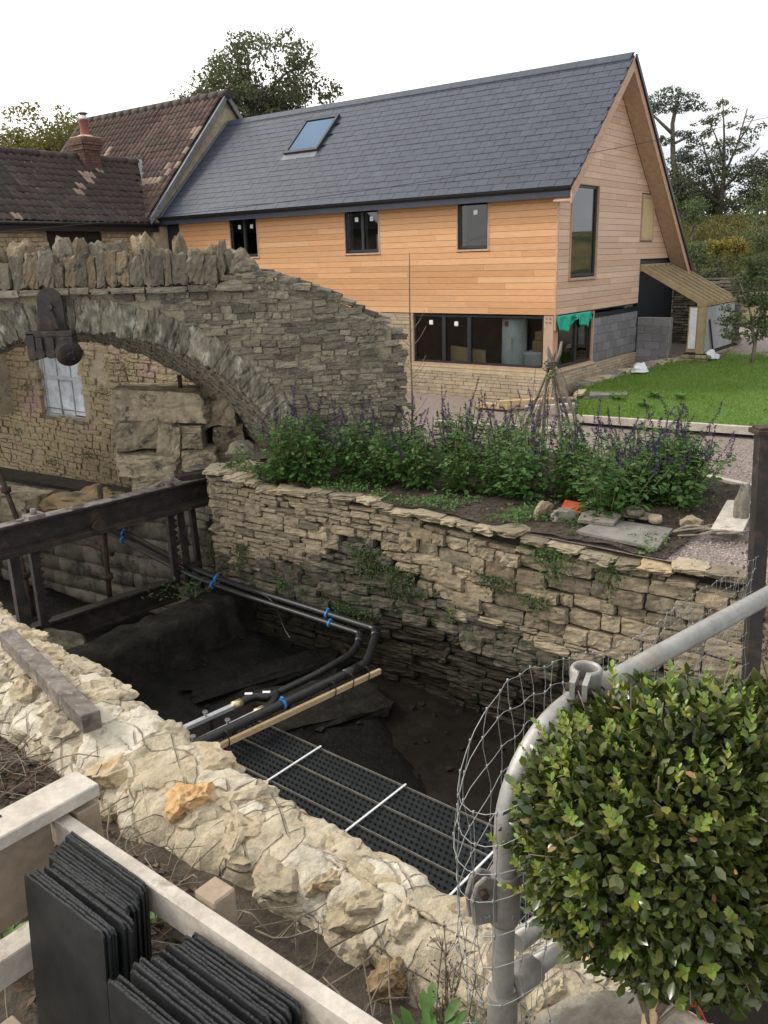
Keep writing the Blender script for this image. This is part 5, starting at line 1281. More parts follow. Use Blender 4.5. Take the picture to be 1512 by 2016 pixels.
# silted cross wall in front of the lower girder, with weeds
V = []; F = []; n1, n2 = 60, 22
q0, q1 = Vector((-5.6, 11.0, 0)), Vector((-2.95, 14.55, 0)); qd = (q1 - q0).normalized(); qn = Vector((qd.y, -qd.x, 0))
for i in range(n1 + 1):
    for j in range(n2 + 1):
        s = i / n1; w_ = j / n2; p = q0.lerp(q1, s) + qn * (w_ * 1.05 - .05)
        z = -1.78 - 1.0 * max(0, (w_ - .72) / .28) ** .7 - (.6 if j == 0 else 0) + .07 * fbm((p.x, p.y, 0), 2.2, 4) * (1 if 0 < j < n2 else .3)
        p = p + qn * .06 * fbm((p.x, p.y, 5), 3)
        V.append((p.x, p.y, z - (.4 if j == n2 else 0)))
for i in range(n1):
    for j in range(n2): k = i * (n2 + 1) + j; F.append((k, k + n2 + 1, k + n2 + 2, k + 1))
tag(link('silted_wall', npmesh('silted_wall', V, F, True), M['silt_brown']), 'low silt-covered wall across the drained channel before the girder', 'wall')
# ledges of sunken masonry in the bay
rock('sunken_slab', P_SLAB, 1, 'silt', (-1.9, 12.2, -2.52), (2.6, .55, .3), (.04, .02, .57), 'long dark silted slab on the channel floor inside the pipe bend')
rock('sunken_slab', P_SLAB, 7, 'silt_brown', (-1.0, 11.3, -2.52), (1.7, 1.2, .25), (.03, .05, .45), 'wide gravelly slab on the channel floor below the pipe bend')
for i in range(76):
    x, y = (RNG.uniform(-3.2, -.3), RNG.uniform(10.2, 14)) if i < 46 else (RNG.uniform(-.2, 2.4), RNG.uniform(8.6, 11.6))
    o = rock('loose_stone', P_ROCK, i % 9, 'silt_brown', (x, y, (floorh(x, y) if i < 46 else poolz(x, y)) + .01), (RNG.uniform(.05, .16),) * 2 + (RNG.uniform(.04, .09),), (0, 0, RNG.uniform(0, 6)), 'small silty stone lying on the drained channel floor', 'stone', 'stones on the drained channel floor')

# ------------------------------------------------------------------ pipes
def smooth_path(pts, it=3):
    P = [Vector(p) for p in pts]
    for _ in range(it):
        Q = [P[0]]
        for a, b in zip(P, P[1:]): Q += [a.lerp(b, .25), a.lerp(b, .75)]
        Q.append(P[-1]); P = Q
    return P
def clip_ring(parent, c, d, r_, m='blue'):
    m_ = MB(); d = Vector(d).normalized(); s = d.cross(Vector((0, 0, 1))).normalized(); u = s.cross(d)
    m_.tube([Vector(c) - d * .018, Vector(c) + d * .018], r_ * 1.22, 14); m_.bar(Vector(c) + u * r_ * 1.15, Vector(c) + u * r_ * 1.6, .05, .035, up=d); m_.obj('pipe_clip', M[m], parent)
ZP = -1.62
outer = smooth_path([(-5.75, 17.0, ZP + .28), (-4.3, 15.6, ZP + .08), (-3.05, 14.35, ZP), (-1.05, 12.72, ZP), (-.34, 12.13, ZP), (-.19, 12.02, ZP), (-.17, 11.85, ZP), (-.28, 11.0, ZP), (-.36, 10.78, ZP), (-1.45, 9.72, ZP), (-2.6, 8.6, ZP)])
t = thing('black_pipe', 'outer black plastic pipe bending round the pit beside the wall', 'pipe', outer[len(outer) // 2]); m_ = MB(); m_.tube(outer, .062, 12); m_.obj('tube', M['pipe'], t)
for c, d in (((-5.35, 16.6, ZP + .2), (1.4, -1.4, 0)), ((-3.05, 14.35, ZP), (1.25, -1.27, 0)), ((-.95, 12.63, ZP), (2, -1.6, 0)), ((-1.38, 9.78, ZP), (1, 1, 0))): clip_ring(t, c, d, .062)
m_ = MB(); m_.tube([(-.175, 11.93, ZP), (-.185, 11.72, ZP)], .075, 12); m_.tube([(-.42, 10.73, ZP), (-.62, 10.53, ZP)], .072, 12); m_.obj('elbow_socket', M['black_plastic'], t)
ZI = -1.66
inner = smooth_path([(-5.75, 16.75, ZI + .28), (-4.35, 15.4, ZI + .08), (-3.15, 14.22, ZI), (-1.15, 12.56, ZI), (-.55, 12.06, ZI), (-.42, 11.95, ZI), (-.42, 11.75, ZI), (-.5, 11.35, ZI), (-.62, 11.15, ZI), (-1.0, 10.65, ZI), (-1.5, 10.15, ZI)])
t = thing('black_pipe', 'inner black plastic pipe that feeds the metal bars in the pit', 'pipe', inner[len(inner) // 2]); m_ = MB(); m_.tube(inner, .05, 12); m_.obj('tube', M['pipe'], t)
for c, d in (((-5.3, 16.3, ZI + .2), (1.4, -1.35, 0)), ((-3.1, 14.18, ZI), (1.2, -1.17, 0)), ((-.9, 12.35, ZI), (2, -1.65, 0))): clip_ring(t, c, d, .05)
m_ = MB(); m_.tube([(-.42, 11.9, ZI), (-.44, 11.62, ZI)], .062, 12); m_.obj('elbow_socket', M['black_plastic'], t)
mn = smooth_path([(-1.5, 10.15, ZI), (-1.62, 10.02, ZI), (-1.78, 10.06, ZI + .02), (-1.95, 9.92, ZI)], 2); m_ = MB(); m_.tube(mn, .06, 10); m_.obj('connector', M['black_plastic'], t)
m_ = MB(); m_.tube(smooth_path([(-1.5, 10.15, ZI), (-1.5, 9.95, ZI - .01), (-1.62, 9.72, ZI)], 2), .055, 10); m_.obj('connector', M['black_plastic'], t)
for p in ((-1.62, 10.06, ZI + .065), (-1.85, 10.02, ZI + .07)): m_ = MB(); m_.box((-.05, -.025, 0), (.05, .025, .008), Matrix.Translation(p)); m_.obj('white_tag', M['sticker'], t)
def manifold(a, b, label):
    t = thing('spray_bar', label, 'metal bar', b); m_ = MB(); m_.bar(a, b, .075, .06); m_.obj('bar', M['alu'], t, .006)
    d = (Vector(b) - Vector(a)).normalized(); m_ = MB(); m_.tube([Vector(a) - d * .12, Vector(a) + d * .02], .062, 6); m_.obj('brass_nut', M['brass'], t)
    for f_ in (.35, .75): p = Vector(a).lerp(Vector(b), f_); m_ = MB(); m_.tube([p + Vector((0, 0, .02)), p + Vector((0, 0, .09))], .018, 8); m_.tube([p + Vector((0, 0, .085)), p + Vector((0, 0, .11))], .034, 8); m_.obj('bolt', M['steel'], t)
    for f_ in (.3, .8): p = Vector(a).lerp(Vector(b), f_); m_ = MB(); m_.bar(p - Vector((0, 0, .22)), p, .03, .05, up=d); m_.obj('bracket', M['iron'], t)
manifold((-2.02, 9.84, ZI), (-2.9, 8.98, ZI), 'farther of two square silver bars with brass nuts, beside the pipes')
manifold((-1.70, 9.64, ZI), (-2.58, 8.74, ZI), 'nearer of two square silver bars with brass nuts, beside the outer pipe')
m_ = MB(); m_.bar((-.12, 10.82, ZP - .10), (-2.45, 8.62, ZP - .10), .05, .07); bt = m_.obj('timber_batten', M['pine_pale']); tag(bt, 'pale sawn batten strapped under the outer pipe across the pit', 'batten')
for f_ in (.08, .17, .27, .8):
    p = Vector((-.12, 10.82, ZP - .05)).lerp(Vector((-2.45, 8.62, ZP - .05)), f_); m_ = MB(); pts = [p + Vector((.06 * math.cos(a) * -.7, .06 * math.cos(a) * .7, .11 * math.sin(a))) for a in np.linspace(0, 2*math.pi, 12)[:-1]]; m_.tube(pts, .008, 5, closed=True); tag(m_.obj('cable_tie', M['black_plastic']), 'black cable tie looped round the outer pipe and batten', 'cable tie', 'cable ties on the batten')
hs = smooth_path([(-3.0, 14.25, ZP + .07), (-2.1, 13.5, ZP + .05), (-1.85, 13.2, ZP - .05), (-1.75, 13.1, ZP - .4), (-1.6, 12.8, -2.1)]); m_ = MB(); m_.tube(hs, .018, 6); tag(m_.obj('thin_hose', M['black_plastic']), 'thin dark hose lying along the pipes and dropping to the mud', 'hose')

# ------------------------------------------------------------------ studded black panels over the channel
ZS = -1.93; pd = Vector((.772, -.635, 0)); pn = Vector((-.635, -.772, 0)); p0 = Vector((-1.78, 9.92, ZS))
ep = thing('studded_ramp', 'row of black studded plastic panels laid over the mud', 'ramp', p0)
for k in range(4):
    m_ = MB(); a = p0 + pn * (k * .42 + .21); m_.bar(a, a + pd * 5.1, .405, .03); pnl = m_.obj('panel', M['stud_panel'], ep)
    VV = []; FF = []; c6 = [(math.cos(i * math.pi/3), math.sin(i * math.pi/3)) for i in range(6)]; b = 0
    for i in range(73):
        for j in range(5):
            q = a + pd * (.06 + i * .069 + (.034 if j % 2 else 0)) + pn * (-.165 + j * .082); r_ = .016
            VV += [(q.x + c * r_, q.y + s * r_, ZS + .014) for c, s in c6] + [(q.x + c * r_ * .6, q.y + s * r_ * .6, ZS + .045) for c, s in c6]
            FF += [(b + n_, b + (n_+1) % 6, b + 6 + (n_+1) % 6, b + 6 + n_) for n_ in range(6)] + [(b+6, b+7, b+8, b+9), (b+6, b+9, b+10, b+11)]; b += 12
    o = link('studs', npmesh('studs', VV, FF), M['stud_panel'], pnl); o['kind'] = 'stuff'
for k in range(5): a = p0 + pn * (k * .42) + Vector((0, 0, .022)); m_ = MB(); m_.bar(a, a + pd * 5.1, .007, .03); m_.obj('edge_strip', M['galv_dull'], ep)
for s in (1.18, 2.5, 3.9): a = p0 + pd * s + Vector((0, 0, .05)); m_ = MB(); m_.bar(a - pn * .02, a + pn * 1.3, .022, .012); m_.obj('cross_strip', M['steel'] if False else M['white_board'], ep)
m_ = MB()
for s in (.3, 2.4, 4.2): m_.bar(p0 + pd * s + Vector((0, 0, -.45)), p0 + pd * s + pn * 1.68 + Vector((0, 0, -.45)), .08, .85)
m_.obj('bearers', M['iron'], ep)

# ------------------------------------------------------------------ near wall of pale stone and mortar
def mortar_scratched():
    m = mat('mortar_scratched', (0.46, 0.42, 0.335), (0.60, 0.56, 0.475), 7, 0.95, 1.0, 34, 0.02, c3=(0.36, 0.29, 0.19), t3=0.63, s3=5, c4=(0.22, 0.195, 0.15), t4=0.69, s4=8)
    n = m.node_tree; N = n.nodes; L = n.links
    bs = [q for q in N if q.type == 'BSDF_PRINCIPLED'][0]; bp = [q for q in N if q.type == 'BUMP'][0]
    old = bs.inputs['Base Color'].links[0].from_socket
    g = [q for q in N if q.type == 'NEW_GEOMETRY'][0]
    tot = None
    for rz, sc in ((0.95, 2.3), (-0.35, 1.7)):
        mp = N.new('ShaderNodeMapping'); mp.inputs['Rotation'].default_value = (0, 0, rz); L.new(g.outputs['Position'], mp.inputs['Vector'])
        w = N.new('ShaderNodeTexWave'); w.inputs['Scale'].default_value = sc; w.inputs['Distortion'].default_value = 0.9; w.inputs['Detail'].default_value = 1; w.inputs['Detail Scale'].default_value = 1.5
        L.new(mp.outputs[0], w.inputs['Vector'])
        r = N.new('ShaderNodeMapRange'); r.inputs['From Min'].default_value = 0.985; r.inputs['From Max'].default_value = 1.0; L.new(w.outputs['Fac'], r.inputs['Value'])
        if tot is None: tot = r.outputs[0]
        else:
            a = N.new('ShaderNodeMath'); a.operation = 'MAXIMUM'; L.new(tot, a.inputs[0]); L.new(r.outputs[0], a.inputs[1]); tot = a.outputs[0]
    nz_ = N.new('ShaderNodeTexNoise'); nz_.inputs['Scale'].default_value = 3.2; L.new(g.outputs['Position'], nz_.inputs['Vector'])
    r = N.new('ShaderNodeMapRange'); r.inputs['From Min'].default_value = 0.47; r.inputs['From Max'].default_value = 0.56; L.new(nz_.outputs['Fac'], r.inputs['Value'])
    k = N.new('ShaderNodeMath'); k.operation = 'MULTIPLY'; L.new(tot, k.inputs[0]); L.new(r.outputs[0], k.inputs[1])
    # cracked joints between the bedded stones
    nd_ = N.new('ShaderNodeTexNoise'); nd_.inputs['Scale'].default_value = 6; L.new(g.outputs['Position'], nd_.inputs['Vector'])
    va = N.new('ShaderNodeVectorMath'); va.operation = 'MULTIPLY_ADD'; va.inputs[1].default_value = (.12, .12, .12); L.new(nd_.outputs['Color'], va.inputs[0]); L.new(g.outputs['Position'], va.inputs[2])
    vo = N.new('ShaderNodeTexVoronoi'); vo.feature = 'DISTANCE_TO_EDGE'; vo.inputs['Scale'].default_value = 3.6; L.new(va.outputs[0], vo.inputs['Vector'])
    cr_ = N.new('ShaderNodeMapRange'); cr_.inputs['From Min'].default_value = 0.030; cr_.inputs['From Max'].default_value = 0.0; L.new(vo.outputs['Distance'], cr_.inputs['Value'])
    xo = N.new('ShaderNodeMixRGB'); xo.inputs[2].default_value = (0.24, 0.20, 0.145, 1); L.new(old, xo.inputs[1])
    ck = N.new('ShaderNodeMath'); ck.operation = 'MULTIPLY'; L.new(cr_.outputs[0], ck.inputs[0]); L.new(r.outputs[0], ck.inputs[1]); L.new(ck.outputs[0], xo.inputs[0])
    vc = N.new('ShaderNodeTexVoronoi'); vc.inputs['Scale'].default_value = 3.6; L.new(va.outputs[0], vc.inputs['Vector'])
    hv = N.new('ShaderNodeMixRGB'); hv.blend_type = 'MULTIPLY'; hv.inputs[0].default_value = .8; sp_ = N.new('ShaderNodeValToRGB'); sp_.color_ramp.elements[0].color = (.74, .65, .50, 1); sp_.color_ramp.elements[1].color = (1.1, 1.08, 1.04, 1); sc_ = N.new('ShaderNodeSeparateColor'); L.new(vc.outputs['Color'], sc_.inputs[0]); L.new(sc_.outputs[0], sp_.inputs[0]); L.new(xo.outputs[0], hv.inputs[1]); L.new(sp_.outputs[0], hv.inputs[2])
    b3 = N.new('ShaderNodeBump'); b3.inputs['Distance'].default_value = 0.025; b3.inputs['Strength'].default_value = .7; b3.invert = True; L.new(cr_.outputs[0], b3.inputs['Height']); L.new(bp.outputs[0], b3.inputs['Normal']); bp = b3
    x = N.new('ShaderNodeMixRGB'); x.inputs[2].default_value = (0.24, 0.20, 0.15, 1); L.new(hv.outputs[0], x.inputs[1])
    k2 = N.new('ShaderNodeMath'); k2.operation = 'MULTIPLY'; k2.inputs[1].default_value = .75; L.new(k.outputs[0], k2.inputs[0]); L.new(k2.outputs[0], x.inputs[0]); L.new(x.outputs[0], bs.inputs['Base Color'])
    b2 = N.new('ShaderNodeBump'); b2.inputs['Distance'].default_value = 0.012; b2.invert = True; L.new(k.outputs[0], b2.inputs['Height']); L.new(bp.outputs[0], b2.inputs['Normal']); L.new(b2.outputs[0], bs.inputs['Normal'])
    return m
M['mortar_scratched'] = mortar_scratched()
fwp = Path([(-5.5, 8.3), (-3.4, 6.4), (-2.49, 5.48), (-1.35, 4.33), (-.81, 3.72), (.28, 2.76), (1.5, 1.74), (3.0, .5)])
nearwall = thing('low_stone_wall', 'low broken cream stone wall with scratched mortar along the pit edge', 'wall', (-.9, 3.5, 1.0))
r5 = random.Random(17)
prof = [(0, -2.6), (0, 1.2), (.015, 1.40), (.06, 1.46), (.12, 1.475), (.18, 1.48), (.24, 1.48), (.30, 1.475), (.36, 1.46), (.42, 1.44), (.47, 1.41), (.51, 1.36), (.545, 1.28), (.565, 1.2), (.575, 1.1), (.58, 1.0), (.58, .6)]
V = []; F = []; n1 = 900; ng = len(prof)
# resample the section finely
pr2 = []
for (a, b), (c, d) in zip(prof, prof[1:]):
    k = 1 if (b < 1.1 and d < 1.3) else 3
    for i in range(k): pr2.append((a + (c - a) * i / k, b + (d - b) * i / k))
pr2.append(prof[-1]); ng = len(pr2)
def wallw(t): return .70 + .48 * math.exp(-((t - 5.2) / 1.6) ** 2) + .06 * math.sin(t * 3.1)
for i in range(n1 + 1):
    t = fwp.L * i / n1; p = fwp.at(t); a = fwp.ang(t); nn_ = Vector((math.sin(a), -math.cos(a), 0))
    for j, (w_, z) in enumerate(pr2):
        q = p + nn_ * w_ * wallw(t); dz = 0
        if z > .9:
            f_ = fbm((q.x, q.y, z), 2.6, 3); g_ = fbm((q.x, q.y, z + 4), 9, 3); c_ = mnoise.cell_vector(Vector((q.x * 3.2 + .3 * f_, q.y * 3.2, 0))).x
            dz = .018 * f_ + .016 * g_ + .02 * c_ + .008 * fbm((q.x, q.y, z + 8), 26, 2)
            q = q + nn_ * ((.05 * f_ + .02 * g_) * (1 if w_ > .3 else -.4))
        V.append((q.x, q.y, z + dz * (1 if 1.2 < z else .4) - (.22 * max(0, (2.5 - t)) if t < 2.5 and z > 1 else 0)))
for i in range(n1):
    for j in range(ng - 1): k = i * ng + j; F.append((k, k + ng, k + ng + 1, k + 1))
link('mortar_body', npmesh('mortar_body', V, F, True), M['mortar_scratched'], nearwall)
items = []
def nwpt(t, w_): p = fwp.at(t); a = fwp.ang(t); return p + Vector((math.sin(a), -math.cos(a), 0)) * w_, a
t = 1.2
while t < fwp.L - .6:       # dressed stones along the pit edge
    l = r5.uniform(.22, .46); q, a = nwpt(t + l/2, .10 + r5.uniform(-.015, .03)); dz = -.22 * max(0, 2.5 - t) if t < 2.5 else 0
    items.append((TRS((q.x, q.y, 1.415 + dz + r5.uniform(-.02, .02)), (r5.uniform(-.05, .08), r5.uniform(-.06, .06), a + r5.uniform(-.12, .12)), (l, r5.uniform(.22, .34), r5.uniform(.15, .20))), r5.randrange(9))); t += l * .96
t = 1.5
while t < fwp.L - .6:       # stones bedded in the top
    l = r5.uniform(.18, .42); q, a = nwpt(t + l/2, r5.uniform(.28, .42) * wallw(t))
    if r5.random() < .9: items.append((TRS((q.x, q.y, 1.415 + r5.uniform(-.03, .015)), (r5.uniform(-.1, .1), r5.uniform(-.1, .1), r5.uniform(0, 3)), (l, l * r5.uniform(.6, .9), r5.uniform(.12, .2))), r5.randrange(9)))
    t += l * .8
for row, (w_, z, hh) in enumerate(((.47, 1.29, .2), (.50, 1.13, .2), (.52, .98, .2))):
    t = 1.0
    while t < fwp.L - .6:
        l = r5.uniform(.16, .38); q, a = nwpt(t + l/2, w_ * wallw(t) + r5.uniform(-.04, .05))
        if r5.random() < .72: items.append((TRS((q.x, q.y, z + r5.uniform(-.04, .04)), (r5.uniform(-.25, .1), r5.uniform(-.15, .15), a + r5.uniform(-.3, .3)), (l, r5.uniform(.14, .22), hh * r5.uniform(.7, 1.15))), r5.randrange(9)))
        t += l
pieces(items, P_BIG, M['rock_cream'], nearwall, 'stone', 300, 'rubble', False)
for k in range(16):         # rubble heap at the left end
    q, a = nwpt(1.9 + r5.uniform(-.5, .9), r5.uniform(.0, .75)); items = [(TRS((q.x, q.y, 1.5 + r5.uniform(-.1, .12)), (r5.uniform(-.3, .3), r5.uniform(-.3, .3), r5.uniform(0, 3)), (r5.uniform(.22, .5), r5.uniform(.2, .34), r5.uniform(.08, .2))), r5.randrange(9))]
    pieces(items, P_BIG, M['rock_cream'], nearwall, 'stone', 300, 'rubble', False)
o = link('orange_stone', pool_mesh(P_BIG, 2, M['rock_orange'], False), None, nearwall); o.matrix_basis = TRS((-.94, 3.42, 1.44), (.03, .03, .5), (.27, .25, .20)); o['label'] = 'orange sandstone block set in the pale mortar'
o = link('brown_stone', pool_mesh(P_BIG, 5, M['ledge_tan'], False), None, nearwall); o.matrix_basis = TRS((-.02, 2.47, 1.33), (.1, .25, .2), (.19, .16, .17))
o = link('orange_stone', pool_mesh(P_BIG, 7, M['rock_orange'], False), None, nearwall); o.matrix_basis = TRS((.62, 2.42, 1.4), (.12, .05, .2), (.16, .16, .16))
m_ = MB(); m_.bar((-2.46, 5.05, 1.56), (-1.55, 3.93, 1.575), .10, .105); wb = m_.obj('old_beam', M['beam_grey'], None, .006); tag(wb, 'weathered grey timber beam lying along the top of the pale wall', 'beam')

# ------------------------------------------------------------------ slate rack and loose slates
BA = Vector((-1.06, 2.30, 2.2)); db = Vector((.778, -.628, 0)); nb = Vector((-.628, -.778, 0)); UPV = Vector((0, 0, 1))
rack_ = thing('slate_rack', 'grey weathered timber rack holding rows of black slates', 'rack', (-1.0, 2.2, 1.4))
def bl(s, w_, z): p = BA + db * s + nb * w_; return Vector((p.x, p.y, z))
m_ = MB(); m_.bar(bl(-.02, 0, 2.198 - .0475), bl(1.9, 0, 2.198 - .0475), .046, .095); m_.obj('long_rail', M['weathered'], rack_, .004)
m_ = MB(); m_.bar(bl(.0, -.12, 2.245), bl(.0, 1.35, 2.245), .13, .045); m_.obj('top_plank', M['weathered'], rack_, .004)
m_ = MB(); m_.bar(bl(.005, .035, 2.06), bl(.005, 1.35, 2.06), .035, .27); m_.obj('end_board', M['weathered_side'], rack_, .003)
m_ = MB(); m_.bar(bl(.0, .04, 1.80), bl(.0, 1.35, 1.80), .09, .10); m_.obj('lower_rail', M['weathered'], rack_, .004)
m_ = MB(); m_.bar(bl(.02, -.075, 1.3), bl(.02, -.075, 2.2), .08, .08, up=db); m_.obj('corner_post', M['weathered_side'], rack_, .004)
m_ = MB(); m_.bar(bl(.68, -.065, 1.3), bl(.68, -.065, 2.215), .075, .085, up=db); m_.obj('post', M['weathered_side'], rack_, .005)
m_ = MB(); m_.bar(bl(.02, .06, 1.60), bl(1.9, .06, 1.60), .10, .05); m_.obj('foot_rail', M['weathered_side'], rack_, .004)
m_ = MB(); m_.bar(bl(.02, .30, 1.60), bl(1.9, .30, 1.60), .10, .05); m_.obj('foot_rail', M['weathered_side'], rack_, .004)
for s_, w_ in ((-.03, .16), (.03, .2)): p = bl(s_, w_, 2.268); m_ = MB(); m_.tube([p, p + UPV * .003], .006, 8); m_.obj('screw', M['iron'], rack_)
def slate_mesh(seed):
    r = random.Random(seed); W, H, T = .385, .58, .0062; nx = 26; V = []; F = []
    top = [(-W/2 + W * i / nx, H + r.uniform(-.0018, .0012) - (.012 if i in (0, nx) else 0)) for i in range(nx + 1)]
    outl = [(-W/2, 0), (W/2, 0)] + [(x, z) for x, z in reversed(top)]
    m_ = MB(); m_.prism([(x, -T/2, z) for x, z in outl], (0, T, 0)); 
    # rough dressed top edge
    b = []
    for i in range(nx): 
        x0, z0 = top[i]; x1, z1 = top[i + 1]; k = r.uniform(.0005, .0028)
        m_.add([(x0, -T/2 - .0006, z0 - .002), (x1, -T/2 - .0006, z1 - .002), (x1, T/2 + .0006, z1 - .002), (x0, T/2 + .0006, z0 - .002), ((x0+x1)/2 + r.uniform(-.002, .002), r.uniform(-.002, .002), max(z0, z1) + k)], [(0, 1, 4), (1, 2, 4), (2, 3, 4), (3, 0, 4)])
    me = m_.mesh('slate'); me.materials.append(M['slate_loose']); me.materials.append(M['slate_edge'])
    for p in me.polygons:
        if len(p.vertices) == 3: p.material_index = 1
    return me
SM = [slate_mesh(i) for i in range(7)]
tilt0 = math.atan2(db.y, db.x)
def put_slate(i, s, w_, z, lean_, label, group):
    o = link('slate', SM[i % 7], None, None); p = bl(s, w_, z)
    o.matrix_basis = Matrix.Translation(p) @ Matrix.Rotation(tilt0 + r5.uniform(-.012, .012), 4, 'Z') @ Matrix.Rotation(lean_, 4, 'X') @ Matrix.Rotation(r5.uniform(-.012, .012), 4, 'Y'); tag(o, label, 'slate', group)
for k in range(17):
    front_ = k == 16; w_ = .035 + k * .0098 + (.012 if k > 12 else 0); s = .30 + .004 * k + (.02 if k in (0, 1, 2) else 0) + r5.uniform(-.012, .012) + (.035 if 9 < k < 13 else 0)
    put_slate(k, s + .02, w_ + .045, 1.625 + (.02 if k < 3 else 0) + r5.uniform(-.006, .006), -.07, 'front black slate of the left stack with a chipped pale corner' if front_ else 'black roofing slate in the left stack, standing behind its front slate', 'slates in the left stack')
for k in range(17):
    front_ = k == 16; w_ = .035 + k * .0125 + (.01 if k > 7 else 0) + (.016 if k > 13 else 0); s = .895 + (.0 if k < 6 else -.025) + r5.uniform(-.012, .012) - .002 * k
    put_slate(k + 3, s + .02, w_ + .045, 1.602 - (.012 if k > 6 else 0) + r5.uniform(-.008, .006), -.07, 'front slate of the right stack, nearest the bottom edge of the photo' if front_ else 'black roofing slate in the right stack, standing behind its front slate', 'slates in the right stack')

# ------------------------------------------------------------------ gate, netting, box bush in a pot
GX = Vector((.768, .640, 0)); GS = Vector((.245, 1.57, 0)); RT_ = .0255
gate = thing('tube_gate', 'galvanised steel tube gate with rounded corner beside the box bush', 'gate', (.245, 1.57, 1.5))
R0 = .235; pts = [Vector((GS.x, GS.y, 1.45)), Vector((GS.x, GS.y, 2.45)), Vector((GS.x, GS.y, 2.62))]
for i in range(1, 13): a = math.pi / 2 * i / 12; pts.append(GS + GX * (R0 * (1 - math.cos(a))) + Vector((0, 0, 2.64 + R0 * math.sin(a))))
zr = 2.64 + R0
pts += [GS + GX * (R0 + .5) + Vector((0, 0, zr)), GS + GX * 3.2 + Vector((0, 0, zr + .0))]
MB().tube(pts, RT_, 18).obj('tube_frame', M['galv'], gate) if False else None
m_ = MB(); m_.tube(pts, RT_, 18); m_.obj('tube_frame', M['galv'], gate)
for z, off in ((2.20, .0), (2.30, .06)):
    m_ = MB(); a = GS + GX * .0 + Vector((off * -.64 * -1, off * .77, z)); m_.tube([a, a + GX * 3.0], RT_ * (1 if off == 0 else .95), 16); m_.obj('lower_rail', M['galv'], gate)
def sleeve(c, d, l, r_, nm='clamp'):
    c = Vector(c); d = Vector(d).normalized(); m_ = MB(); rs = [r_ * .94, r_, r_, r_ * .94]; m_.tube([c - d * l/2, c - d * l * .44, c + d * l * .44, c + d * l/2], rs, 20); return m_
cl = sleeve((GS.x, GS.y, 2.475), (0, 0, 1), .13, .036).obj('clamp', M['galv_dull'], gate)
LX = Vector((-.95, -.3, 0)).normalized(); LYV = Vector((.3, -.95, 0)).normalized()
c = Vector((GS.x, GS.y, 2.49)) + LX * .028
for k in (0, 1):
    m_ = MB(); o_ = LYV * (.012 if k else -.016); pr_ = [c + o_ + LX * (.0) + UPV * -.06, c + o_ + LX * .055 + UPV * -.055, c + o_ + LX * .062 + UPV * .01, c + o_ + LX * .05 + UPV * .05, c + o_ + LX * .028 + UPV * .066, c + o_ + LX * .0 + UPV * .05]; m_.prism(pr_, LYV * .012); m_.obj('flange', M['galv_dull'], cl, .003)
m_ = MB(); p = c + LX * .036 + UPV * .032; m_.tube([p - LYV * .03, p + LYV * .04], .0105, 6); m_.obj('bolt', M['rust'], cl)
def letters(txt, loc, rot, size, m, parent, sx=1.0):
    cu = bpy.data.curves.new('lettering', 'FONT'); cu.body = txt; cu.size = size; cu.extrude = .0012; cu.align_x = 'CENTER'; cu.materials.append(m)
    tmp = bpy.data.objects.new('lettering', cu); me = bpy.data.meshes.new_from_object(tmp); bpy.data.objects.remove(tmp); o = bpy.data.objects.new('lettering', me); COL.objects.link(o); o.parent = parent; o.matrix_basis = Matrix.LocRotScale(Vector(loc), rot, Vector((sx, 1, 1))); return o
facing = Matrix((-LX, UPV, LYV)).transposed().to_quaternion()
letters('I M', c + LX * .03 + LYV * .0262 - UPV * .045, facing, .021, M['galv'], cl)
letters('E', Vector((GS.x, GS.y, 2.435)) + LYV * .0365 + LX * -.006, facing, .02, M['galv'], cl)
m_ = sleeve((GS.x, GS.y, 2.15), (0, 0, 1), .12, .036); m_.tube([GS + Vector((0, 0, 2.20)) + GX * .02, GS + Vector((0, 0, 2.20)) + GX * .11], .036, 18); m_.tube([GS + Vector((0, 0, 1.98)), GS + Vector((0, 0, 2.1))], [.04, .036], 18); m_.obj('clamp', M['galv_dull'], gate)
# open top collar
tcn = GS + GX * .245 + Vector((0, 0, zr))
m_ = sleeve(tcn + GX * .05, GX, .10, .036); m_.tube([tcn - GX * .012, tcn + GX * .0], .038, 18); ck = m_.obj('clamp', M['galv_dull'], gate)
m_ = MB(); cc = tcn + GX * .035 + Vector((-.012, -.016, .0)); rng_ = np.linspace(.35, 2 * math.pi - .35, 28); V = []; F = []
gapdir = math.atan2(-.95, -.55)
for a in rng_:
    ca_, sa_ = math.cos(a + gapdir), math.sin(a + gapdir)
    for r_, z in ((.026, .03), (.034, .03), (.036, .062), (.0365, .09), (.033, .096), (.028, .096), (.026, .09)): V.append((cc.x + ca_ * r_, cc.y + sa_ * r_, cc.z + z - .02))
for i in range(len(rng_) - 1):
    for k in range(7): F.append((i*7+k, i*7+(k+1) % 7, i*7+7+(k+1) % 7, i*7+7+k))
m_.add(V, F, True); m_.add(V[:7], [tuple(range(7))]); m_.add(V[-7:], [tuple(reversed(range(7)))])
gd_ = Vector((math.cos(gapdir), math.sin(gapdir), 0)); gs_ = Vector((-gd_.y, gd_.x, 0))
for sg in (-1, 1): m_.prism([cc + gd_ * .024 + gs_ * sg * .008 + UPV * .012, cc + gd_ * .056 + gs_ * sg * .008 + UPV * .018, cc + gd_ * .058 + gs_ * sg * .008 + UPV * .06, cc + gd_ * .026 + gs_ * sg * .008 + UPV * .076], gs_ * sg * .012)
m_.obj('open_collar', M['galv'], ck)
m_ = MB(); p = cc + gd_ * .045 + UPV * .04; m_.tube([p - gs_ * .032, p + gs_ * .032], .0095, 6); p2 = cc - gd_ * .04 + UPV * .05; m_.tube([p2 - gs_ * .02, p2 + gs_ * .02], .010, 6); m_.obj('bolt', M['rust'], ck)

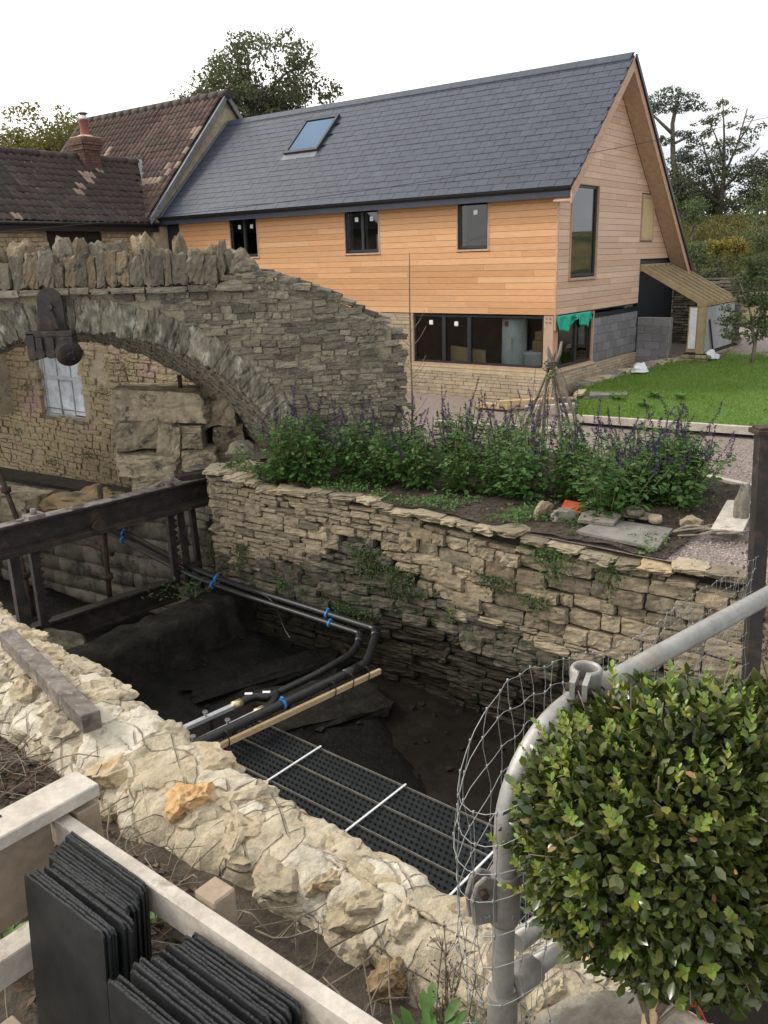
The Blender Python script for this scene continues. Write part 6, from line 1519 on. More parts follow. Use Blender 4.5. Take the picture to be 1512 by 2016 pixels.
ip = thing('iron_post', 'dark rusted iron gate post rising at the right edge', 'post', (2.35, 5.0, .9))
m_ = MB(); m_.bar((2.40, 5.0, .6), (2.30, 5.0, 2.78), .085, .085, up=(0, 1, 0)); m_.obj('shaft', M['iron'], ip)
m_ = MB(); m_.box((2.23, 4.93, 2.78), (2.37, 5.07, 2.81)); m_.box((2.245, 4.945, 2.81), (2.355, 5.055, 2.825)); m_.obj('cap', M['rust'], ip, .004)

net = thing('wire_netting', 'galvanised stock netting curling round the gate end', 'fence', (.2, 1.6, 1.5))
NP = [(.36, 1.51, 2.80), (.29, 1.485, 2.78), (.22, 1.495, 2.74), (.165, 1.54, 2.72), (.15, 1.60, 2.74), (.185, 1.655, 2.82), (.25, 1.70, 2.90), (.37, 1.95, 2.84), (.68, 2.5, 2.61), (1.1, 3.2, 2.36), (1.55, 3.9, 2.22), (1.75, 4.2, 2.16), (2.27, 4.85, 2.05)]
NPf = smooth_path([(a, b, c) for a, b, c in NP], 2)
nd = [0.0]
for a, b in zip(NPf, NPf[1:]): nd.append(nd[-1] + math.hypot(b.x - a.x, b.y - a.y))
def netp(s):
    s = min(max(s, 0), nd[-1])
    for i in range(len(NPf) - 1):
        if s <= nd[i + 1]: f_ = (s - nd[i]) / max(1e-6, nd[i + 1] - nd[i]); return NPf[i].lerp(NPf[i + 1], f_)
    return NPf[-1]
r6 = random.Random(8)
rowz = [0, .075, .15, .225, .31, .40, .50, .60, .71, .82, .94, 1.06, 1.18]
def netq(s, d): 
    p = netp(s); q = p - Vector((0, 0, d)); j = .004 * math.sin(s * 37 + d * 11) + .006 * math.sin(s * 13 + d * 29)
    return q + Vector((-.6 * j - .02 * math.sin(d * 5 + s * 3), .7 * j, .004 * math.sin(s * 29 + d * 5)))
for d in rowz:
    ss = np.linspace(0, nd[-1], 130); m_ = MB(); m_.tube([netq(s, d) for s in ss], .0011, 4, False); m_.obj('line_wire', M['wire'], net)
s = .02
while s < nd[-1]:
    m_ = MB(); s2 = s; pts = []
    for k in range(25):
        d = rowz[-1] * k / 24; pts.append(netq(s2 + .006 * math.sin(d * 16 + s * 9), d))
    m_.tube(pts, .00095, 4, False)
    for d in rowz: q = netq(s2 + .006 * math.sin(d * 16 + s * 9), d); m_.tube([q - Vector((0, 0, .005)), q + Vector((0, 0, .005))], .0026, 5)
    m_.obj('stay_wire', M['wire'], net); s += r6.uniform(.066, .092) if s > .35 else r6.uniform(.045, .065)
for k in range(7):
    q = Vector((.17 + r6.uniform(-.02, .04), 1.56 + r6.uniform(-.03, .05), 2.35 - k * .1)); m_ = MB(); m_.tube(smooth_path([q, q + Vector((r6.uniform(-.06, .06), r6.uniform(-.04, .04), .09)), q + Vector((r6.uniform(.0, .09), r6.uniform(-.05, .05), .05)), q + Vector((r6.uniform(-.02, .08), .02, -.06))], 2), .0012, 4, False); m_.obj('loose_wire', M['wire'], net)

# box bush
BC = np.array([.61, 1.48, 2.71]); BR = np.array([.335, .29, .30])
bush = thing('box_bush', 'clipped round box bush with bright green new shoots in a stone pot', 'bush', (.52, 1.42, 2.0))
rb = np.random.default_rng(4)
def leaf6(n, C, D, N, S, asp=.52):
    """oval folded leaves: base C, along D, facing N"""
    D = D / np.linalg.norm(D, axis=1, keepdims=True); N = N - D * (N * D).sum(1, keepdims=True); N /= np.maximum(np.linalg.norm(N, axis=1, keepdims=True), 1e-6); B = np.cross(D, N)
    S = S[:, None]; a = asp
    P = [C, C + D*S*.28 + B*S*.40*a + N*S*.06, C + D*S*.66 + B*S*.46*a + N*S*.05, C + D*S - N*S*.04, C + D*S*.66 - B*S*.46*a + N*S*.05, C + D*S*.28 - B*S*.40*a + N*S*.06, C + D*S*.33, C + D*S*.68]
    V = np.stack(P, 1).reshape(-1, 3); k = np.arange(n)[:, None] * 8
    T = [(0,6,1),(1,6,2),(2,6,7),(2,7,3),(3,7,4),(4,7,6),(4,6,5),(5,6,0)]
    F = np.concatenate([k + np.array([t]) for t in T], 0); return V, F
def unit(n): v = rb.normal(size=(n, 3)); return v / np.linalg.norm(v, axis=1, keepdims=True)
nL = 19000
U_ = unit(nL); rad_ = 1 - np.abs(rb.normal(0, .12, nL)) + (rb.random(nL) < .04) * .07; lump = np.array([1 + .16 * fbm(tuple(u), 2.0, 3) + .09 * fbm(tuple(u), 6, 2) for u in U_])
Cn = BC + U_ * BR * (rad_ * lump)[:, None]
Dn = U_ * .9 + unit(nL) * .9 + np.array([0, 0, .25]); Nn = unit(nL) + U_ * .8 + np.array([0, 0, .5])
V, F = leaf6(nL, Cn, Dn, Nn, rb.uniform(.017, .036, nL)); link('foliage', npmesh('foliage', V, F, True), M['leaf_box'], bush)
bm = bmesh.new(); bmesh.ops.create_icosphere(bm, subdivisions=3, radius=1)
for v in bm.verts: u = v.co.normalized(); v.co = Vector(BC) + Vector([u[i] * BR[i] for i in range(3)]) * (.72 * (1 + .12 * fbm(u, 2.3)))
me = bpy.data.meshes.new('inner_growth'); bm.to_mesh(me); bm.free(); link('inner_growth', me, mat('inner_growth', (.006, .007, .004), (.012, .014, .007), 30, .95, .5), bush)  # added dark ellipsoid, blocks the view through and darkens the bush's inside
def shoot_mesh(seed):
    r = np.random.default_rng(seed); n = 11; h = .062; i = np.arange(n); z = h * (i / n) ** .9; ang = i * 1.62 + r.uniform(0, .4, n); D = np.stack([np.cos(ang), np.sin(ang), .55 + 1.1 * i / n], 1); N = np.stack([-np.cos(ang) * .6, -np.sin(ang) * .6, np.ones(n)], 1); C = np.stack([0 * z, 0 * z, z], 1)
    V, F = leaf6(n, C, D, N, r.uniform(.019, .029, n) * (1 - .35 * i / n), .55); me = npmesh('young_shoot', V, F, True); me.materials.append(M['leaf_young']); return me
SH = [shoot_mesh(i) for i in range(5)]
k = 0
while k < 150:
    u = unit(1)[0]
    if u[1] > .45 or (u[2] < -.3 and rb.random() < .5): continue
    if u[2] < .3 and u[0] > -.35 and rb.random() < .7: continue
    f_ = 1 + .16 * fbm(tuple(u), 2.0, 3) + .09 * fbm(tuple(u), 6, 2); p = BC + u * BR * f_ * rb.uniform(.96, 1.06); d = Vector(u) * .6 + Vector((0, 0, .8)) + Vector(rb.normal(0, .25, 3))
    o = link('young_shoot', SH[k % 5], None, bush); o.matrix_basis = Matrix.LocRotScale(Vector(p), d.to_track_quat('Z', 'Y'), Vector((1, 1, 1)) * rb.uniform(.4, 1.1)); k += 1
m_ = MB(); m_.tube([(.55, 1.46, 1.75), (.548, 1.45, 2.1), (.545, 1.44, 2.45)], [.020, .018, .015], 10); m_.obj('trunk', M['pine_pale'], bush)
m_ = MB()
for k in range(26):
    a = rb.uniform(0, 6.28); q = Vector((.545, 1.44, 2.22 + rb.uniform(0, .1))); e_ = Vector(BC + np.array([math.cos(a) * BR[0] * .8, math.sin(a) * BR[1] * .8, rb.uniform(-.25, .1)])); m_.tube(smooth_path([q, q.lerp(e_, .5) + Vector((0, 0, .04)), e_], 1), [.006] * 5 if False else .0045, 5)
for k in range(90):
    u = unit(1)[0]
    if u[1] > .5: continue
    q = Vector(BC + u * BR * .8); e_ = Vector(BC + u * BR * rb.uniform(1.0, 1.14) * (1 + .13 * fbm(tuple(u), 2.0, 3))) + Vector((0, 0, .03)); m_.tube([q, q.lerp(e_, .6) + Vector(rb.normal(0, .008, 3)), e_], [.0026, .002, .001], 4)
m_.obj('branches', M['twig'], bush)
u_ = unit(150); V, F = leaf6(150, BC + u_ * BR * rb.uniform(.92, 1.04, (150, 1)), u_ + unit(150), unit(150) + u_, rb.uniform(.014, .026, 150)); link('withered_leaves', npmesh('withered_leaves', V, F, True), leaf_mat('leaf_withered', [(0.26, 0.14, 0.06), (0.36, 0.2, 0.11), (0.30, 0.19, 0.06)]), bush)
pot = thing('stone_pot', 'round rough stone plant pot holding the box bush', 'plant pot', (.52, 1.40, 1.45))
m_ = MB(); m_.lathe([(.20, 0), (.235, .30), (.245, .56), (.275, .58), (.285, .61), (.275, .64), (.235, .645), (.225, .62), (.22, .56), (0, .55)], (.52, 1.40, 1.45), 44); m_.obj('body', M['pot_stone'], pot)
m_ = MB(); m_.lathe([(.222, .575), (.1, .585), (0, .58)], (.52, 1.40, 1.45), 20); m_.obj('soil', M['soil_fg'], pot)
tg = thing('red_label', 'red plastic plant label stuck in the pot under the bush', 'plant label', (.66, 1.5, 2.0)); m_ = MB(); m_.prism([(.675, 1.62, 2.09), (.72, 1.61, 2.10), (.732, 1.605, 2.14), (.695, 1.615, 2.155), (.67, 1.62, 2.13)], (0, .004, 0)); m_.bar((.72, 1.61, 2.11), (.755, 1.60, 2.03), .008, .004); m_.obj('tag_plate', M['red_plastic'], tg)

# ------------------------------------------------------------------ debris, twigs and weeds by the near wall
r7 = np.random.default_rng(12)
def fgpt(): s = r7.uniform(3.6, 8.4); q, a = nwpt(s, r7.uniform(.60, 1.35)); return q
m_ = MB()
for k in range(620):
    q = fgpt(); z = fgh(q.x, q.y) + r7.uniform(.0, .09); a = r7.uniform(0, 6.28); l = r7.uniform(.08, .42); d = Vector((math.cos(a), math.sin(a), r7.uniform(-.15, .35))); b = Vector((q.x, q.y, z)); k1 = b + d * l * .5 + Vector(r7.normal(0, .03, 3)); m_.tube(smooth_path([b, k1, b + d * l + Vector(r7.normal(0, .03, 3))], 1), r7.uniform(.0016, .0045), 4)
o = m_.obj('twig_litter', M['twig']); o['kind'] = 'stuff'
ps = [fgpt() for _ in range(3200)]; C_ = np.array([(q.x, q.y, fgh(q.x, q.y) + .012) for q in ps]); o = leaf_obj('dead_leaves', C_, r7.normal(0, .45, (3200, 3)) + np.array([0, 0, 1]), r7.uniform(.02, .06, 3200), M['leaf_litter'], None, r7, .6); o['kind'] = 'stuff'
def branch(pts, r_, label, m='bark_pale'):
    t = thing('broken_branch', label, 'branch', pts[0]); P = smooth_path(pts, 2); m_ = MB(); m_.tube(P, list(np.linspace(r_, r_ * .7, len(P))), 9); m_.obj('bough', M[m], t); m_ = MB()
    for k in range(3): q = P[len(P) * (k + 1) // 4]; m_.tube([q, q + Vector(r7.normal(0, .05, 3)) + Vector((0, 0, .04))], [r_ * .35, r_ * .15], 5)
    m_.obj('side_twig', M[m], t)
branch([(-.98, 3.32, 1.34), (-1.0, 3.24, 1.2), (-1.05, 3.17, 1.02)], .022, 'grey branch stub leaning on the wall below the orange stone')
branch([(.05, 2.42, 1.30), (.10, 2.3, 1.22), (.16, 2.14, 1.12), (.2, 2.0, 1.1)], .026, 'thick pale broken branch lying behind the long rail')
branch([(-.06, 2.3, 1.18), (.07, 2.18, 1.17), (.18, 2.04, 1.14)], .016, 'thinner forked branch crossing the thick pale branch')
branch([(-.62, 2.72, 1.22), (-.5, 2.7, 1.2), (-.36, 2.72, 1.17)], .014, 'pale level branch just behind the short rack post')
branch([(-.42, 2.66, 1.2), (-.22, 2.42, 1.28), (-.02, 2.26, 1.24)], .007, 'long thin bare twig arching over the dead leaves')
branch([(-.32, 2.52, 1.2), (-.38, 2.6, 1.32), (-.37, 2.62, 1.46)], .007, 'short twig standing up in front of the pale wall')
rock('loose_stone', P_ROCK, 1, 'rock_grey', (-.9, 3.02, 1.12), (.2, .15, .1), (0, .2, .4), 'flat grey stone on the litter left of the rack post', 'stone')
rock('loose_stone', P_ROCK, 3, 'rock_cream', (-.22, 2.33, 1.2), (.07, .07, .19), (.4, .5, .4), 'long pale stone standing among the twigs', 'stone')
rock('loose_stone', P_ROCK, 6, 'rock_grey', (-.36, 2.2, 1.17), (.17, .12, .06), (0, 0, .4), 'pale flat stone lying among the twigs', 'stone')
rock('loose_stone', P_ROCK, 8, 'rock_grey', (-2.0, 4.1, 1.2), (.3, .22, .12), (0, .1, .7), 'flat grey stone on the soil at the left edge', 'stone')
def weed(x, y, n, hgt, label, m='leaf_weed', sz=(.05, .1)):
    z = fgh(x, y); t = thing('weed', label, 'weed', (x, y, z)); a = r7.uniform(0, 6.28, n); rr_ = r7.uniform(.0, .12, n); C = np.stack([x + np.cos(a) * rr_, y + np.sin(a) * rr_, z + r7.uniform(.02, hgt, n)], 1); D = np.stack([np.cos(a), np.sin(a), r7.uniform(.2, .9, n)], 1); N = np.stack([-np.cos(a) * .4, -np.sin(a) * .4, np.ones(n)], 1)
    V, F = leaf6(n, C, D, N, r7.uniform(*sz, n), .4); link('leaves', npmesh('leaves', V, F, True), M[m], t); m_ = MB(); m_.tube([(x, y, z - .03), (x, y, z + hgt)], .006, 6); m_.obj('stem', M['stem_green'], t)
weed(.10, 2.08, 60, .16, 'bright green leafy weed by the foot of the gate')
weed(.27, 2.0, 50, .14, 'light green weed behind the gate stile')
weed(-1.58, 2.95, 70, .14, 'leafy weed under the rack end at the left edge'); weed(-1.45, 2.55, 60, .16, 'low weed at the left edge below the slates'); weed(-1.02, 2.75, 45, .12, 'small weed seen between the two slate stacks')
t = thing('dry_stalks', 'clump of dry brown seed stalks in front of the near wall', 'weed', (.17, 2.25, 1.1)); m_ = MB(); hd = []
for k in range(14):
    b = Vector((.17 + r7.normal(0, .05), 2.25 + r7.normal(0, .04), 1.08)); tp = b + Vector((r7.normal(0, .1), r7.normal(0, .06), r7.uniform(.3, .62))); P = smooth_path([b, b.lerp(tp, .5) + Vector(r7.normal(0, .02, 3)), tp], 2); m_.tube(P, .0022, 4)
    for j in range(9): q = tp + Vector(r7.normal(0, .03, 3)); hd.append(q); m_.tube([tp - Vector((0, 0, .05)), q], .001, 3)
m_.obj('stalks', M['twig'], t); o = leaf_obj('seed_heads', np.array(hd), r7.normal(size=(len(hd), 3)), r7.uniform(.008, .015, len(hd)), M['leaf_litter'], t, r7, .9); o['kind'] = 'stuff'

# ------------------------------------------------------------------ flower bed: salvias, stick wigwam, sapling, stones
r8 = np.random.default_rng(31)
def salvia(seed, pale=False):
    r = np.random.default_rng(seed); root = thing('salvia', 'tall leafy salvia with dark purple flower spikes in the bed', 'plant', (0, 0, 0), 'purple salvias in the stone-walled bed')
    st = MB(); C = []; D = []; N = []; S = []; spikes = []
    for k in range(17):
        a = r.uniform(0, 6.28); sp = r.uniform(.05, .60); h = r.uniform(.60, 1.08) * (1.12 - sp * .5); b = Vector((math.cos(a) * .08, math.sin(a) * .08, -.05)); tp = Vector((math.cos(a) * sp, math.sin(a) * sp, h)); P = smooth_path([b, b.lerp(tp, .5) + Vector((math.cos(a) * sp * .08, math.sin(a) * sp * .08, .03)), tp], 1); st.tube(P, .006, 5)
        for j in range(42):
            f_ = r.uniform(.06, 1.0) ** .8; q = b.lerp(tp, f_); an = r.uniform(0, 6.28); ln = r.uniform(.02, .13) * (1.25 - f_ * .7); C.append(q + Vector((math.cos(an), math.sin(an), r.uniform(-.3, .3))) * ln); D.append((math.cos(an), math.sin(an), r.uniform(-.7, .25))); N.append((r.normal(0, .35), r.normal(0, .35), 1)); S.append(r.uniform(.055, .115) * (1.2 - .45 * f_))
        if k % 3 == 0 and h > .5: spikes.append((tp, Vector((math.cos(a) * .3 + r.normal(0, .16), math.sin(a) * .3 + r.normal(0, .16), 1)), r.uniform(.24, .50)))
    st.obj('stems', M['stem_green'], root)
    V, F = leaf6(len(C), np.array(C), np.array(D), np.array(N), np.array(S), .62); link('foliage', npmesh('foliage', V, F, False), M['leaf_salvia_pale' if pale else 'leaf_salvia'], root)
    for tp, d, l in spikes:
        d = d.normalized(); m_ = MB(); bend_ = Vector(r.normal(0, .06, 3)); P = smooth_path([tp, tp + d * l * .5, tp + d * l + bend_], 2); m_.tube(P, .0035, 4); V = []; F = []; b0 = 0
        Cq = []; Nq = []; Sq = []
        for j, q in enumerate(P):
            f_ = j / len(P)
            for _ in range(7): v = Vector(r.normal(0, 1, 3)).normalized(); Cq.append(q + v * .026 * (1.15 - .8 * f_) + d * r.uniform(-.02, .02)); Nq.append(r.normal(size=3)); Sq.append(r.uniform(.022, .044) * (1.1 - .5 * f_))
        V, F = leaf_quads(np.array(Cq), np.array(Nq), np.array(Sq), r, .45, .3); m_.add(V, F); m_.obj('flower_spike', M['flower'], root)
    return root
prot = [salvia(100 + k, k == 2) for k in range(4)]
spots = [(-1.45, 14.35, 1), (-1.0, 14.15, 0), (-.45, 13.85, 1), (.1, 13.55, 3), (.65, 13.2, 0), (1.2, 12.95, 3), (1.75, 12.75, 1), (2.25, 12.45, 3), (2.85, 12.2, 0), (3.35, 11.95, 1), (3.85, 12.05, 0),
         (-1.2, 15.1, 0), (-.6, 14.8, 1), (0, 14.55, 3), (.6, 14.3, 0), (1.2, 14.05, 1), (1.9, 13.8, 2), (2.5, 13.55, 2), (3.1, 13.1, 0), (3.75, 12.75, 2), (4.2, 12.75, 3), (2.2, 14.6, 2), (1.4, 14.9, 3), (3.3, 11.5, 3), (4.45, 12.35, 0), (4.55, 13.0, 2), (4.75, 12.5, 1), (4.2, 11.75, 3)]
used = set()
for (x, y, k) in spots:
    x, y = (x - (.2 if x > .8 else .34), y - (.28 if x > .8 else .46)) if y < 14.5 - .62 * (x + 1.5) + .0 else (x, y)
    s = r8.uniform(.82, 1.1); z = bedh(x, y); lab = None
    if k not in used: o = prot[k]; o.location = (x, y, z); o.rotation_euler = (0, 0, r8.uniform(0, 6)); o.scale = (s,) * 3; used.add(k)
    else: o = dup(prot[k], (x, y, z), r8.uniform(0, 6), s)
    o.scale = (s * r8.uniform(1.1, 1.35), s * r8.uniform(1.1, 1.35), s * r8.uniform(.84, 1.1)); o.rotation_euler = (r8.normal(0, .09), r8.normal(0, .09), r8.uniform(0, 6))
tee = thing('stick_wigwam', 'wigwam of grey split sticks tied at the top among the salvias', 'plant support', (3.0, 14.9, .3))
apex = Vector((3.0, 14.95, 2.02))
for k, (fx_, fy_, ex, r_) in enumerate([(2.42, 15.25, .16, .024), (2.72, 15.5, .2, .02), (2.9, 15.0, .12, .026), (3.35, 15.3, .1, .02), (3.62, 15.0, .22, .026), (3.72, 14.45, .30, .034), (3.2, 14.5, .15, .02), (2.6, 15.1, .1, .02)]):
    f_ = Vector((fx_, fy_, .2)); d = (apex - f_).normalized(); tp = apex + d * ex + Vector(r8.normal(0, .03, 3)); mid = f_.lerp(tp, .5) + Vector(r8.normal(0, .025, 3)); P = smooth_path([f_, mid, tp], 2); m_ = MB(); m_.tube(P, list(np.linspace(r_ * 1.15, r_ * .8, len(P))), 7); m_.obj('stick', M['stick'], tee)
m_ = MB(); m_.tube(smooth_path([(3.07, 14.85, 2.05), (3.12, 14.83, 2.2), (3.13, 14.8, 2.42)], 2), [.03] * 4 + [.026] * 6 + [.02] * (len(smooth_path([(0,0,0),(0,0,1),(0,0,2)], 2)) - 10), 8) if False else m_.tube([(3.07, 14.85, 2.05), (3.12, 14.83, 2.2), (3.14, 14.8, 2.40)], [.034, .03, .02], 8); m_.obj('forked_stub', M['bark_pale'], tee)
m_ = MB()
for k in range(3): m_.tube([apex + Vector((.10 * math.cos(a), .10 * math.sin(a), -.06 + .04 * k + .01 * math.sin(a * 3))) for a in np.linspace(0, 6.28, 14)[:-1]], .014, 5, closed=True)
m_.obj('binding', M['bark'], tee)
vine = MB(); fr_ = MB()
for k in range(16): q = apex + Vector((r8.normal(-.04, .07), -.08 + r8.normal(0, .05), r8.uniform(-.26, .02))); fr_.lathe([(0, -.024), (.02, -.012), (.026, 0), (.02, .014), (0, .024)], q, 8)
fr_.obj('green_fruit', M['fruit'], tee)
for k in range(9): a = r8.uniform(0, 6.28); q = Vector((3.0 + r8.normal(0, .1), 14.9, 1.95)); P = smooth_path([q, q + Vector((math.cos(a) * .15, -.1, -.3)), q + Vector((math.cos(a) * .35, -.15, -.6 - r8.uniform(0, .5))), q + Vector((math.cos(a) * .5, -.1, -1.2))], 2); vine.tube(P, .006, 4)
vine.obj('dry_vine', M['twig'], tee)
sap = thing('bare_sapling', 'thin bare sapling stem standing before the house window', 'tree', (.52, 14.6, .3)); m_ = MB(); P = smooth_path([(.50, 14.6, .2), (.55, 14.6, 1.4), (.52, 14.6, 2.6), (.54, 14.6, 3.93)], 2); m_.tube(P, list(np.linspace(.024, .006, len(P))), 6); m_.obj('trunk', M['twig'], sap); m_ = MB()
for k in range(12): q = Vector((.53, 14.6, r8.uniform(1.2, 2.75))); a = r8.uniform(-.6, .6) + (0 if k % 2 else math.pi); P = smooth_path([q, q + Vector((math.cos(a) * .16, math.sin(a) * .1, .14)), q + Vector((math.cos(a) * .28, math.sin(a) * .1, .34))], 1); m_.tube(P, .004, 4)
m_.obj('twigs', M['twig'], sap); leaf_obj('leaves', np.array([(.55 + r8.normal(0, .12), 14.55, r8.uniform(.9, 1.55)) for _ in range(28)]), r8.normal(size=(28, 3)) + np.array([0, -1, .3]), r8.uniform(.07, .15, 28), M['leaf_shrub'], sap, r8, .55)

# stones, slabs and bits on the bed edge
def slab(name, poly, z, th, m, label, cat, tilt=(0, 0)):
    cx = sum(p[0] for p in poly) / len(poly); cy = sum(p[1] for p in poly) / len(poly)
    m_ = MB(); m_.prism([(x, y, z + (x - cx) * tilt[0] + (y - cy) * tilt[1]) for x, y in poly], (0, 0, th)); return tag(m_.obj(name, M[m], None, .006), label, cat)
slab('slate_slab', [(2.52, 10.62), (3.36, 9.86), (3.80, 10.60), (3.02, 11.15)], .30, .05, 'flag', 'large grey flat slab on the bed edge with stones on it', 'slab')
slab('thin_slab', [(2.62, 10.95), (3.05, 10.72), (3.22, 11.0), (3.1, 11.3), (2.75, 11.25)], .37, .05, 'rock_grey', 'rough grey slate piece on the left of the big slab', 'slab', (.05, .06))
slab('thin_slab', [(3.1, 11.2), (3.55, 10.9), (3.75, 11.05), (3.3, 11.45)], .37, .035, 'rock_grey', 'thin slate piece on the back of the big slab under a ring', 'slab')
slab('roof_tile', [(2.52, 11.6), (2.78, 11.45), (2.9, 11.68), (2.64, 11.85)], .36, .02, 'terracotta', 'bright red broken clay tile propped on the stones', 'tile', (.1, .25))
rock('bed_stone', P_ROCK, 0, 'rock_cream', (2.24, 11.38, .40), (.34, .14, .30), (.2, .5, .7), 'pale pointed stone leaning left of the red tile', 'stone')
rock('bed_stone', P_ROCK, 5, 'rock_grey', (2.5, 11.22, .36), (.42, .3, .24), (0, .1, .3), 'dark rounded stone in front of the red tile', 'stone')
rock('bed_stone', P_ROCK, 2, 'rock_cream', (4.1, 10.72, .37), (.36, .26, .2), (0, .1, .4), 'cream block of stone right of the slate slab', 'stone')
rock('bed_stone', P_ROCK, 7, 'rock_cream', (3.0, 11.62, .38), (.3, .2, .12), (0, .1, .4), 'small yellowish stone at the foot of the right-hand salvia', 'stone')
for x, y, r_, lab in ((3.42, 11.05, .12, 'brown woven ring on the thin slate'), (3.64, 10.85, .085, 'small cream stone ring beside the woven ring')):
    m_ = MB(); m_.lathe([(r_ * .55, 0), (r_, 0), (r_ * 1.05, .05), (r_, .09), (r_ * .7, .095), (r_ * .6, .05), (r_ * .55, 0)], (x, y, .41 if r_ > .1 else .36), 18); tag(m_.obj('ring_pot', M['stick' if r_ > .1 else 'rock_cream']), lab, 'pot')
slab('plank', [(4.2, 10.36), (4.56, 10.22), (5.2, 11.35), (4.86, 11.5)], .40, .035, 'weathered', 'weathered plank lying on the gravel beside the iron post', 'plank', (.02, .03))
rock('standing_stone', P_ROCK, 3, 'rock_grey', (4.75, 10.75, .62), (.22, .2, .6), (0, .05, .3), 'upright grey stone beside the plank and iron post', 'stone')
m_ = MB()
for k in range(14): q = Vector((r8.uniform(3.7, 4.3), r8.uniform(10.25, 10.55), .36)); m_.tube(smooth_path([q, q + Vector((.25, r8.normal(0, .08), .05)), q + Vector((.5, r8.normal(0, .12), .02))], 1), r8.uniform(.01, .022), 6)
tag(m_.obj('brushwood', M['stick']), 'tangle of cut sticks lying on the gravel by the slab', 'sticks')
def trail(name, c, n, sx, sz, m, label, group=None):
    """plant hanging on the face of the curved wall, c = (distance along the wall, z)"""
    t0, z0 = c; p = wp.at(t0); a = wp.ang(t0); nn_ = Vector((math.sin(a), -math.cos(a), 0)); tn = Vector((math.cos(a), math.sin(a), 0)); root = thing(name, label, 'plant', (p.x + nn_.x * .05, p.y + nn_.y * .05, z0), group)
    u = r8.normal(0, sx * .5, n); v = -np.abs(r8.normal(0, sz, n)) * np.exp(-np.abs(u) / sx * .6) + sz * .25; off = r8.uniform(.03, .13, n); P = np.array([p + tn * float(a_) + nn_ * float(b_) for a_, b_ in zip(u, off)]); P[:, 2] = z0 + v
    leaf_obj('leaves', P, np.tile(np.array(nn_), (n, 1)) + r8.normal(0, .5, (n, 3)) + np.array([0, 0, .4]), r8.uniform(.02, .05, n), M[m], root, r8, .8); st = MB()
    for k in range(7): u0 = r8.normal(0, sx * .4); b = p + tn * u0 + nn_ * .05; st.tube([Vector((b.x, b.y, z0 + .05)), Vector((b.x + nn_.x * .06, b.y + nn_.y * .06, z0 - sz * .6)), Vector((b.x + .03, b.y, z0 - sz * 1.2))], .004, 4)
    st.obj('stems', M['stem_green'], root)
trail('ivy', (4.55, -.55), 520, .34, .42, 'leaf_ivy', 'dark ivy hanging in the middle of the curved wall above the mud')
trail('ivy', (5.15, -.75), 360, .3, .4, 'leaf_ivy', 'dark ivy patch in the inward corner of the curved wall')
trail('moss_patch', (4.1, -1.55), 420, .5, .16, 'leaf_ivy', 'low green moss and weeds at the wall foot behind the pipe bend')
trail('wall_plant', (7.75, .10), 330, .3, .3, 'leaf_salvia', 'leafy green plant trailing over the wall below the slate slab')
trail('wall_plant', (8.55, .12), 260, .2, .3, 'leaf_salvia', 'upright green plant hanging on the wall right of the slab')
trail('wall_plant', (6.9, -.45), 200, .3, .14, 'leaf_ivy', 'small creeping plant among the stones under the bed rubble')
trail('wall_plant', (7.5, -.6), 160, .25, .14, 'leaf_ivy', 'small creeping plant on the right-hand big blocks')
trail('wall_plant', (6.1, -1.15), 60, .12, .12, 'leaf_salvia', 'single broad-leaved weed low on the right half of the wall')
trail('wall_plant', (1.7, -.95), 180, .18, .3, 'leaf_ivy', 'dark weed in the wall joints left of the pipe clips')
trail('wall_plant', (2.65, -1.4), 60, .08, .12, 'leaf_salvia', 'small weed at the wall foot above the pipes, leftmost of two')
trail('wall_plant', (3.15, -1.45), 60, .08, .12, 'leaf_salvia', 'small weed at the wall foot above the pipes, beside the blue clip')
trail('wall_plant', (.95, -.9), 260, .16, .45, 'leaf_ivy', 'dark weeds growing beside the sluice post at the wall end')
n = 5200; ec = scatter_ruled(bedA, Path([(a + .6 * .55, b + .8 * .55) for a, b in [(-2.5, 15.3), (-2.85, 14.75), (-1.5, 13.72), (0.12, 12.55), (0.85, 12.02), (1.46, 11.4), (3.0, 10.15), (3.6, 9.75)]]), n, r8); kk = np.array([fbm((a * 1.1, b * 1.1, 6), 1.0) for a, b in ec]) > -.08; ec = ec[kk]; n = len(ec); o = leaf_obj('ground_cover', np.column_stack([ec, [bedh(a, b) + .02 + abs(r8.normal(0, .05)) for a, b in ec]]), r8.normal(0, .5, (n, 3)) + np.array([0, -.3, 1]), r8.uniform(.025, .07, n), M['leaf_salvia'], None, r8, .6); o['kind'] = 'stuff'
t = thing('low_weed', 'grey-green weeds growing on the silted wall beside the girder', 'weed', (-3.6, 14.1, -1.75)); n = 150; C = np.stack([-3.55 + r8.normal(0, .28, n), 14.0 + r8.normal(0, .2, n), -1.72 + np.abs(r8.normal(0, .12, n))], 1); leaf_obj('leaves', C, r8.normal(0, .5, (n, 3)) + np.array([0, -.3, 1]), r8.uniform(.05, .11, n), M['leaf_ivy'], t, r8, .45)
for k in range(5):
    x, y = [(2.05, 11.55), (1.9, 11.3), (4.35, 11.6), (4.6, 12.0), (2.3, 11.9)][k]; n = 70; t = thing('bed_weed', ['small leafy weed at the front of the bed left of the stones', 'low weed on the bed edge by the coping', 'light green weed under the right end of the salvias', 'weed at the right end of the bed by the gravel edging', 'small weed behind the pale pointed stone'][k], 'weed', (x, y, .3)); C = np.stack([x + r8.normal(0, .13, n), y + r8.normal(0, .1, n), .32 + np.abs(r8.normal(0, .07, n))], 1); leaf_obj('leaves', C, r8.normal(0, .5, (n, 3)) + np.array([0, -.3, 1]), r8.uniform(.03, .08, n), M['leaf_salvia'], t, r8, .55)
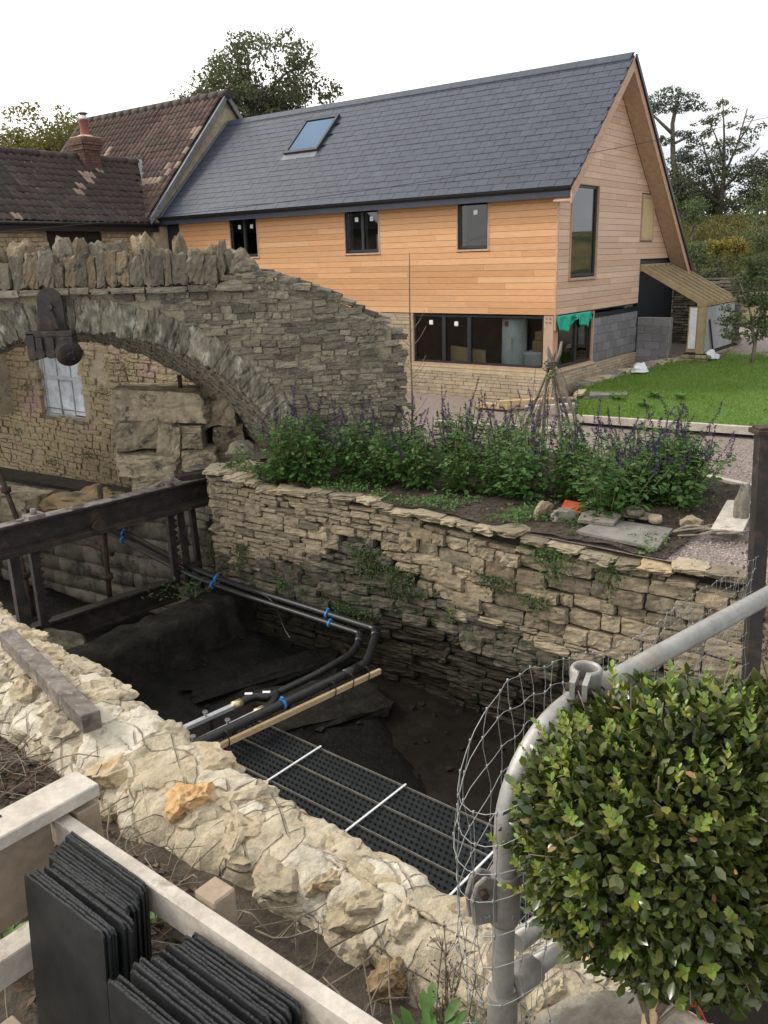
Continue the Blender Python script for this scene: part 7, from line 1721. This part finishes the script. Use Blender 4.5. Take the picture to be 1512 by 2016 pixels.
for (s_, z, n, sx, lab) in ((-8.3, -1.0, 420, .35, 'dark moss cushion high on the mill wall right of the window'), (-9.2, -1.6, 160, .14, 'small fern on the mill wall beside the window'), (-10.2, -3.3, 150, .14, 'dark weed below the right corner of the mill window'), (-12.6, -1.7, 130, .14, 'dark weed on the mill wall left of the window'), (-11.9, -3.7, 140, .14, 'dark weed low on the mill wall under the window'), (-13.4, -3.0, 130, .14, 'dark weed on the mill wall at the left edge')):
    c = HM @ Vector((s_, MY - .06, z)); t = thing('wall_moss', lab, 'plant', c); u = r8.normal(0, sx, n); v = r8.normal(0, sx * .6, n); P = np.array([HM @ Vector((s_ + a_, MY - .09 - abs(r8.normal(0, .06)), z + b_)) for a_, b_ in zip(u, v)]); leaf_obj('leaves', P, r8.normal(0, .6, (n, 3)) + np.array([.6, -.8, .4]), r8.uniform(.015, .04, n), M['leaf_ivy'], t, r8, .7)

# ------------------------------------------------------------------ edgings, slabs, timbers, kerb stones and bags round the lawn
def timber(a, b, w_, h, m, label, name='edging_board', cat='edging'):
    m_ = MB(); m_.bar(a, b, w_, h); return tag(m_.obj(name, M[m], None, .006), label, cat)
timber((3.9, 18.40, .42), (6.6, 16.78, .42), .11, .16, 'weathered', 'pale timber edging along the lawn, left length behind the salvias')
timber((6.62, 16.77, .42), (9.6, 14.98, .42), .11, .16, 'weathered', 'pale timber edging along the lawn, right length above the gravel')
timber((5.05, 13.75, .27), (6.4, 11.75, .27), .12, .12, 'weathered', 'pale timber edging on the near side of the gravel path')
timber((1.2, 18.6, .33), (3.85, 17.2, .33), .12, .12, 'weathered', 'pale timber edging of the gravel behind the stick wigwam')
for k, (poly, z, lab) in enumerate([([(4.75, 19.3), (5.75, 19.2), (6.05, 20.1), (5.0, 20.35)], .60, 'bottom slab of the stack on the lawn corner'), ([(4.6, 19.25), (5.45, 19.1), (5.7, 20.0), (4.85, 20.2)], .652, 'middle slab of the stack on the lawn corner'), ([(4.75, 19.2), (5.6, 19.15), (5.85, 20.05), (5.0, 20.2)], .704, 'top slab of the stack on the lawn corner')]): slab('paving_slab', poly, z, .05, 'flag', lab, 'paving slab')
slab('curved_tile', [(4.4, 19.3), (4.6, 19.2), (4.75, 19.5), (4.55, 19.6)], .76, .05, 'rock_cream', 'curved pale tile lying on the left end of the slab stack', 'tile', (.2, .1))
timber((2.3, 20.25, .44), (3.0, 19.75, .44), .16, .12, 'pine_pale', 'short sawn timber lying flat on the gravel before the house plinth', 'timber', 'timber')
timber((2.75, 19.85, .50), (4.1, 19.9, .52), .18, .16, 'pine_pale', 'longer sawn timber behind the wigwam beside the house corner', 'timber', 'timber')
timber((3.3, 19.3, .48), (4.4, 19.1, .55), .16, .10, 'weathered', 'weathered board lying on the ground left of the slab stack', 'timber', 'timber')
for k in range(5): rock('plinth_rubble', P_ROCK, k, 'rock_cream', (4.1 + k * .16, 19.6 + .1 * math.sin(k * 3), .62), (.22, .16, .1), (0, .1, k), ['pale offcut stone nearest the wigwam by the house corner', 'pale offcut stone, second from the wigwam by the house corner', 'pale offcut stone in the middle of the row by the house corner', 'pale offcut stone behind the slab stack by the house corner', 'pale offcut stone nearest the kerb by the house corner'][k], 'stone')
kp = Path([(4.75, 20.35), (7.2, 22.6), (8.95, 24.0)]); t = 0.1; k = 0
while t < kp.L:
    l = r8.uniform(.3, .62); p = kp.at(t + l / 2); o = rock('kerb_stone', P_SLAB, k, 'rock_cream' if k % 3 else 'rock_grey', (p.x, p.y, lawnh(p.x, p.y) + .0), (l, .36, .16), (r8.normal(0, .05), r8.normal(0, .05), kp.ang(t + .2) + r8.normal(0, .1)), 'rough cream kerb stone between the lawn and the house', 'kerb stone', 'kerb stones beside the lawn'); t += l * .98; k += 1
def bag(c, s, label):
    bm = bmesh.new(); bmesh.ops.create_icosphere(bm, subdivisions=4, radius=1)
    for v in bm.verts: u = v.co.copy(); k_ = 1 + .35 * fbm(u + Vector((s, c[0], 0)), 1.6, 4); v.co = Vector((c[0] + u.x * s * k_, c[1] + u.y * s * .6 * k_, c[2] + max(-.05, u.z) * s * 1.0 * k_))
    me = bpy.data.meshes.new('plastic_bag'); bm.to_mesh(me); bm.free()
    for p_ in me.polygons: p_.use_smooth = True
    tag(link('plastic_bag', me, M['plastic_white']), label, 'bag')
bag((6.55, 21.45, .96), .21, 'crumpled white plastic sack on the kerb, nearer of two'); bag((8.95, 23.1, 1.04), .21, 'crumpled white plastic sack at the far lawn corner')
for k, (x, y) in enumerate([(5.7, 18.3), (6.6, 18.6), (8.2, 17.1), (6.1, 18.9), (5.3, 19.0)]): n = 36; z = lawnh(x, y); t = thing('lawn_weed', ['broad-leaved weed on the lawn front by the slab stack', 'broad weed in the lawn middle', 'pale weed on the lawn close to the timber edging', 'low dark weed tuft in the lawn', 'tall pale dock leaves at the slab stack'][k], 'weed', (x, y, z)); a = r8.uniform(0, 6.28, n); V, F = leaf6(n, np.stack([x + np.cos(a) * .03, y + np.sin(a) * .03, np.full(n, z + .02)], 1), np.stack([np.cos(a), np.sin(a), r8.uniform(.3, 1.4, n)], 1), np.stack([-np.cos(a) * .5, -np.sin(a) * .5, np.ones(n)], 1), r8.uniform(.08, .20, n), .35); link('leaves', npmesh('leaves', V, F, True), M['leaf_weed'], t)

# ------------------------------------------------------------------ trees and the hillside behind
def gz(x, y): return gh(x, y) - .12
def limb_tree(name, label, x, y, z0, trunk, crown, m, leaf=.2, nleaf=110, seed=1, group=None, bark='bark', cat='tree', spread=.35):
    """trunk: list of (x,y,z,r) tubes; crown: clumps (x,y,z,rx,rz)"""
    r = np.random.default_rng(seed); t = thing(name, label, cat, (x, y, z0), group); m_ = MB()
    for tr in trunk: m_.tube([p[:3] for p in tr], [p[3] for p in tr], 7)
    m_.obj('trunk', M[bark], t); C = []; N = []
    for (cx, cy, cz, rx, rz) in crown:
        k = int(nleaf * (rx / .8) ** 1.5) + 6; v = r.normal(size=(k, 3)); v /= np.linalg.norm(v, axis=1, keepdims=True); v *= r.uniform(.25, 1.05, (k, 1)) ** .5; C.append(v * np.array([rx, rx, rz]) + np.array([cx, cy, cz])); N.append(v + r.normal(0, .7, (k, 3)) + np.array([0, 0, .3]))
    C = np.concatenate(C); N = np.concatenate(N); leaf_obj('crown', C, N, r.uniform(.6, 1.25, len(C)) * leaf, M[m], t, r, .62); return t
def round_crown(cx, cy, cz, rx, ry, rz, n, seed, lo=.55, cr=(.5, 1.0), bottom=-.75):
    r = np.random.default_rng(seed); out = []
    while len(out) < n:
        v = r.normal(size=3); v /= np.linalg.norm(v)
        if v[2] < bottom: continue
        q = r.uniform(lo, 1.0) * (1 + .22 * fbm(tuple(v), 2.0)); s = r.uniform(*cr); out.append((cx + v[0] * rx * q, cy + v[1] * ry * q, cz + v[2] * rz * q, s, s * .72))
    return out
def fork(x, y, z0, zt, r_, seed, n=9, spread=3.0):
    r = np.random.default_rng(seed); L_ = [[(x, y, z0 - .5, r_ * 1.2), (x + .1, y, z0 + (zt - z0) * .35, r_), (x, y, zt - (zt - z0) * .25, r_ * .5), (x, y, zt, .03)]]
    for k in range(n): a = r.uniform(0, 6.28); h = r.uniform(.25, .75); b = (x, y, z0 + (zt - z0) * h); L_.append([(*b, r_ * .4), (b[0] + math.cos(a) * spread * .5, b[1] + math.sin(a) * spread * .5, b[2] + (zt - z0) * .16, r_ * .24), (b[0] + math.cos(a) * spread, b[1] + math.sin(a) * spread, b[2] + (zt - z0) * .26, r_ * .08)])
    return L_
limb_tree('round_tree', 'large dark round-headed tree rising behind the slate ridge', -6.3, 48, 4.5, fork(-6.3, 48, 4.5, 14, .26, 3, 14, 3.6),
    round_crown(-6.0, 48, 11.0, 4.0, 3.6, 3.9, 165, 5, .3, (.45, 1.0)) + [(-9.6, 48, 11.8, 1.0, .8), (-10.2, 48, 11.2, .7, .6), (-2.4, 48, 12.4, .8, .6), (-1.9, 48, 12.2, .5, .4), (-4.2, 48, 14.6, .8, .6), (-6.7, 48, 14.6, .8, .6)], 'leaf_tree', .19, 180, 8)
limb_tree('distant_tree', 'tip of a small tree peeping over the slate ridge', -2.4, 50, 5, fork(-2.4, 50, 5, 11.8, .2, 4, 4, 1), [(-2.6, 50, 11.5, .5, .5), (-2.2, 50, 11.1, .7, .5), (-3, 50, 11.0, .7, .5)], 'leaf_tree', .2, 70, 9)
limb_tree('yellow_tree', 'yellowing tree at the far left behind the chimney', -17.2, 50, 4, fork(-17.2, 50, 4, 11, .2, 6, 8, 3), round_crown(-17.6, 50, 9.4, 4.0, 3, 2.7, 130, 15, .2, (.5, 1.0)), 'leaf_yellow', .2, 130, 16)
# pine with bare leaning trunk and layered plates of foliage
px_, py_ = 15.3, 48.0
limb_tree('pine_tree', 'tall pine with bare trunk and flat dark tufts beside the gable', px_ + .6, py_, 5.3,
    [[(16.6, 48, 4.5, .20), (16.15, 48, 6.6, .17), (15.75, 48, 8.5, .14), (15.6, 48, 10.2, .11), (15.75, 48, 11.2, .1)], [(15.65, 48, 9.7, .1), (14.6, 48, 10.6, .06)], [(15.65, 48, 9.2, .08), (16.6, 48, 9.6, .05)], [(15.7, 48, 8.4, .08), (17, 48, 8.6, .04)], [(15.2, 48, 9.6, .1), (14.5, 48, 9.0, .08), (14.3, 48, 7.6, .06)]],
    [(15.4, 48, 11.7, .8, .3), (14.7, 48, 11.3, .9, .32), (16.2, 48, 11.4, .8, .28), (16.8, 48, 11.0, .55, .25), (14.2, 48, 10.8, .8, .3), (15.2, 48, 11.0, .9, .3), (16.0, 48, 10.9, .6, .22), (13.9, 48, 10.2, .7, .3), (14.6, 48, 9.5, .6, .25), (15.3, 48, 9.35, .5, .22), (16.2, 48, 9.7, .5, .2), (16.7, 48, 9.4, .5, .22), (14.8, 48, 8.7, .5, .22), (16.5, 48, 8.5, .6, .22), (17.1, 48, 8.2, .6, .24), (16.2, 48, 8.75, .5, .2), (15.2, 48, 7.9, .5, .22), (14.9, 48, 8.15, .5, .2), (15.95, 48, 7.7, .35, .15), (17.4, 48, 7.85, .4, .18)], 'leaf_pine', .13, 380, 21)
bx, by = 18.6, 48.5
br = np.random.default_rng(77)
trk = [[(bx, by, 4.5, .2), (bx + .1, by, 7.5, .13), (bx - .05, by, 9.6, .06), (bx - .3, by, 11.5, .02)], [(bx, by, 7.3, .08), (bx + .7, by, 9.2, .05), (bx + 1.05, by, 10.9, .03)], [(bx, by, 6.4, .12), (bx - .8, by, 8.3, .06), (bx - 1.3, by, 9.6, .03)], [(bx + .1, by, 8.2, .08), (bx - .5, by, 9.6, .04), (bx - .9, by, 10.3, .02)], [(bx, by, 6.8, .1), (bx + 1.3, by, 8.2, .05), (bx + 1.9, by, 9.0, .02)], [(bx, by, 6.2, .1), (bx - 1.5, by, 7.2, .05), (bx - 2.2, by, 7.5, .02)], [(bx + .7, by, 9.2, .05), (bx + 1.5, by, 10.6, .02)]]
crn = []
for k in range(230):
    z = br.uniform(5.6, 11.1); w_ = 2.9 * (1 - ((z - 6.9) / 4.9) ** 2) if z > 6.9 else 2.7; a = br.uniform(-1, 1); d_ = .55 if z < 9.2 else .3
    if z > 9.3 and br.random() < .5: continue
    s = br.uniform(.3, .62) * (1 if z < 9 else .7); crn.append((bx + a * w_ * 1.0, by + br.normal(0, .9), z, s, s * .42))
limb_tree('open_tree', 'open-branched dark tree with feathery layers at the right', bx, by, 5, trk, crn, 'leaf_dark', .13, 150, 23)
hedge_specs = [(15.4, 46.5, 6.5, 1.5, 1.6, 'leaf_dark', 'dark bushy tree at the foot of the pine'), (17.2, 50, 6.4, 1.8, 1.5, 'leaf_tree', 'dull green bushy tree left of the open-branched tree'), (20.6, 47, 6.6, 1.7, 1.9, 'leaf_dark', 'dark brownish tree at the right edge of the photo'), (19.0, 50.5, 6.3, 2.0, 1.7, 'leaf_dark', 'dense dark tree behind the open-branched tree'), (13.4, 50, 6.2, 1.4, 1.3, 'leaf_tree', 'dull green tree half hidden by the gable'), (22.5, 49, 6.6, 2, 2, 'leaf_dark', 'dark tree just beyond the right edge')]
for k, (x, y, z, rx, rz, m_k, lab) in enumerate(hedge_specs): limb_tree('bushy_tree', lab, x, y, 5, fork(x, y, 5, z + rz * .7, .15, 40 + k, 5, rx * .6), round_crown(x, y, z, rx, rx * .8, rz, 42, 60 + k, .2, (.4, .75)), m_k, .14, 150, 70 + k)
shr = [(13.55, 42, 6.0, 1.0, .95, 'leaf_shrub', 'pale leafy willow shrub beside the gable'), (14.7, 41.5, 5.5, .8, .8, 'leaf_shrub', 'smaller pale shrub on the hill edge'), (18.3, 42.5, 5.9, 1.1, .95, 'leaf_shrub', 'grey-green shrub on the hill at the right edge'), (13.2, 36.5, 3.6, .75, .7, 'leaf_shrub', 'green shrub low on the hillside by the gable'), (14.4, 37.5, 3.9, .36, .42, 'leaf_gold', 'golden yellow shrub in the middle of the hillside'), (15.1, 37, 3.95, .25, .25, 'leaf_gold', 'small orange-yellow shrub right of the golden one'), (16.3, 37.5, 4.2, 1.1, 1.1, 'leaf_shrub', 'tall scrubby bush on the hillside at the right'), (15.2, 35.2, 2.9, .8, .6, 'leaf_shrub', 'bright green bramble above the field wall at the right'), (13.6, 35.4, 2.7, .7, .45, 'leaf_dark', 'dark bramble above the field wall by the lean-to')]
for k, (x, y, z, rx, rz, m_k, lab) in enumerate(shr): limb_tree('shrub', lab, x, y, gz(x, y), fork(x, y, gz(x, y), z + rz * .5, .05, 90 + k, 5, rx * .6), round_crown(x, y, z, rx, rx * .8, rz, 34, 110 + k, .2, (.22, .42)), m_k, .11, 130, 130 + k, cat='shrub')
# long dry grass and scrub on the slope
n = 26000; gxs = r8.uniform(9, 24, n); gys = 33.8 + r8.random(n) ** .8 * 13; hz = np.array([gz(a, b) for a, b in zip(gxs, gys)]); C = np.stack([gxs, gys, hz + r8.uniform(.05, .4, n)], 1); o = leaf_obj('hillside_grass', C, r8.normal(size=(n, 3)) * np.array([1, 1, .3]), r8.uniform(.18, .5, n), M['leaf_grass'], None, r8, .16); o['kind'] = 'stuff'
n = 9000; gxs = r8.uniform(9, 24, n); gys = r8.uniform(34.2, 45, n); kk = np.array([fbm((a * .5, b * .5, 1), .9) for a, b in zip(gxs, gys)]) > .12; gxs, gys = gxs[kk], gys[kk]; n = len(gxs); hz = np.array([gz(a, b) for a, b in zip(gxs, gys)]); o = leaf_obj('hillside_scrub', np.stack([gxs, gys, hz + np.abs(r8.normal(0, .35, n))], 1), r8.normal(size=(n, 3)), r8.uniform(.08, .17, n), M['leaf_shrub'], None, r8, .6); o['kind'] = 'stuff'
# field wall at the back
fw2 = Path([(8.8, 30.4), (12.0, 32.6), (17.5, 34.6)]); fwl = thing('field_wall', 'old dry-stone field wall behind the lean-to and young tree', 'wall', (13, 33, 1.5)); strip_wall(fw2, lambda t: .3, lambda t: 2.82, .5, 20, .04).obj('core', M['mortar_dark'], fwl)
rw = random.Random(6); pieces(wall_stones(fw2, lambda t: 1.0, lambda t: 2.86, (.07, .14), (.25, .7), .25, rw, .03, prot=.03), P_BLOCK, M['stone_grey'], fwl, 'stone', 260)
m_ = MB(); m_.box((14.2, 33.3, .6), (14.9, 33.45, 2.25)); tag(m_.obj('stone_gatepost', M['sill_stone'], None, .02), 'pale flat stone slab standing against the field wall', 'slab')
# young tree by the far lawn corner
yx, yy_ = 9.75, 22.3; yz = lawnh(yx, yy_) - .05
tr = [[(yx, yy_, yz, .06), (yx + .02, yy_, yz + .5, .05), (yx - .2, yy_ - .1, yz + 1.3, .03), (yx - .55, yy_ - .1, yz + 2.1, .012)], [(yx + .02, yy_, yz + .5, .04), (yx + .12, yy_, yz + 1.6, .025), (yx + .0, yy_, yz + 2.7, .01)], [(yx - .1, yy_, yz + .9, .02), (yx - .7, yy_ - .2, yz + 1.2, .01)], [(yx + .1, yy_, yz + 1.2, .02), (yx + .6, yy_, yz + 2.0, .01)]]
yc = []
ry_ = np.random.default_rng(5)
for k in range(120): a = ry_.uniform(0, 6.28); h = ry_.uniform(.6, 3.0) ** .9; w_ = ry_.uniform(.1, 1.0) * (1.15 - .25 * h); s = ry_.uniform(.10, .2); yc.append((yx + math.cos(a) * w_ - .12, yy_ + math.sin(a) * w_ * .6 - .1, yz + h, s, s * .8))
limb_tree('young_tree', 'slender young tree with loose round leaves at the lawn corner', yx, yy_, yz, tr, yc, 'leaf_shrub', .075, 520, 44, bark='bark_pale')
for k, (x, y, s, lab) in enumerate([(9.3, 23.6, .3, 'grey stone at the far lawn edge by the low wall'), (10.6, 23.4, .26, 'pale stone at the lawn edge right of the young tree'), (11.3, 23.8, .34, 'broad stone at the right end of the lawn edge')]): rock('edge_stone', P_ROCK, k + 2, 'rock_grey', (x, y, lawnh(x, y)), (s * 1.3, s, s * .7), (0, 0, k), lab, 'stone')
# overhead cable
cb = MB(); P = []
for i in range(41): s = i / 40; x = -13 + 25.5 * s; y = 16.5 + 3.0 * s; z = 4.35 + 2.9 * s ** 1.15 - .5 * math.sin(math.pi * s) + .0; P.append((x, y, z))
cb.tube(P, .0055, 5); tag(cb.obj('overhead_cable', M['black_plastic']), 'thin dark cable stretched across in front of the house roof', 'cable')
bpy.context.view_layer.update()

t = thing('brown_shrub', 'brown-leaved shrub behind the netting beside the iron post', 'shrub', (2.62, 5.3, 1.0)); n = 900; C = np.stack([2.72 + r8.normal(0, .13, n), 5.35 + r8.normal(0, .12, n), 1.0 + r8.uniform(0, 1.05, n)], 1)
leaf_obj('leaves', C, r8.normal(0, .6, (n, 3)) + np.array([-.3, -.6, .5]), r8.uniform(.02, .045, n), M['leaf_litter'], t, r8, .6); st = MB()
for k in range(16): st.tube([(2.7 + r8.normal(0, .03), 5.35, .8), (2.72 + r8.normal(0, .1), 5.35, 1.5), (2.74 + r8.normal(0, .16), 5.33, 2.05)], .006, 4)
st.obj('stems', M['twig'], t)
